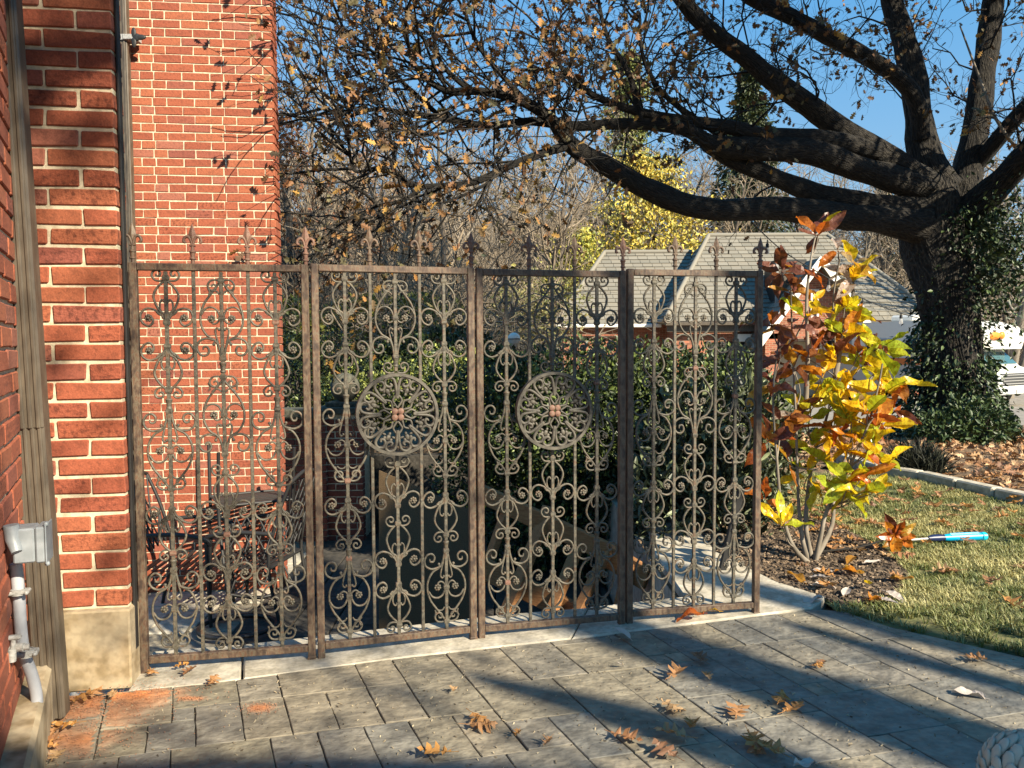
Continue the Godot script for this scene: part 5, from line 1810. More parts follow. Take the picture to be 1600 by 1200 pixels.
func conifer(called: String, label: String, at: Vector3, h: float, r: float, seed_: int) -> void:
	var rng = rnd(seed_)
	var g = ground(at.x, at.z)
	var t = thing(called, label, "conifer", Vector3(at.x, g, at.z))
	var trunk = MB.new()
	trunk.tube(PackedVector3Array([Vector3(0, -0.3, 0), Vector3(0, h, 0)]), PackedFloat32Array([0.2, 0.02]), 7)
	part("trunk", trunk.mesh(), M.grey_bark, t)
	var xf = []
	var cols = []
	var spray = blade(0.35, 0.3, 2)
	for k in int(h * 60):
		var f = pow(rng.randf(), 0.8)
		var y = h * (0.12 + 0.88 * f)
		var a = rng.randf() * TAU
		var rr = r * (1.0 - f) * rng.randf_range(0.75, 1.1) + 0.15
		for s in 12:
			var q = float(s + rng.randf()) / 12.0
			var p = Vector3(cos(a) * rr * q, y - rr * q * q * 0.35, sin(a) * rr * q) + Vector3(rng.randfn(), rng.randfn(), rng.randfn()) * 0.08
			xf.append(facing(p, Vector3(cos(a), -0.6, sin(a)) + Vector3(rng.randfn(), rng.randfn(), rng.randfn()) * 0.5, rng.randf() * TAU, Vector3.ONE * rng.randf_range(0.25, 0.5)))
			cols.append(Color(0.025, 0.045, 0.018).lerp(Color(0.07, 0.085, 0.03), rng.randf()))
	scatter("crown", spray, M.leaf, xf, cols, t)

# ---------------------------------------------------------------- shrubs
func shrub(called: String, label: String, category: String, lumps: Array, n: int, leaf: Mesh, size: Vector2, c0: Color, c1: Color, seed_: int, m: Material, upright := 0.2) -> void:
	var rng = rnd(seed_)
	var t = thing(called, label, category, Vector3(lumps[0][0].x, 0, lumps[0][0].z))
	var base = t.position
	var stems = MB.new()
	for l in lumps:
		for k in 9:
			var e: Vector3 = l[0] + Vector3(rng.randfn(), rng.randfn(), rng.randfn()) * (l[1] as Vector3) * 0.4
			var f: Vector3 = Vector3(l[0].x + rng.randfn() * 0.1, l[0].y - l[1].y * 1.0, l[0].z + rng.randfn() * 0.1)
			limb(stems, [f - base, f.lerp(e, 0.5) - base + Vector3(rng.randfn(), 0, rng.randfn()) * 0.06, e - base], [0.016, 0.01, 0.004], 5)
	part("stems", stems.mesh(), M.grey_bark, t).set_meta("kind", "stuff")
	var nz = FastNoiseLite.new()
	nz.seed = seed_
	nz.frequency = 2.2
	var xf = []
	var cols = []
	var tot = 0.0
	for l in lumps:
		tot += l[1].x * l[1].y + l[1].y * l[1].z + l[1].x * l[1].z
	for l in lumps:
		var cnt = int(n * (l[1].x * l[1].y + l[1].y * l[1].z + l[1].x * l[1].z) / tot)
		for k in cnt:
			var d = Vector3(rng.randfn(), rng.randfn(), rng.randfn()).normalized()
			var p: Vector3 = l[0] + d * (l[1] as Vector3) * (1.0 - 0.5 * pow(rng.randf(), 1.6)) 
			var q = nz.get_noise_3dv(p)
			p += d * q * 0.16
			if q < -0.32 and rng.randf() < 0.7:
				continue
			xf.append(facing(p - base, d * 0.5 + Vector3(rng.randfn() * 0.6, upright + rng.randfn() * 0.6, rng.randfn() * 0.6), rng.randf() * TAU, Vector3.ONE * rng.randf_range(size.x, size.y)))
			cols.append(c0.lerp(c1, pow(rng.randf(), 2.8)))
	scatter("foliage", leaf, m, xf, cols, t)

func build_hedges() -> void:
	var small = blade(0.55, 0.1, 2)
	var narrow = blade(0.26, 0.25, 3)
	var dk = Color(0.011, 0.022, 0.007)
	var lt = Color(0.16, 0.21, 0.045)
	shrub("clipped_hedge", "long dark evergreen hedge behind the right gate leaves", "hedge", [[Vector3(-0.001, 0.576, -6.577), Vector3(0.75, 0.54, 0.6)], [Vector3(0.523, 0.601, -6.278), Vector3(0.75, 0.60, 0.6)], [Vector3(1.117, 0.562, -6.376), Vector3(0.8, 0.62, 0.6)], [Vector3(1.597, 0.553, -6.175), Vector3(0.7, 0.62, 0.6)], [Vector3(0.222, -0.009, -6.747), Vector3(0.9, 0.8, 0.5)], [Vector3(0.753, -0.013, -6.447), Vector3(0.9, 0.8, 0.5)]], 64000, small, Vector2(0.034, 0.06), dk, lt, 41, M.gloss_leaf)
	shrub("laurel_shrub", "loose narrow leaved evergreen shrub lit by the sun behind the rightmost gate panel", "shrub", [[Vector3(1.187, 0.398, -5.166), Vector3(0.34, 0.48, 0.35)], [Vector3(0.994, 0.138, -4.952), Vector3(0.26, 0.3, 0.3)], [Vector3(1.369, 0.178, -4.954), Vector3(0.28, 0.38, 0.3)], [Vector3(1.629, 0.468, -5.270), Vector3(0.25, 0.5, 0.3)]], 6500, narrow, Vector2(0.07, 0.12), Color(0.012, 0.02, 0.008), Color(0.22, 0.25, 0.12), 42, M.gloss_leaf, 0.5)
	shrub("evergreen_shrub", "rounded dark green shrub rising behind the medallion nearer the pier", "shrub", [[Vector3(-0.877, 0.900, -9.598), Vector3(0.85, 0.5, 0.7)], [Vector3(-1.564, 0.812, -9.894), Vector3(0.7, 0.42, 0.6)]], 11000, small, Vector2(0.05, 0.08), dk, Color(0.10, 0.15, 0.04), 43, M.gloss_leaf)
	shrub("variegated_shrub", "yellow green speckled shrub right of the stone ball pier", "shrub", [[Vector3(-0.682, 0.737, -8.188), Vector3(0.65, 0.42, 0.5)], [Vector3(-1.503, 0.648, -8.583), Vector3(0.6, 0.35, 0.5)], [Vector3(-1.659, 0.496, -8.275), Vector3(0.35, 0.25, 0.3)]], 9000, small, Vector2(0.035, 0.06), Color(0.022, 0.04, 0.01), Color(0.40, 0.44, 0.10), 44, M.gloss_leaf)
	shrub("holly_bush", "dark bush behind the low brick wall, left of the stone ball", "shrub", [[Vector3(-2.583, 0.815, -8.993), Vector3(0.45, 0.55, 0.5)], [Vector3(-2.235, 0.867, -9.596), Vector3(0.6, 0.5, 0.5)]], 7000, small, Vector2(0.035, 0.06), dk, lt, 45, M.gloss_leaf)
	shrub("yellow_shrub", "bright yellow green shrub against the house wall corner", "shrub", [[Vector3(-3.978, 1.479, -14.033), Vector3(0.6, 0.6, 0.6)], [Vector3(-2.614, 1.678, -15.045), Vector3(1.2, 0.5, 0.6)], [Vector3(-1.857, 1.706, -16.048), Vector3(1.0, 0.55, 0.6)]], 7000, small, Vector2(0.08, 0.13), Color(0.10, 0.12, 0.03), Color(0.36, 0.34, 0.06), 46, M.leaf)
	shrub("bare_shrub", "straw brown half leafless shrub in front of the wing roof", "shrub", [[Vector3(0.842, 2.150, -20.076), Vector3(1.2, 1.0, 0.8)], [Vector3(0.008, 1.791, -19.056), Vector3(1.1, 0.8, 0.8)]], 3000, small, Vector2(0.08, 0.14), Color(0.14, 0.15, 0.05), Color(0.30, 0.24, 0.10), 47, M.leaf)
	shrub("grass_tuft", "low dark spiky clump on the leaf bed by the kerb", "plant", [[Vector3(3.653, 0.042, -6.850), Vector3(0.16, 0.12, 0.14)]], 1500, blade(0.06, 0.3, 3), Vector2(0.12, 0.22), Color(0.012, 0.014, 0.008), Color(0.035, 0.04, 0.018), 48, M.dry_leaf, 1.2)
	shrub("ground_ivy", "leafy ivy mound around the foot of the oak", "ivy", [[Vector3(5.607, 0.218, -9.262), Vector3(0.42, 0.28, 0.4)], [Vector3(5.104, 0.144, -9.258), Vector3(0.3, 0.22, 0.4)]], 3000, blade(0.5, 0.1, 3), Vector2(0.05, 0.09), Color(0.025, 0.05, 0.015), Color(0.09, 0.13, 0.04), 49, M.gloss_leaf)

func big_leaf(seed_: int) -> ArrayMesh:
	var rng = rnd(seed_)
	var mb = MB.new()
	var bend = rng.randf_range(-0.35, 0.8)
	var fold = rng.randf_range(0.25, 0.75)
	var wave = rng.randf_range(-0.09, 0.09)
	var wid = rng.randf_range(0.36, 0.46)
	var segs = 11
	var at = func(f: float, s: float, e: float) -> Vector3:
		var w: float = wid * 0.5 * pow(sin(PI * pow(f, 0.85)), 0.85) * e
		return Vector3(s * w, f, fold * w + wave * sin(f * 9.0 + s) * e + 0.014 * sin(f * 30.0) * e - bend * f * f * 0.5)
	for s in [-1.0, 1.0]:
		for i in segs:
			var f0 = maxf(0.001, float(i) / segs)
			var f1 = minf(0.999, float(i + 1) / segs)
			for e in 2:
				var a: Vector3 = at.call(f0, s, e * 0.5)
				var b: Vector3 = at.call(f0, s, e * 0.5 + 0.5)
				var c: Vector3 = at.call(f1, s, e * 0.5 + 0.5)
				var d: Vector3 = at.call(f1, s, e * 0.5)
				mb.quad(a, b, c, d, Vector3(0, 0, 1))
	mb.tube(PackedVector3Array([Vector3(0, -0.13, 0.0), at.call(0.001, 1.0, 0.0), at.call(0.5, 1.0, 0.0), at.call(0.95, 1.0, 0.0)]), PackedFloat32Array([0.012, 0.012, 0.008, 0.003]), 4)
	return mb.mesh()

func build_magnolia() -> void:
	var rng = rnd(3003)
	var base = Vector3(1.591, 0.000, -4.043)
	var t = thing("magnolia_shrub", "young magnolia with large yellow, orange and bronze leaves beside the gate", "shrub", base)
	# leaf colours: a two tone blotch over a tint
	var hues = {
		"P": [Color(0.17, 0.06, 0.04), Color(0.22, 0.09, 0.06), Color(0.26, 0.115, 0.085)],
		"O": [Color(0.56, 0.18, 0.025), Color(0.62, 0.25, 0.025), Color(0.46, 0.12, 0.025)],
		"Y": [Color(0.86, 0.64, 0.02), Color(0.82, 0.52, 0.02), Color(0.76, 0.62, 0.03)],
		"L": [Color(0.56, 0.62, 0.04), Color(0.42, 0.52, 0.04), Color(0.68, 0.64, 0.04)],
		"B": [Color(0.46, 0.24, 0.04), Color(0.52, 0.32, 0.05), Color(0.38, 0.16, 0.04)],
		"W": [Color(0.55, 0.47, 0.42), Color(0.5, 0.42, 0.36), Color(0.42, 0.33, 0.27)]}
	var blotch = noise_tex(301, 0.02, 4, [[0.3, Color(0.62, 0.42, 0.32)], [0.48, Color(1, 1, 1)], [0.75, Color(1, 1, 1)]])
	var mats = {}
	for h in hues:
		mats[h] = []
		for c in hues[h]:
			var m = StandardMaterial3D.new()
			m.albedo_color = (c as Color).linear_to_srgb()
			m.albedo_texture = blotch
			m.uv1_triplanar = true
			m.uv1_world_triplanar = true
			m.uv1_scale = Vector3.ONE * 11.0
			m.roughness = 0.3
			m.backlight_enabled = true
			m.backlight = Color(1.0, 0.95, 0.7)
			m.cull_mode = BaseMaterial3D.CULL_DISABLED
			mats[h].append(m)
	var shapes = []
	for k in 8:
		shapes.append(big_leaf(3100 + k))
	var stem = MB.new()
	var trunks = [
		[Vector3(1.636, -0.034, -4.122), Vector3(1.667, 0.155, -4.112), Vector3(1.699, 0.295, -4.109), Vector3(1.795, 0.527, -4.071), Vector3(1.872, 0.753, -4.033), Vector3(1.907, 0.974, -3.994), Vector3(1.927, 1.080, -4.000)],
		[Vector3(1.623, -0.033, -4.143), Vector3(1.585, 0.100, -4.149), Vector3(1.565, 0.268, -4.158), Vector3(1.556, 0.512, -4.171), Vector3(1.547, 0.826, -4.187), Vector3(1.532, 1.175, -4.205), Vector3(1.526, 1.507, -4.222)],
		[Vector3(1.645, -0.018, -4.163), Vector3(1.622, 0.151, -4.202), Vector3(1.650, 0.353, -4.263), Vector3(1.697, 0.603, -4.275), Vector3(1.770, 0.817, -4.286), Vector3(1.807, 1.102, -4.301), Vector3(1.777, 1.421, -4.268), Vector3(1.793, 1.645, -4.229)],
		[Vector3(1.611, -0.011, -4.094), Vector3(1.496, 0.103, -4.049), Vector3(1.418, 0.301, -4.010), Vector3(1.393, 0.570, -4.023), Vector3(1.374, 0.907, -4.041), Vector3(1.420, 1.176, -4.105)],
		[Vector3(1.655, 0.023, -4.145), Vector3(1.785, 0.173, -4.253), Vector3(1.845, 0.369, -4.364), Vector3(1.938, 0.624, -4.377), Vector3(2.013, 0.916, -4.392), Vector3(2.142, 1.099, -4.401)],
		[Vector3(1.619, 0.822, -4.237), Vector3(1.615, 1.105, -4.201), Vector3(1.591, 1.416, -4.167), Vector3(1.619, 1.658, -4.180), Vector3(1.648, 1.788, -4.186)],
		[Vector3(1.807, 0.995, -4.296), Vector3(1.855, 1.245, -4.309), Vector3(1.898, 1.423, -4.318), Vector3(1.921, 1.584, -4.326)]]
	for s in trunks:
		var q = []
		for p in s:
			q.append(p - base)
		limb(stem, q, [0.017, 0.012, 0.009, 0.007, 0.005, 0.004], 7)
	# whorls: place and colour mix
	var whorls = [[Vector3(1.655, 1.768, -4.185), "PPPPB", 1.0], [Vector3(1.786, 1.690, -4.231), "WPWB", 1.0], [Vector3(1.598, 1.571, -4.175), "OOB", 0.9], [Vector3(1.478, 1.577, -4.226), "PPPPP", 1.0], [Vector3(1.906, 1.530, -4.323), "WWYYB", 1.0], [Vector3(1.917, 1.630, -4.328), "WBO", 0.9], [Vector3(1.386, 1.278, -4.110), "PPBPO", 1.0], [Vector3(1.526, 1.472, -4.220), "PBP", 0.9], [Vector3(1.493, 1.279, -4.160), "PPBP", 1.0], [Vector3(1.583, 1.323, -4.162), "YLYP", 1.0], [Vector3(1.638, 1.419, -4.217), "OBP", 0.8], [Vector3(1.841, 1.385, -4.266), "LLOB", 1.0], [Vector3(1.912, 1.323, -4.313), "OOYP", 1.0], [Vector3(1.790, 1.245, -4.309), "BPO", 0.9], [Vector3(1.811, 1.237, -4.208), "YYOY", 1.1], [Vector3(1.776, 1.103, -4.251), "OOPOP", 1.1], [Vector3(1.538, 1.053, -4.199), "POPB", 1.0], [Vector3(1.615, 1.105, -4.201), "OPOP", 1.0], [Vector3(1.695, 1.000, -4.196), "YOLY", 1.0], [Vector3(2.011, 1.155, -4.304), "LLYLP", 1.1], [Vector3(2.028, 1.173, -4.205), "PLY", 1.0], [Vector3(1.950, 1.048, -4.298), "LYLP", 1.0], [Vector3(2.047, 0.985, -4.095), "LYBYL", 1.1], [Vector3(1.954, 0.921, -4.042), "YYOYB", 1.1], [Vector3(1.922, 0.929, -4.192), "YYYLO", 1.1], [Vector3(1.817, 0.912, -4.191), "YOYB", 1.0], [Vector3(1.732, 0.892, -4.240), "YOBO", 1.0], [Vector3(2.029, 0.832, -4.087), "OOPOY", 1.1], [Vector3(1.846, 0.815, -3.986), "OYWOY", 1.1], [Vector3(1.807, 0.765, -4.084), "YOYOY", 1.1], [Vector3(1.746, 0.727, -4.182), "YOYBO", 1.1], [Vector3(1.835, 0.669, -4.029), "OYBYO", 1.0], [Vector3(1.905, 0.618, -4.026), "YLYO", 1.0], [Vector3(1.772, 0.612, -4.076), "OYOYB", 1.1], [Vector3(1.696, 0.544, -4.072), "YOLYY", 1.1], [Vector3(1.828, 0.503, -3.970), "OOYB", 1.0], [Vector3(1.744, 0.460, -3.968), "YYOY", 1.0], [Vector3(1.571, 0.791, -4.185), "BPBW", 1.0], [Vector3(1.456, 0.762, -4.133), "PBPB", 1.0], [Vector3(1.398, 0.972, -4.094), "PPOB", 1.0], [Vector3(1.346, 0.672, -4.029), "OPBO", 1.0], [Vector3(1.507, 0.547, -4.172), "BPLB", 1.0], [Vector3(1.653, 0.610, -4.226), "BYLB", 1.0], [Vector3(1.315, 0.379, -3.964), "OOO", 0.9], [Vector3(1.365, 0.263, -3.857), "YLYLYY", 1.0], [Vector3(1.631, 0.451, -4.218), "BYB", 0.9], [Vector3(1.716, 1.174, -4.255), "PYB", 0.9], [Vector3(1.433, 1.108, -4.101), "PPB", 0.9], [Vector3(1.910, 1.120, -4.252), "POP", 0.9], [Vector3(1.764, 0.825, -4.187), "YOY", 1.0], [Vector3(1.936, 0.753, -4.033), "YYL", 1.0], [Vector3(1.722, 0.394, -4.014), "YOY", 0.95], [Vector3(1.811, 0.410, -3.965), "OYB", 0.95], [Vector3(1.661, 0.399, -4.115), "YLB", 0.95], [Vector3(1.944, 0.525, -3.971), "OYO", 1.0], [Vector3(1.858, 0.407, -3.945), "BO", 0.9], [Vector3(1.635, 0.826, -4.187), "YLY", 1.0]]
	for w in whorls:
		var c: Vector3 = w[0]
		# the shoot that carries it
		var best = Vector3.ZERO
		var bd = 99.0
		for s in trunks:
			for p in s:
				var q: Vector3 = p
				var d = c.distance_to(q)
				if q.y < c.y - 0.02 and d < bd and d > 0.03:
					bd = d
					best = q
		if bd < 98.0:
			limb(stem, [best - base, best.lerp(c, 0.5) - base + Vector3(rng.randfn() * 0.02, -0.02, rng.randfn() * 0.02), c - base], [0.005, 0.0035, 0.0028], 5)
		var hs: String = w[1]
		var a0 = rng.randf() * TAU
		hs = hs + (hs.substr(0, 2) if rng.randf() < 0.45 else "")
		for k in hs.length():
			if c.x > 1.62 and rng.randf() < 0.5:
				hs[k] = {"P": "O", "O": "Y", "B": "Y", "Y": "L", "L": "L", "W": "W"}[hs[k]]
			var a = a0 + TAU * k / hs.length() + rng.randf_range(-0.35, 0.35)
			var lift = rng.randf_range(-0.8, 1.5)
			var dir = Vector3(cos(a), lift, sin(a)).normalized()
			var out = Vector3(-cos(a) * lift, 1.0, -sin(a) * lift).normalized()
			var z = (out - dir * out.dot(dir)).normalized()
			var x = dir.cross(z)
			var sz: float = rng.randf_range(0.125, 0.18) * w[2]
			var b = Basis(x, dir, z) * Basis(Vector3.UP, rng.randf_range(-1.3, 1.3))
			part("leaf", shapes[rng.randi() % 8], mats[hs[k]][rng.randi() % 3], t, Transform3D(b.scaled_local(Vector3.ONE * sz), c - base + dir * sz * 0.12))
	part("stems", stem.mesh(), M.pale_bark, t)
	M.mag = mats
	M.mag_shapes = shapes

# ---------------------------------------------------------------- things in the sunken court
func bar(o: Node, called: String, pts: Array, r: float, m: Material) -> MeshInstance3D:
	var mb = MB.new()
	var c = smooth3(pts, 4) if pts.size() > 2 else PackedVector3Array(pts)
	mb.tube(c, lerp_list([r, r], c.size()), 7)
	return part(called, mb.mesh(), m, o)

func patio_chair(label: String, at: Vector3, turn: float) -> Node3D:
	var t = thing("patio_chair", label, "chair", at, turn, "black metal patio chairs")
	var m: Material = M.black_iron
	for s in [-1, 1]:
		var x: float = s * 0.27
		bar(t, "leg", [Vector3(x, 0, 0.26), Vector3(x, 0.3, 0.25), Vector3(x, 0.62, 0.24)], 0.013, m)
		bar(t, "leg", [Vector3(x, 0, -0.28), Vector3(x, 0.42, -0.2), Vector3(x * 0.95, 0.75, -0.26), Vector3(x * 0.9, 1.02, -0.36)], 0.013, m)
		var arm = MB.new()
		arm.tube(smooth3([Vector3(x, 0.66, -0.24), Vector3(x * 1.06, 0.67, 0.05), Vector3(x * 1.05, 0.63, 0.24), Vector3(x, 0.58, 0.27)], 4), lerp_list([0.016, 0.016], 13), 7)
		part("armrest", arm.mesh(), m, t)
	bar(t, "seat_rail", [Vector3(-0.27, 0.41, 0.25), Vector3(0.27, 0.41, 0.25)], 0.012, m)
	bar(t, "seat_rail", [Vector3(-0.27, 0.41, -0.2), Vector3(0.27, 0.41, -0.2)], 0.012, m)
	for k in 9:
		var z = -0.18 + k * 0.05
		var sl = MB.new()
		sl.box(Vector3(0, 0.415 - 0.01 * sin(PI * k / 8.0), z), Vector3(0.54, 0.008, 0.03), Basis(), 0.002)
		part("seat_slat", sl.mesh(), m, t)
	bar(t, "back_rail", [Vector3(-0.245, 1.02, -0.36), Vector3(0, 1.08, -0.375), Vector3(0.245, 1.02, -0.36)], 0.014, m)
	# crossed back lattice
	for k in 7:
		var f = -0.23 + k * 0.077
		for s in [-1, 1]:
			var a = Vector3(f, 0.50, -0.225)
			var b = Vector3(clampf(f + s * 0.22, -0.235, 0.235), 1.01 if absf(f + s * 0.22) < 0.235 else 0.75, -0.35 if absf(f + s * 0.22) < 0.235 else -0.27)
			var lt = MB.new()
			lt.tube(PackedVector3Array([a, b]), PackedFloat32Array([0.0065, 0.0065]), 5)
			part("lattice_bar", lt.mesh(), m, t)
	return t

func build_court_things() -> void:
	var fy = -0.80
	var a = Vector3(-2.400, -0.670, -5.662)
	patio_chair("black lattice backed patio chair nearest the house wall's left, facing right", Vector3(a.x - 0.02, fy, a.z + 0.05), PI * 0.52)
	var b = Vector3(-1.883, -0.673, -5.662)
	patio_chair("black lattice backed patio chair turned to face the other one", Vector3(b.x, fy, b.z), -PI * 0.55)
	var c = patio_chair("black patio chair lying upside down across the other two", Vector3(-2.06, fy + 1.30, -5.86), PI * 0.9)
	c.rotation = Vector3(PI, 0.5, 0.0)
	c.position = Vector3(-2.02, fy + 1.22, -5.9)
	# black hoop on the flagstones
	var hoop = MB.new()
	var hc = Vector3(-1.917, -0.790, -5.264)
	var pts = PackedVector3Array()
	for k in 33:
		pts.append(hc + Vector3(cos(TAU * k / 32) * 0.26, 0.03 + 0.015 * sin(TAU * k / 32.0), sin(TAU * k / 32) * 0.26))
	hoop.tube(pts, lerp_list([0.016, 0.016], 33), 7, false)
	tag(part("black_hoop", hoop.mesh(), M.black_iron, self), "thin black hoop lying on the sunlit flagstones by the chairs", "hoop")
	# loose timber frame
	var fr = thing("timber_frame", "rough unpainted timber frame of sloping boards standing in the shaded court", "timber frame", Vector3(0.189, -0.224, -4.633))
	var o = fr.position
	for q in [
		["top_rail", Vector3(-0.207, 0.247, -4.858), Vector3(0.549, -0.024, -4.443), 0.115, 0.04], ["top_rail", Vector3(0.525, -0.037, -4.493), Vector3(0.761, -0.140, -4.287), 0.14, 0.04],
		["bottom_rail", Vector3(-0.196, -0.182, -4.686), Vector3(0.382, -0.379, -4.375), 0.13, 0.04], ["strut", Vector3(0.224, 0.193, -4.675), Vector3(-0.120, -0.574, -4.415), 0.04, 0.09],
		["strut", Vector3(-0.004, 0.235, -4.807), Vector3(-0.214, -0.332, -4.728), 0.04, 0.09], ["strut", Vector3(0.397, -0.004, -4.545), Vector3(0.176, -0.445, -4.322), 0.04, 0.07], ["strut", Vector3(0.556, -0.017, -4.444), Vector3(0.300, -0.426, -4.222), 0.04, 0.06], ["strut", Vector3(0.675, -0.069, -4.361), Vector3(0.564, -0.483, -4.270), 0.04, 0.08]]:
		var p0: Vector3 = q[1]
		var p1: Vector3 = q[2]
		plank(fr, q[0], p0 - o, p1 - o, q[3], q[4], M.wood)
	var sheet_ = thing("strand_board", "large strand board panel, its colour darkened as if shaded, leaning in the court behind the nearer medallion", "board", Vector3(-0.667, -0.136, -5.239))
	var sb = MB.new()
	var s0 = Vector3(-0.920, 0.328, -5.263) - sheet_.position
	var s1 = Vector3(-0.248, 0.092, -5.000) - sheet_.position
	var s2 = Vector3(-0.247, -0.667, -4.861) - sheet_.position
	var s3 = Vector3(-0.909, -0.758, -5.107) - sheet_.position
	var nn = (s1 - s0).cross(s3 - s0).normalized()
	if nn.z < 0:
		nn = -nn
	sb.quad(s0, s1, s2, s3, nn)
	sb.quad(s0 - nn * 0.012, s1 - nn * 0.012, s2 - nn * 0.012, s3 - nn * 0.012, -nn)
	sb.quad(s0, s1, s1 - nn * 0.012, s0 - nn * 0.012, Vector3.UP)
	sb.quad(s1, s2, s2 - nn * 0.012, s1 - nn * 0.012, Vector3.RIGHT)
	sb.quad(s3, s0, s0 - nn * 0.012, s3 - nn * 0.012, Vector3.LEFT)
	part("sheet", sb.mesh(), M.strand, sheet_)
	# low wall, pier and stone ball at the far side
	var wl = thing("low_brick_wall", "low brick garden wall darkened as if shaded, with a pale cap at the far side of the court", "wall")
	var w0 = Vector3(-2.451, 0.534, -7.726)
	var w1 = Vector3(-1.884, 0.531, -7.726)
	w0.y = 0.0
	w1.y = 0.0
	var wd = (w1 - w0).normalized()
	var wo = Vector3(-wd.z, 0, wd.x)
	if wo.z < 0:
		wo = -wo
	var mb = MB.new()
	mb.box((w0 + w1) * 0.5 - wo * 0.12 + Vector3.UP * -0.18, Vector3(w0.distance_to(w1), 1.28, 0.2), Basis(wd, Vector3.UP, wo))
	part("mortar", mb.mesh(), M.mortar, wl)
	mb = MB.new()
	mb.box((w0 + w1) * 0.5 - wo * 0.1 + Vector3.UP * 0.505, Vector3(w0.distance_to(w1), 0.09, 0.3), Basis(wd, Vector3.UP, wo), 0.01)
	part("cap", mb.mesh(), M.old_stone, wl)
	brick_face(wl, w0 + Vector3.UP * -0.82, wd, wo, w0.distance_to(w1), 1.28, FLEM, 8, 300, 0.0, 0.0, true)
	var pr = thing("ball_topped_pier", "brick garden pier darkened as if shaded, topped with a stone ball", "pier")
	var pc = Vector3(-1.734, 0.538, -7.777)
	var py = pc.y
	mb = MB.new()
	mb.box(Vector3(pc.x, (py - 0.86) * 0.5, pc.z - 0.2), Vector3(0.41, py + 0.76, 0.41))
	part("mortar", mb.mesh(), M.mortar, pr)
	brick_face(pr, Vector3(pc.x - 0.215, -0.82, pc.z + 0.012), Vector3.RIGHT, Vector3(0, 0, 1), 0.43, py + 0.74, FLEM, 9, 300, 0.0, 0.0, true)
	mb = MB.new()
	mb.box(Vector3(pc.x, py - 0.01, pc.z - 0.2), Vector3(0.5, 0.07, 0.5), Basis(), 0.01)
	mb.box(Vector3(pc.x, py + 0.045, pc.z - 0.2), Vector3(0.34, 0.05, 0.34), Basis(), 0.01)
	part("cap", mb.mesh(), M.old_stone, pr)
	mb = MB.new()
	mb.ball(Vector3(pc.x, py + 0.215, pc.z - 0.2), Vector3(0.152, 0.152, 0.152), 16, 24)
	part("ball", mb.mesh(), M.old_stone, pr)
	# globe lamp
	var gl = thing("globe_lamp", "white round globe lamp on a slim dark post behind the hedge", "lamp", Vector3(Vector3(0.034, 1.270, -12.020).x, -0.3, Vector3(0.034, 1.270, -12.020).z))
	var gy = Vector3(0.034, 1.270, -12.020).y + 0.3
	mb = MB.new()
	mb.ball(Vector3(0, gy + 0.012, 0), Vector3(0.098, 0.092, 0.098), 12, 18)
	part("upper_globe", mb.mesh(), M.white, gl)
	mb = MB.new()
	mb.lathe([Vector2(0.04, gy - 0.115), Vector2(0.085, gy - 0.06), Vector2(0.1, gy - 0.012), Vector2(0.102, gy + 0.0)], 18)
	part("lower_globe", mb.mesh(), flatmat(Color(0.5, 0.48, 0.44), 0.5), gl)
	mb = MB.new()
	mb.lathe([Vector2(0.104, gy - 0.004), Vector2(0.106, gy + 0.004), Vector2(0.104, gy + 0.012)], 18)
	part("band", mb.mesh(), M.black_iron, gl)
	mb = MB.new()
	mb.tube(PackedVector3Array([Vector3(0, 0, 0), Vector3(0, gy - 0.1, 0)]), PackedFloat32Array([0.03, 0.025]), 8)
	part("post", mb.mesh(), M.black_iron, gl)
	# slim leaning stake behind the gate's right end
	var sk = MB.new()
	sk.box(Vector3.ZERO, Vector3(0.035, 0.75, 0.03), Basis(), 0.003)
	var st = part("leaning_stake", sk.mesh(), M.black_iron, self, Transform3D(Basis(Vector3(0, 0, 1), -0.22), Vector3(1.103, 0.074, -3.948)))
	tag(st, "dark stake leaning behind the rightmost gate panel", "stake")

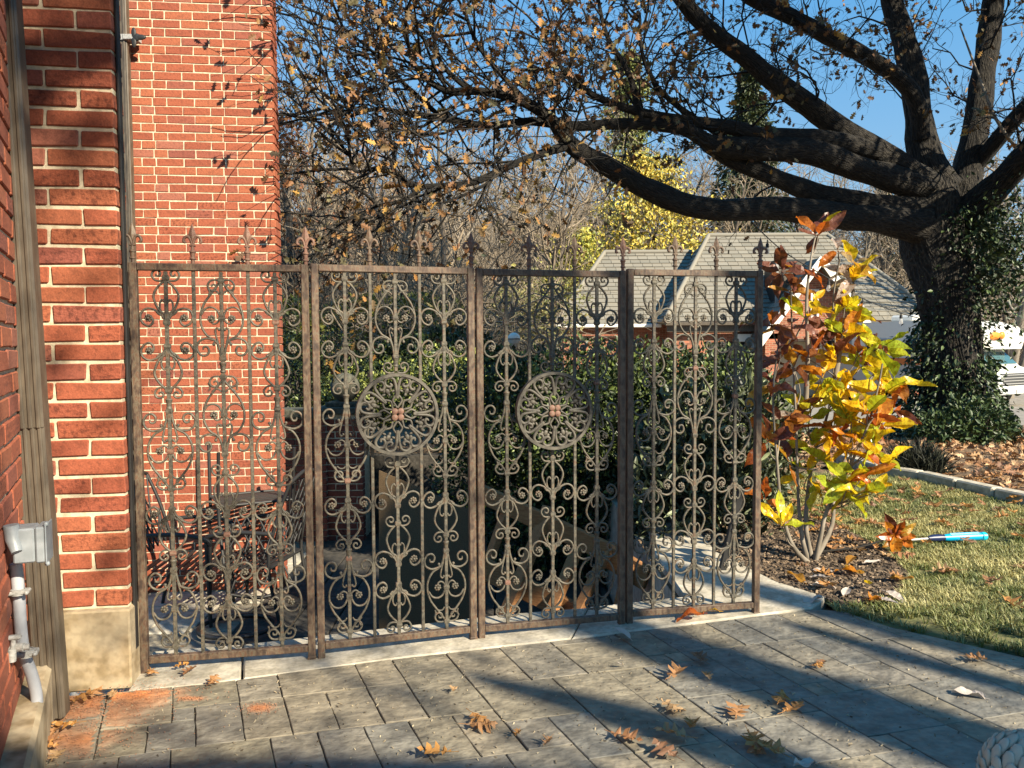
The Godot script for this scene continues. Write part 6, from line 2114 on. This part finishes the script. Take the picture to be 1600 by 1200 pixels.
# ---------------------------------------------------------------- motorhome behind the oak
func build_motorhome() -> void:
	var f = Vector3(0.5, 0, 0.866)
	var r = Vector3(0.866, 0, -0.5)
	var p0 = Vector3(13.013, -0.412, -20.945)
	p0.y = -0.63
	var mh = thing("motorhome", "old white motorhome with orange stripes parked behind the oak trunk", "motorhome")
	mh.transform = Transform3D(Basis(f, Vector3.UP, r), p0)
	# local: x forward from the grille line, y up, z across to the far side
	var white = flatmat(Color(0.70, 0.68, 0.62), 0.4)
	var cream = flatmat(Color(0.46, 0.43, 0.38), 0.5)
	var orange = flatmat(Color(0.55, 0.15, 0.03), 0.5)
	var mb = MB.new()
	# rounded coach shell
	var prof = []
	for q in [[-5.6, 0.5], [-5.65, 1.9], [-5.55, 2.2], [-5.3, 2.38], [-4.8, 2.45], [-1.6, 2.45], [-0.9, 2.42], [-0.35, 2.25], [-0.15, 2.0], [-0.25, 1.62], [-1.25, 1.55], [-1.3, 0.5]]:
		prof.append(Vector2(q[0], q[1]))
	var pv = PackedVector2Array(prof)
	var ix = Geometry2D.triangulate_polygon(pv)
	for i in range(0, ix.size(), 3):
		for z in [0.0, 2.1]:
			mb.flat(Vector3(pv[ix[i]].x, pv[ix[i]].y, z), Vector3(pv[ix[i + 1]].x, pv[ix[i + 1]].y, z), Vector3(pv[ix[i + 2]].x, pv[ix[i + 2]].y, z), Vector3(0, 0, -1 if z < 1 else 1))
	for i in pv.size():
		var j = (i + 1) % pv.size()
		var e = pv[j] - pv[i]
		mb.quad(Vector3(pv[i].x, pv[i].y, 0), Vector3(pv[j].x, pv[j].y, 0), Vector3(pv[j].x, pv[j].y, 2.1), Vector3(pv[i].x, pv[i].y, 2.1), Vector3(-e.y, e.x, 0))
	part("coach_body", mb.mesh(), white, mh)
	mb = MB.new()
	mb.box(Vector3(-3.45, 0.85, -0.012), Vector3(4.2, 0.68, 0.02), Basis(), 0.004)
	part("lower_panel", mb.mesh(), cream, mh)
	for q in [[-4.6, 1.25, 2.0, 0.20], [-2.4, 1.25, 2.1, 0.20]]:
		mb = MB.new()
		mb.box(Vector3(q[0], q[1], -0.02), Vector3(q[2], q[3], 0.02), Basis(), 0.003)
		part("stripe", mb.mesh(), orange, mh)
	for x in [-4.75, -3.3, -2.0]:
		mb = MB.new()
		mb.box(Vector3(x, 1.68, -0.02), Vector3(0.95, 0.5, 0.03), Basis(), 0.01)
		var w = part("window", mb.mesh(), M.zinc, mh)
		for k in 2:
			mb = MB.new()
			mb.box(Vector3(x - 0.22 + 0.44 * k, 1.68, -0.034), Vector3(0.38, 0.4, 0.02), Basis(), 0.004)
			part("pane", mb.mesh(), M.glass, w)
	# cab
	mb = MB.new()
	var cab = PackedVector2Array([Vector2(-1.35, 0.35), Vector2(-1.35, 1.6), Vector2(-0.75, 1.58), Vector2(-0.25, 1.12), Vector2(0.1, 1.02), Vector2(0.14, 0.45), Vector2(0.0, 0.35)])
	ix = Geometry2D.triangulate_polygon(cab)
	for i in range(0, ix.size(), 3):
		for z in [0.08, 2.02]:
			mb.flat(Vector3(cab[ix[i]].x, cab[ix[i]].y, z), Vector3(cab[ix[i + 1]].x, cab[ix[i + 1]].y, z), Vector3(cab[ix[i + 2]].x, cab[ix[i + 2]].y, z), Vector3(0, 0, -1 if z < 1 else 1))
	for i in cab.size():
		var j = (i + 1) % cab.size()
		var e = cab[j] - cab[i]
		mb.quad(Vector3(cab[i].x, cab[i].y, 0.08), Vector3(cab[j].x, cab[j].y, 0.08), Vector3(cab[j].x, cab[j].y, 2.02), Vector3(cab[i].x, cab[i].y, 2.02), Vector3(-e.y, e.x, 0))
	part("cab", mb.mesh(), white, mh)
	var wn = Vector3(0.46, 0.5, 0).normalized()
	for k in 2:
		mb = MB.new()
		var zc = 0.57 + k * 0.96
		mb.box(Vector3(-0.49, 1.355, zc) + wn * 0.012, Vector3(0.5, 0.02, 0.86), Basis(Vector3(0.5, -0.46, 0).normalized(), wn, Vector3(0, 0, 1)), 0.004)
		part("windscreen", mb.mesh(), flatmat(Color(0.05, 0.12, 0.14), 0.08), mh)
	mb = MB.new()
	mb.box(Vector3(0.145, 0.78, 1.05), Vector3(0.03, 0.34, 1.5), Basis(), 0.01)
	var grille = part("grille", mb.mesh(), flatmat(Color(0.05, 0.05, 0.05), 0.4), mh)
	for k in 4:
		mb = MB.new()
		mb.box(Vector3(0.168, 0.66 + k * 0.08, 1.05), Vector3(0.02, 0.022, 1.48), Basis(), 0.004)
		part("slat", mb.mesh(), M.zinc, grille)
	for z in [0.24, 1.86]:
		mb = MB.new()
		mb.box(Vector3(0.15, 0.78, z), Vector3(0.05, 0.26, 0.24), Basis(), 0.02)
		part("headlight", mb.mesh(), flatmat(Color(0.6, 0.6, 0.58), 0.15), mh)
	mb = MB.new()
	mb.box(Vector3(0.22, 0.46, 1.05), Vector3(0.16, 0.18, 2.15), Basis(), 0.03)
	part("bumper", mb.mesh(), flatmat(Color(0.55, 0.55, 0.54), 0.25), mh)
	mb = MB.new()
	mb.box(Vector3(0.31, 0.45, 0.95), Vector3(0.01, 0.13, 0.32), Basis(), 0.002)
	part("number_plate", mb.mesh(), cream, mh)
	# orange mark over the cab
	mb = MB.new()
	mb.ball(Vector3(-0.17, 1.98, 0.55), Vector3(0.06, 0.12, 0.32), 6, 12)
	mb.ball(Vector3(-0.17, 2.0, 0.9), Vector3(0.06, 0.11, 0.12), 6, 12)
	part("orange_emblem", mb.mesh(), flatmat(Color(0.75, 0.22, 0.02), 0.5), mh)
	for x in [-0.75, -4.3]:
		for z in [0.05, 1.85]:
			mb = MB.new()
			mb.lathe([Vector2(0.0, -0.1), Vector2(0.3, -0.1), Vector2(0.36, -0.07), Vector2(0.36, 0.12), Vector2(0.3, 0.15), Vector2(0.0, 0.15)], 20)
			var w = part("wheel", mb.mesh(), M.black_iron, mh, Transform3D(Basis(Vector3.RIGHT, PI / 2), Vector3(x, 0.36, z)))
			mb = MB.new()
			mb.lathe([Vector2(0.19, 0.13), Vector2(0.19, 0.165), Vector2(0.0, 0.155)], 16)
			part("rim", mb.mesh(), M.zinc, w)
			mb = MB.new()
			mb.lathe([Vector2(0.19, -0.09), Vector2(0.19, -0.115), Vector2(0.0, -0.105)], 16)
			part("rim", mb.mesh(), M.zinc, w)
	mb = MB.new()
	mb.box(Vector3(-3.0, 2.55, 1.0), Vector3(0.8, 0.22, 0.7), Basis(), 0.06)
	part("roof_vent", mb.mesh(), white, mh)

# ---------------------------------------------------------------- hanging light string
func build_lights() -> void:
	var t = thing("light_string", "black cable of unlit hanging bulbs strung past the tiled roofs", "string lights")
	var ctrl = [Vector3(3.108, 3.441, -11.131), Vector3(3.444, 3.078, -11.412), Vector3(3.905, 2.784, -11.798), Vector3(4.389, 2.555, -12.186), Vector3(5.146, 2.273, -12.673), Vector3(5.993, 1.960, -13.257), Vector3(7.010, 1.704, -13.845), Vector3(8.032, 1.544, -14.437)]
	var c = smooth3(ctrl, 6)
	var mb = MB.new()
	mb.tube(c, lerp_list([0.009, 0.009], c.size()), 5)
	part("cable", mb.mesh(), M.black_iron, t)
	for q in [Vector3(3.895, 2.726, -11.795), Vector3(4.488, 2.479, -12.233), Vector3(5.218, 2.225, -12.720), Vector3(6.025, 1.927, -13.255), Vector3(6.987, 1.704, -13.845)]:
		var p: Vector3 = q
		mb = MB.new()
		mb.lathe([Vector2(0.008, 0.03), Vector2(0.012, -0.02), Vector2(0.024, -0.03), Vector2(0.026, -0.085), Vector2(0.0, -0.09)], 10, p)
		var s = part("socket", mb.mesh(), M.black_iron, t)
		mb = MB.new()
		mb.lathe([Vector2(0.018, -0.085), Vector2(0.028, -0.11), Vector2(0.036, -0.145), Vector2(0.028, -0.18), Vector2(0.0, -0.192)], 12, p)
		var g = StandardMaterial3D.new()
		g.albedo_color = Color(0.95, 0.93, 0.9, 0.25)
		g.transparency = BaseMaterial3D.TRANSPARENCY_ALPHA
		g.roughness = 0.08
		part("bulb", mb.mesh(), g, s)

# ---------------------------------------------------------------- on the lawn and paving
func build_lawn_things() -> void:
	# blue handled tool
	var tl = thing("blue_handled_tool", "bright blue handled tool with a metal shank lying on the grass", "garden tool")
	var a = Vector3(2.346, 0.030, -4.447)
	var b = Vector3(2.797, 0.030, -4.497)
	var d = (b - a).normalized()
	var blue = flatmat(Color(0.0, 0.33, 0.58), 0.35)
	var navy = flatmat(Color(0.01, 0.02, 0.07), 0.4)
	var L = a.distance_to(b)
	var at = func(f: float, y: float) -> Vector3: return a + d * (L * f) + Vector3.UP * y
	var mb = MB.new()
	mb.tube(PackedVector3Array([at.call(-0.35, 0.0), at.call(0.28, 0.012)]), PackedFloat32Array([0.006, 0.007]), 8)
	part("shank", mb.mesh(), M.bare_steel, tl)
	mb = MB.new()
	mb.tube(PackedVector3Array([at.call(0.2, 0.012), at.call(0.26, 0.012), at.call(0.34, 0.012), at.call(0.42, 0.012)]), PackedFloat32Array([0.012, 0.020, 0.022, 0.018]), 12)
	part("ferrule", mb.mesh(), navy, tl)
	mb = MB.new()
	mb.tube(PackedVector3Array([at.call(0.42, 0.012), at.call(0.48, 0.012), at.call(0.6, 0.012), at.call(0.86, 0.012), at.call(0.93, 0.012)]), PackedFloat32Array([0.018, 0.022, 0.0225, 0.024, 0.024]), 14)
	var h = part("handle", mb.mesh(), blue, tl)
	mb = MB.new()
	mb.tube(PackedVector3Array([at.call(0.94, 0.012), at.call(0.97, 0.012), at.call(1.0, 0.012), at.call(1.01, 0.012)]), PackedFloat32Array([0.025, 0.026, 0.022, 0.014]), 14)
	part("end_cap", mb.mesh(), flatmat(Color(0.01, 0.48, 0.62), 0.35), tl)
	for k in 3:
		mb = MB.new()
		mb.tube(PackedVector3Array([at.call(0.5, 0.034) + Vector3(0.0, -0.003 * k, 0.010 * k - 0.004), at.call(0.9, 0.036) + Vector3(0.0, -0.003 * k, 0.010 * k - 0.004)]), PackedFloat32Array([0.003, 0.003]), 6)
		part("grip_rib", mb.mesh(), blue if k != 1 else M.bare_steel, h)
	# cut magnolia sprig lying on the lawn
	var rng = rnd(4001)
	var sp = thing("magnolia_sprig", "low magnolia sprig with orange leaves in front of the blue tool", "plant sprig", Vector3(2.141, 0.000, -4.244))
	var top = Vector3(2.160, 0.102, -4.300) - sp.position
	mb = MB.new()
	limb(mb, [Vector3(-0.55, 0.02, 0.02), Vector3(-0.2, 0.05, 0.0), top], [0.007, 0.006, 0.004], 6)
	part("twig", mb.mesh(), M.twig, sp)
	for k in 10:
		var an = TAU * k / 10.0 + rng.randf_range(-0.2, 0.2)
		var dir = Vector3(cos(an), sin(an), rng.randf_range(0.1, 0.6)).normalized()
		var z = (Vector3(0, 0.1, 1) - dir * dir.z).normalized()
		z = (z - dir * z.dot(dir)).normalized()
		part("leaf", M.mag_shapes[k % 8], M.mag["OBOPO"[k % 5]][k % 3], sp, Transform3D(Basis(dir.cross(z), dir, z).scaled_local(Vector3.ONE * rng.randf_range(0.10, 0.145)), top))
	# carved stone cone in the corner of the picture
	var st = thing("carved_stone_cone", "pale carved stone finial of overlapping scales at the lower right corner", "stone ornament")
	var c = Vector3(1.031, 0.309, -1.507)
	mb = MB.new()
	mb.ball(c, Vector3(0.075, 0.085, 0.075), 12, 18)
	mb.lathe([Vector2(0.05, -c.y), Vector2(0.06, -c.y + 0.04), Vector2(0.03, -0.12), Vector2(0.05, -0.07)], 14, c)
	var core = part("core", mb.mesh(), M.stone[3], st)
	var sc = MB.new()
	sc.ball(Vector3.ZERO, Vector3(0.5, 0.62, 0.2), 5, 8)
	var scm = sc.mesh()
	for row in 11:
		var ph = -1.0 + row * 0.235
		var n = maxi(4, int(17 * cos(ph)))
		for k in n:
			var an = TAU * (k + 0.5 * (row % 2)) / n
			var nn = Vector3(cos(an) * cos(ph), sin(ph), sin(an) * cos(ph))
			var upv = (Vector3(-cos(an) * sin(ph), cos(ph), -sin(an) * sin(ph))).normalized()
			var tilt = (nn + upv * -0.35).normalized()
			var x = upv.cross(tilt).normalized()
			var y = tilt.cross(x)
			part("scale", scm, M.concrete, core, Transform3D(Basis(x, y, tilt).scaled_local(Vector3(0.026, 0.036, 0.03)), c + nn * Vector3(0.077, 0.087, 0.077)))

func drop_leaf(label: String, group: String, at: Vector3, turn: float, size: float, mesh: Mesh, m: Material, tilt := 0.0, called := "fallen_oak_leaf", cat := "leaf") -> void:
	var t = part(called, mesh, m, self, Transform3D(Basis(Vector3.UP, turn) * Basis(Vector3.RIGHT, -PI / 2 + tilt) * Basis.from_scale(Vector3.ONE * size), at))
	tag(t, label, cat, group)

func build_fallen_leaves() -> void:
	var rng = rnd(5001)
	var oak = []
	for k in 12:
		oak.append(oak_leaf(5100 + k, true, 0.07))
	var mats = []
	for c in [Color(0.36, 0.17, 0.05), Color(0.30, 0.15, 0.06), Color(0.24, 0.11, 0.045), Color(0.42, 0.20, 0.05), Color(0.34, 0.21, 0.10), Color(0.17, 0.085, 0.045)]:
		var m = flatmat(c, 0.6)
		m.cull_mode = BaseMaterial3D.CULL_DISABLED
		m.backlight_enabled = true
		m.backlight = Color(0.4, 0.32, 0.18)
		mats.append(m)
	var pale = flatmat(Color(0.42, 0.36, 0.31), 0.6)
	pale.cull_mode = BaseMaterial3D.CULL_DISABLED
	# on the paving: [x, y in plan, label, colour, size]
	var list = [
		[Vector3(-0.139, 0.006, -2.401), "orange brown oak leaf on the paving, upper of the close pair below the gate leaf", 0, 0.10], [Vector3(-0.148, 0.006, -2.319), "orange brown oak leaf on the paving, lower of the close pair below the gate leaf", 1, 0.10],
		[Vector3(-0.180, 0.008, -2.153), "bright orange curled oak leaf at the bottom middle of the paving", 3, 0.10], [Vector3(-1.061, 0.006, -2.619), "brown oak leaf alone on the paving below the leftmost gate panel", 1, 0.075],
		[Vector3(0.542, 0.008, -2.631), "tan curled oak leaf on the sunlit paving above a dark joint", 1, 0.105], [Vector3(0.708, 0.006, -2.756), "dull brown oak leaf lying in the shade band, the upper of two", 5, 0.09], [Vector3(0.675, 0.006, -2.686), "small tan leaf just under the dull brown leaf in the shade band", 4, 0.06],
		[Vector3(0.482, 0.008, -2.460), "light brown oak leaf with its edges curled up in the sun", 4, 0.10], [Vector3(0.548, 0.008, -2.336), "golden brown curled leaf right of the light brown one", 0, 0.085], [Vector3(0.522, 0.008, -2.224), "sunlit tan oak leaf below the golden brown curled leaf", 4, 0.11],
		[Vector3(0.693, 0.006, -2.342), "brown oak leaf at the top of the three lying close together", 1, 0.10], [Vector3(0.703, 0.010, -2.256), "tan oak leaf in the middle of the three lying close together", 0, 0.105], [Vector3(0.720, 0.006, -2.237), "darker brown oak leaf at the end of the three lying close together", 2, 0.10],
		[Vector3(0.857, 0.010, -2.434), "bright yellow brown oak leaf overlapping another at the paving's shade edge", 3, 0.095], [Vector3(0.848, 0.006, -2.373), "deep orange oak leaf under the yellow brown one", 0, 0.10],
		[Vector3(1.077, 0.006, -2.724), "small orange leaf alone in the middle of the shaded paving", 3, 0.055], [Vector3(1.141, 0.006, -2.779), "small brown leaf just beyond the small orange leaf in the shade", 2, 0.06],
		[Vector3(0.293, 0.006, -2.260), "shaded brown leaf flat on the paving near the bottom middle", 2, 0.10], [Vector3(0.113, 0.006, -2.240), "tiny brown leaf right of the bright orange curled one", 1, 0.05], [Vector3(0.464, 0.006, -2.113), "brown leaf cut by the bottom of the picture", 5, 0.1],
		[Vector3(0.018, 0.006, -2.286), "thin reddish leaf scrap on the paving", 0, 0.045], [Vector3(-0.205, 0.004, -2.550), "small straw coloured leaf scrap on the sunny paving", 4, 0.045], [Vector3(1.662, 0.010, -2.786), "brown oak leaf on the shaded paving by the lawn edge", 1, 0.085], [Vector3(0.767, 0.010, -2.113), "orange oak leaf near the bottom edge beside a pale stone coloured leaf", 0, 0.10],
		[Vector3(-1.431, 0.012, -2.518), "brown lobed oak leaf against the pier's foot, nearest the wall", 1, 0.10], [Vector3(-1.419, 0.020, -2.558), "tan oak leaf resting over another against the pier's foot", 0, 0.105], [Vector3(-1.344, 0.008, -2.517), "small rounded tan leaf on the orange stained paving", 4, 0.06],
		[Vector3(-1.351, 0.015, -2.338), "golden oak leaf tip upturned beside the downspout's foot", 3, 0.085], [Vector3(-1.413, 0.012, -2.353), "curled brown leaf touching the downspout's foot", 1, 0.08], [Vector3(-1.405, 0.020, -2.210), "crumpled rust leaf at the foot of the conduit", 2, 0.07], [Vector3(-1.401, 0.012, -2.179), "crumpled orange brown leaf under the conduit, nearest the bottom", 0, 0.07],
		[Vector3(-1.327, 0.006, -2.754), "orange oak leaf tucked under the leftmost gate panel's corner", 0, 0.06], [Vector3(-1.249, 0.006, -2.764), "golden oak leaf poking out under the gate rail", 3, 0.06], [Vector3(-1.171, 0.006, -2.774), "rust oak leaf poking out under the gate rail, right of the golden one", 2, 0.07], [Vector3(-1.314, 0.010, -2.127), "tan leaf at the very bottom left of the paving", 4, 0.06]]
	for i in list.size():
		var q: Array = list[i]
		var p: Vector3 = q[0]
		drop_leaf(q[1], "oak leaves fallen on the paving", Vector3(p.x, p.y + 0.014 + SLOPE * 0.4 * p.x, p.z), rng.randf() * TAU, q[3], oak[i % 12], mats[q[2]], rng.randf_range(-0.12, 0.12))
	# magnolia leaves by the gate sill
	drop_leaf("glossy red magnolia leaf lying against the rightmost gate rail", "", Vector3(0.816, 0.038, -3.235), 1.9, 0.13, M.mag_shapes[1], M.mag["O"][2], 0.15, "fallen_magnolia_leaf")
	drop_leaf("glossy yellow magnolia leaf behind the red one at the gate rail", "", Vector3(0.895, 0.032, -3.275), 1.6, 0.11, M.mag_shapes[3], M.mag["Y"][1], 0.1, "fallen_magnolia_leaf")
	drop_leaf("pale dry curled leaf standing on the paving below the gate's middle post", "", Vector3(0.465, 0.020, -2.999), 0.8, 0.085, M.mag_shapes[5], pale, 0.5, "dry_leaf")
	drop_leaf("grey white dry leaf at the bottom edge beside the orange oak leaf", "", Vector3(0.837, 0.020, -2.088), 2.2, 0.10, M.mag_shapes[2], pale, 0.2, "dry_leaf")
	drop_leaf("white scrap of dry leaf lying on a joint under the pale curled leaf", "", Vector3(0.405, 0.012, -2.763), 2.0, 0.035, M.mag_shapes[4], pale, 0.4, "dry_leaf")
	drop_leaf("thin pale leaf sliver on the shaded paving near the right edge", "", Vector3(1.562, 0.012, -2.489), 1.2, 0.10, M.mag_shapes[6], pale, 0.1, "dry_leaf")
	# under the magnolia
	for q in [[Vector3(1.620, 0.000, -3.851),"W"],[Vector3(1.546, 0.000, -3.748),"W"],[Vector3(1.751, 0.000, -3.817),"O"],[Vector3(1.705, 0.000, -3.627),"Y"],[Vector3(1.657, 0.000, -3.437),"W"],[Vector3(1.729, 0.000, -3.524),"W"],[Vector3(1.611, 0.000, -3.412),"O"],[Vector3(1.580, 0.000, -3.572),"W"],[Vector3(1.844, 0.000, -4.099),"B"],[Vector3(1.718, 0.000, -3.926),"B"],[Vector3(1.433, 0.000, -3.622),"W"],[Vector3(1.406, 0.000, -3.441),"W"],[Vector3(1.383, 0.000, -3.823),"B"],[Vector3(1.845, 0.000, -3.713),"B"],[Vector3(1.842, 0.000, -3.981),"W"]]:
		var g: Vector3 = q[0]
		drop_leaf("dead magnolia leaf on the dark soil under the magnolia", "dead leaves under the magnolia", g + Vector3.UP * 0.035, rng.randf() * TAU, rng.randf_range(0.10, 0.14), M.mag_shapes[rng.randi() % 8], pale if q[1] == "W" else M.mag[q[1]][rng.randi() % 3], rng.randf_range(-0.3, 0.3), "dead_magnolia_leaf")
	# on the lawn
	for k in 240:
		var x = 0.0
		var z = 0.0
		for tr in 40:
			x = rng.randf_range(1.5, 6.4)
			z = rng.randf_range(-6.6, -1.9)
			if z < -3.34 + (x - 1.37) * 0.95 - 0.05 and x < -z * 0.75 and rng.randf() < 0.35 + 0.5 * float(-z > 4.2):
				break
		drop_leaf("dry brown oak leaf lying in the lawn grass", "oak leaves fallen on the lawn", Vector3(x, ground(x, z) + rng.randf_range(0.03, 0.055), z), rng.randf() * TAU, rng.randf_range(0.07, 0.13), oak[rng.randi() % 12], mats[rng.randi() % 6], rng.randf_range(-0.4, 0.4))
	# deep leaf litter under the oak
	var xf = []
	var cols = []
	for k in 9000:
		var z = -rng.randf_range(5.2, 12.0)
		var x = rng.randf_range(2.2, 10.5)
		var kerb_z = -6.95 + (x - 3.1) * 1.5 if x < 3.6 else -6.2 + (x - 3.6) * 0.65
		if z > minf(kerb_z, -5.0) - 0.12 + 0.0:
			continue
		xf.append(facing(Vector3(x, ground(x, z) + rng.randf() * 0.05, z), Vector3(rng.randfn(), rng.randfn() * 0.22, rng.randfn()), rng.randf() * TAU, Vector3.ONE * rng.randf_range(0.07, 0.13)))
		var pal = [Color(0.42, 0.25, 0.12), Color(0.34, 0.18, 0.08), Color(0.5, 0.33, 0.18), Color(0.22, 0.11, 0.06), Color(0.3, 0.14, 0.06)]
		cols.append(pal[rng.randi() % 5] * rng.randf_range(0.7, 1.15))
	var lt = scatter("leaf_litter", oak_leaf(77, false), M.dry_leaf, xf, cols, self)
	tag(lt, "thick carpet of brown fallen leaves under the oak", "fallen leaves", "", "stuff")
	# orange brick dust by the downspout: flakes lying on the stone
	var dx = []
	var dc = []
	for s in [[Vector3(-1.407, 0.006, -2.494), 0.12, 0.07, 700], [Vector3(-1.253, 0.006, -2.596), 0.09, 0.05, 250], [Vector3(-0.836, 0.006, -2.470), 0.038, 0.022, 120], [Vector3(-1.087, 0.006, -2.541), 0.035, 0.01, 60], [Vector3(-1.331, 0.006, -2.284), 0.14, 0.10, 400]]:
		for k in s[3]:
			var p: Vector3 = s[0] + Vector3(rng.randfn() * s[1], 0, rng.randfn() * s[2])
			if p.x < -1.42 and p.z > -2.3:
				continue
			p.y = 0.0045 + SLOPE * 0.4 * p.x
			dx.append(Transform3D(Basis(Vector3.UP, rng.randf() * TAU) * Basis.from_scale(Vector3(rng.randf_range(0.0015, 0.006), 0.0009, rng.randf_range(0.0015, 0.005))), p))
			dc.append(Color(0.42, 0.19, 0.10) * rng.randf_range(0.75, 1.1))
	var bm = MB.new()
	bm.lathe([Vector2(0.5, 0.0), Vector2(0.4, 1.0), Vector2(0.0, 1.0)], 6)
	var du = scatter("brick_dust", bm.mesh(), M.dry_leaf, dx, dc, self)
	tag(du, "orange brick dust spilled on the paving beside the downspout", "dust", "", "stuff")
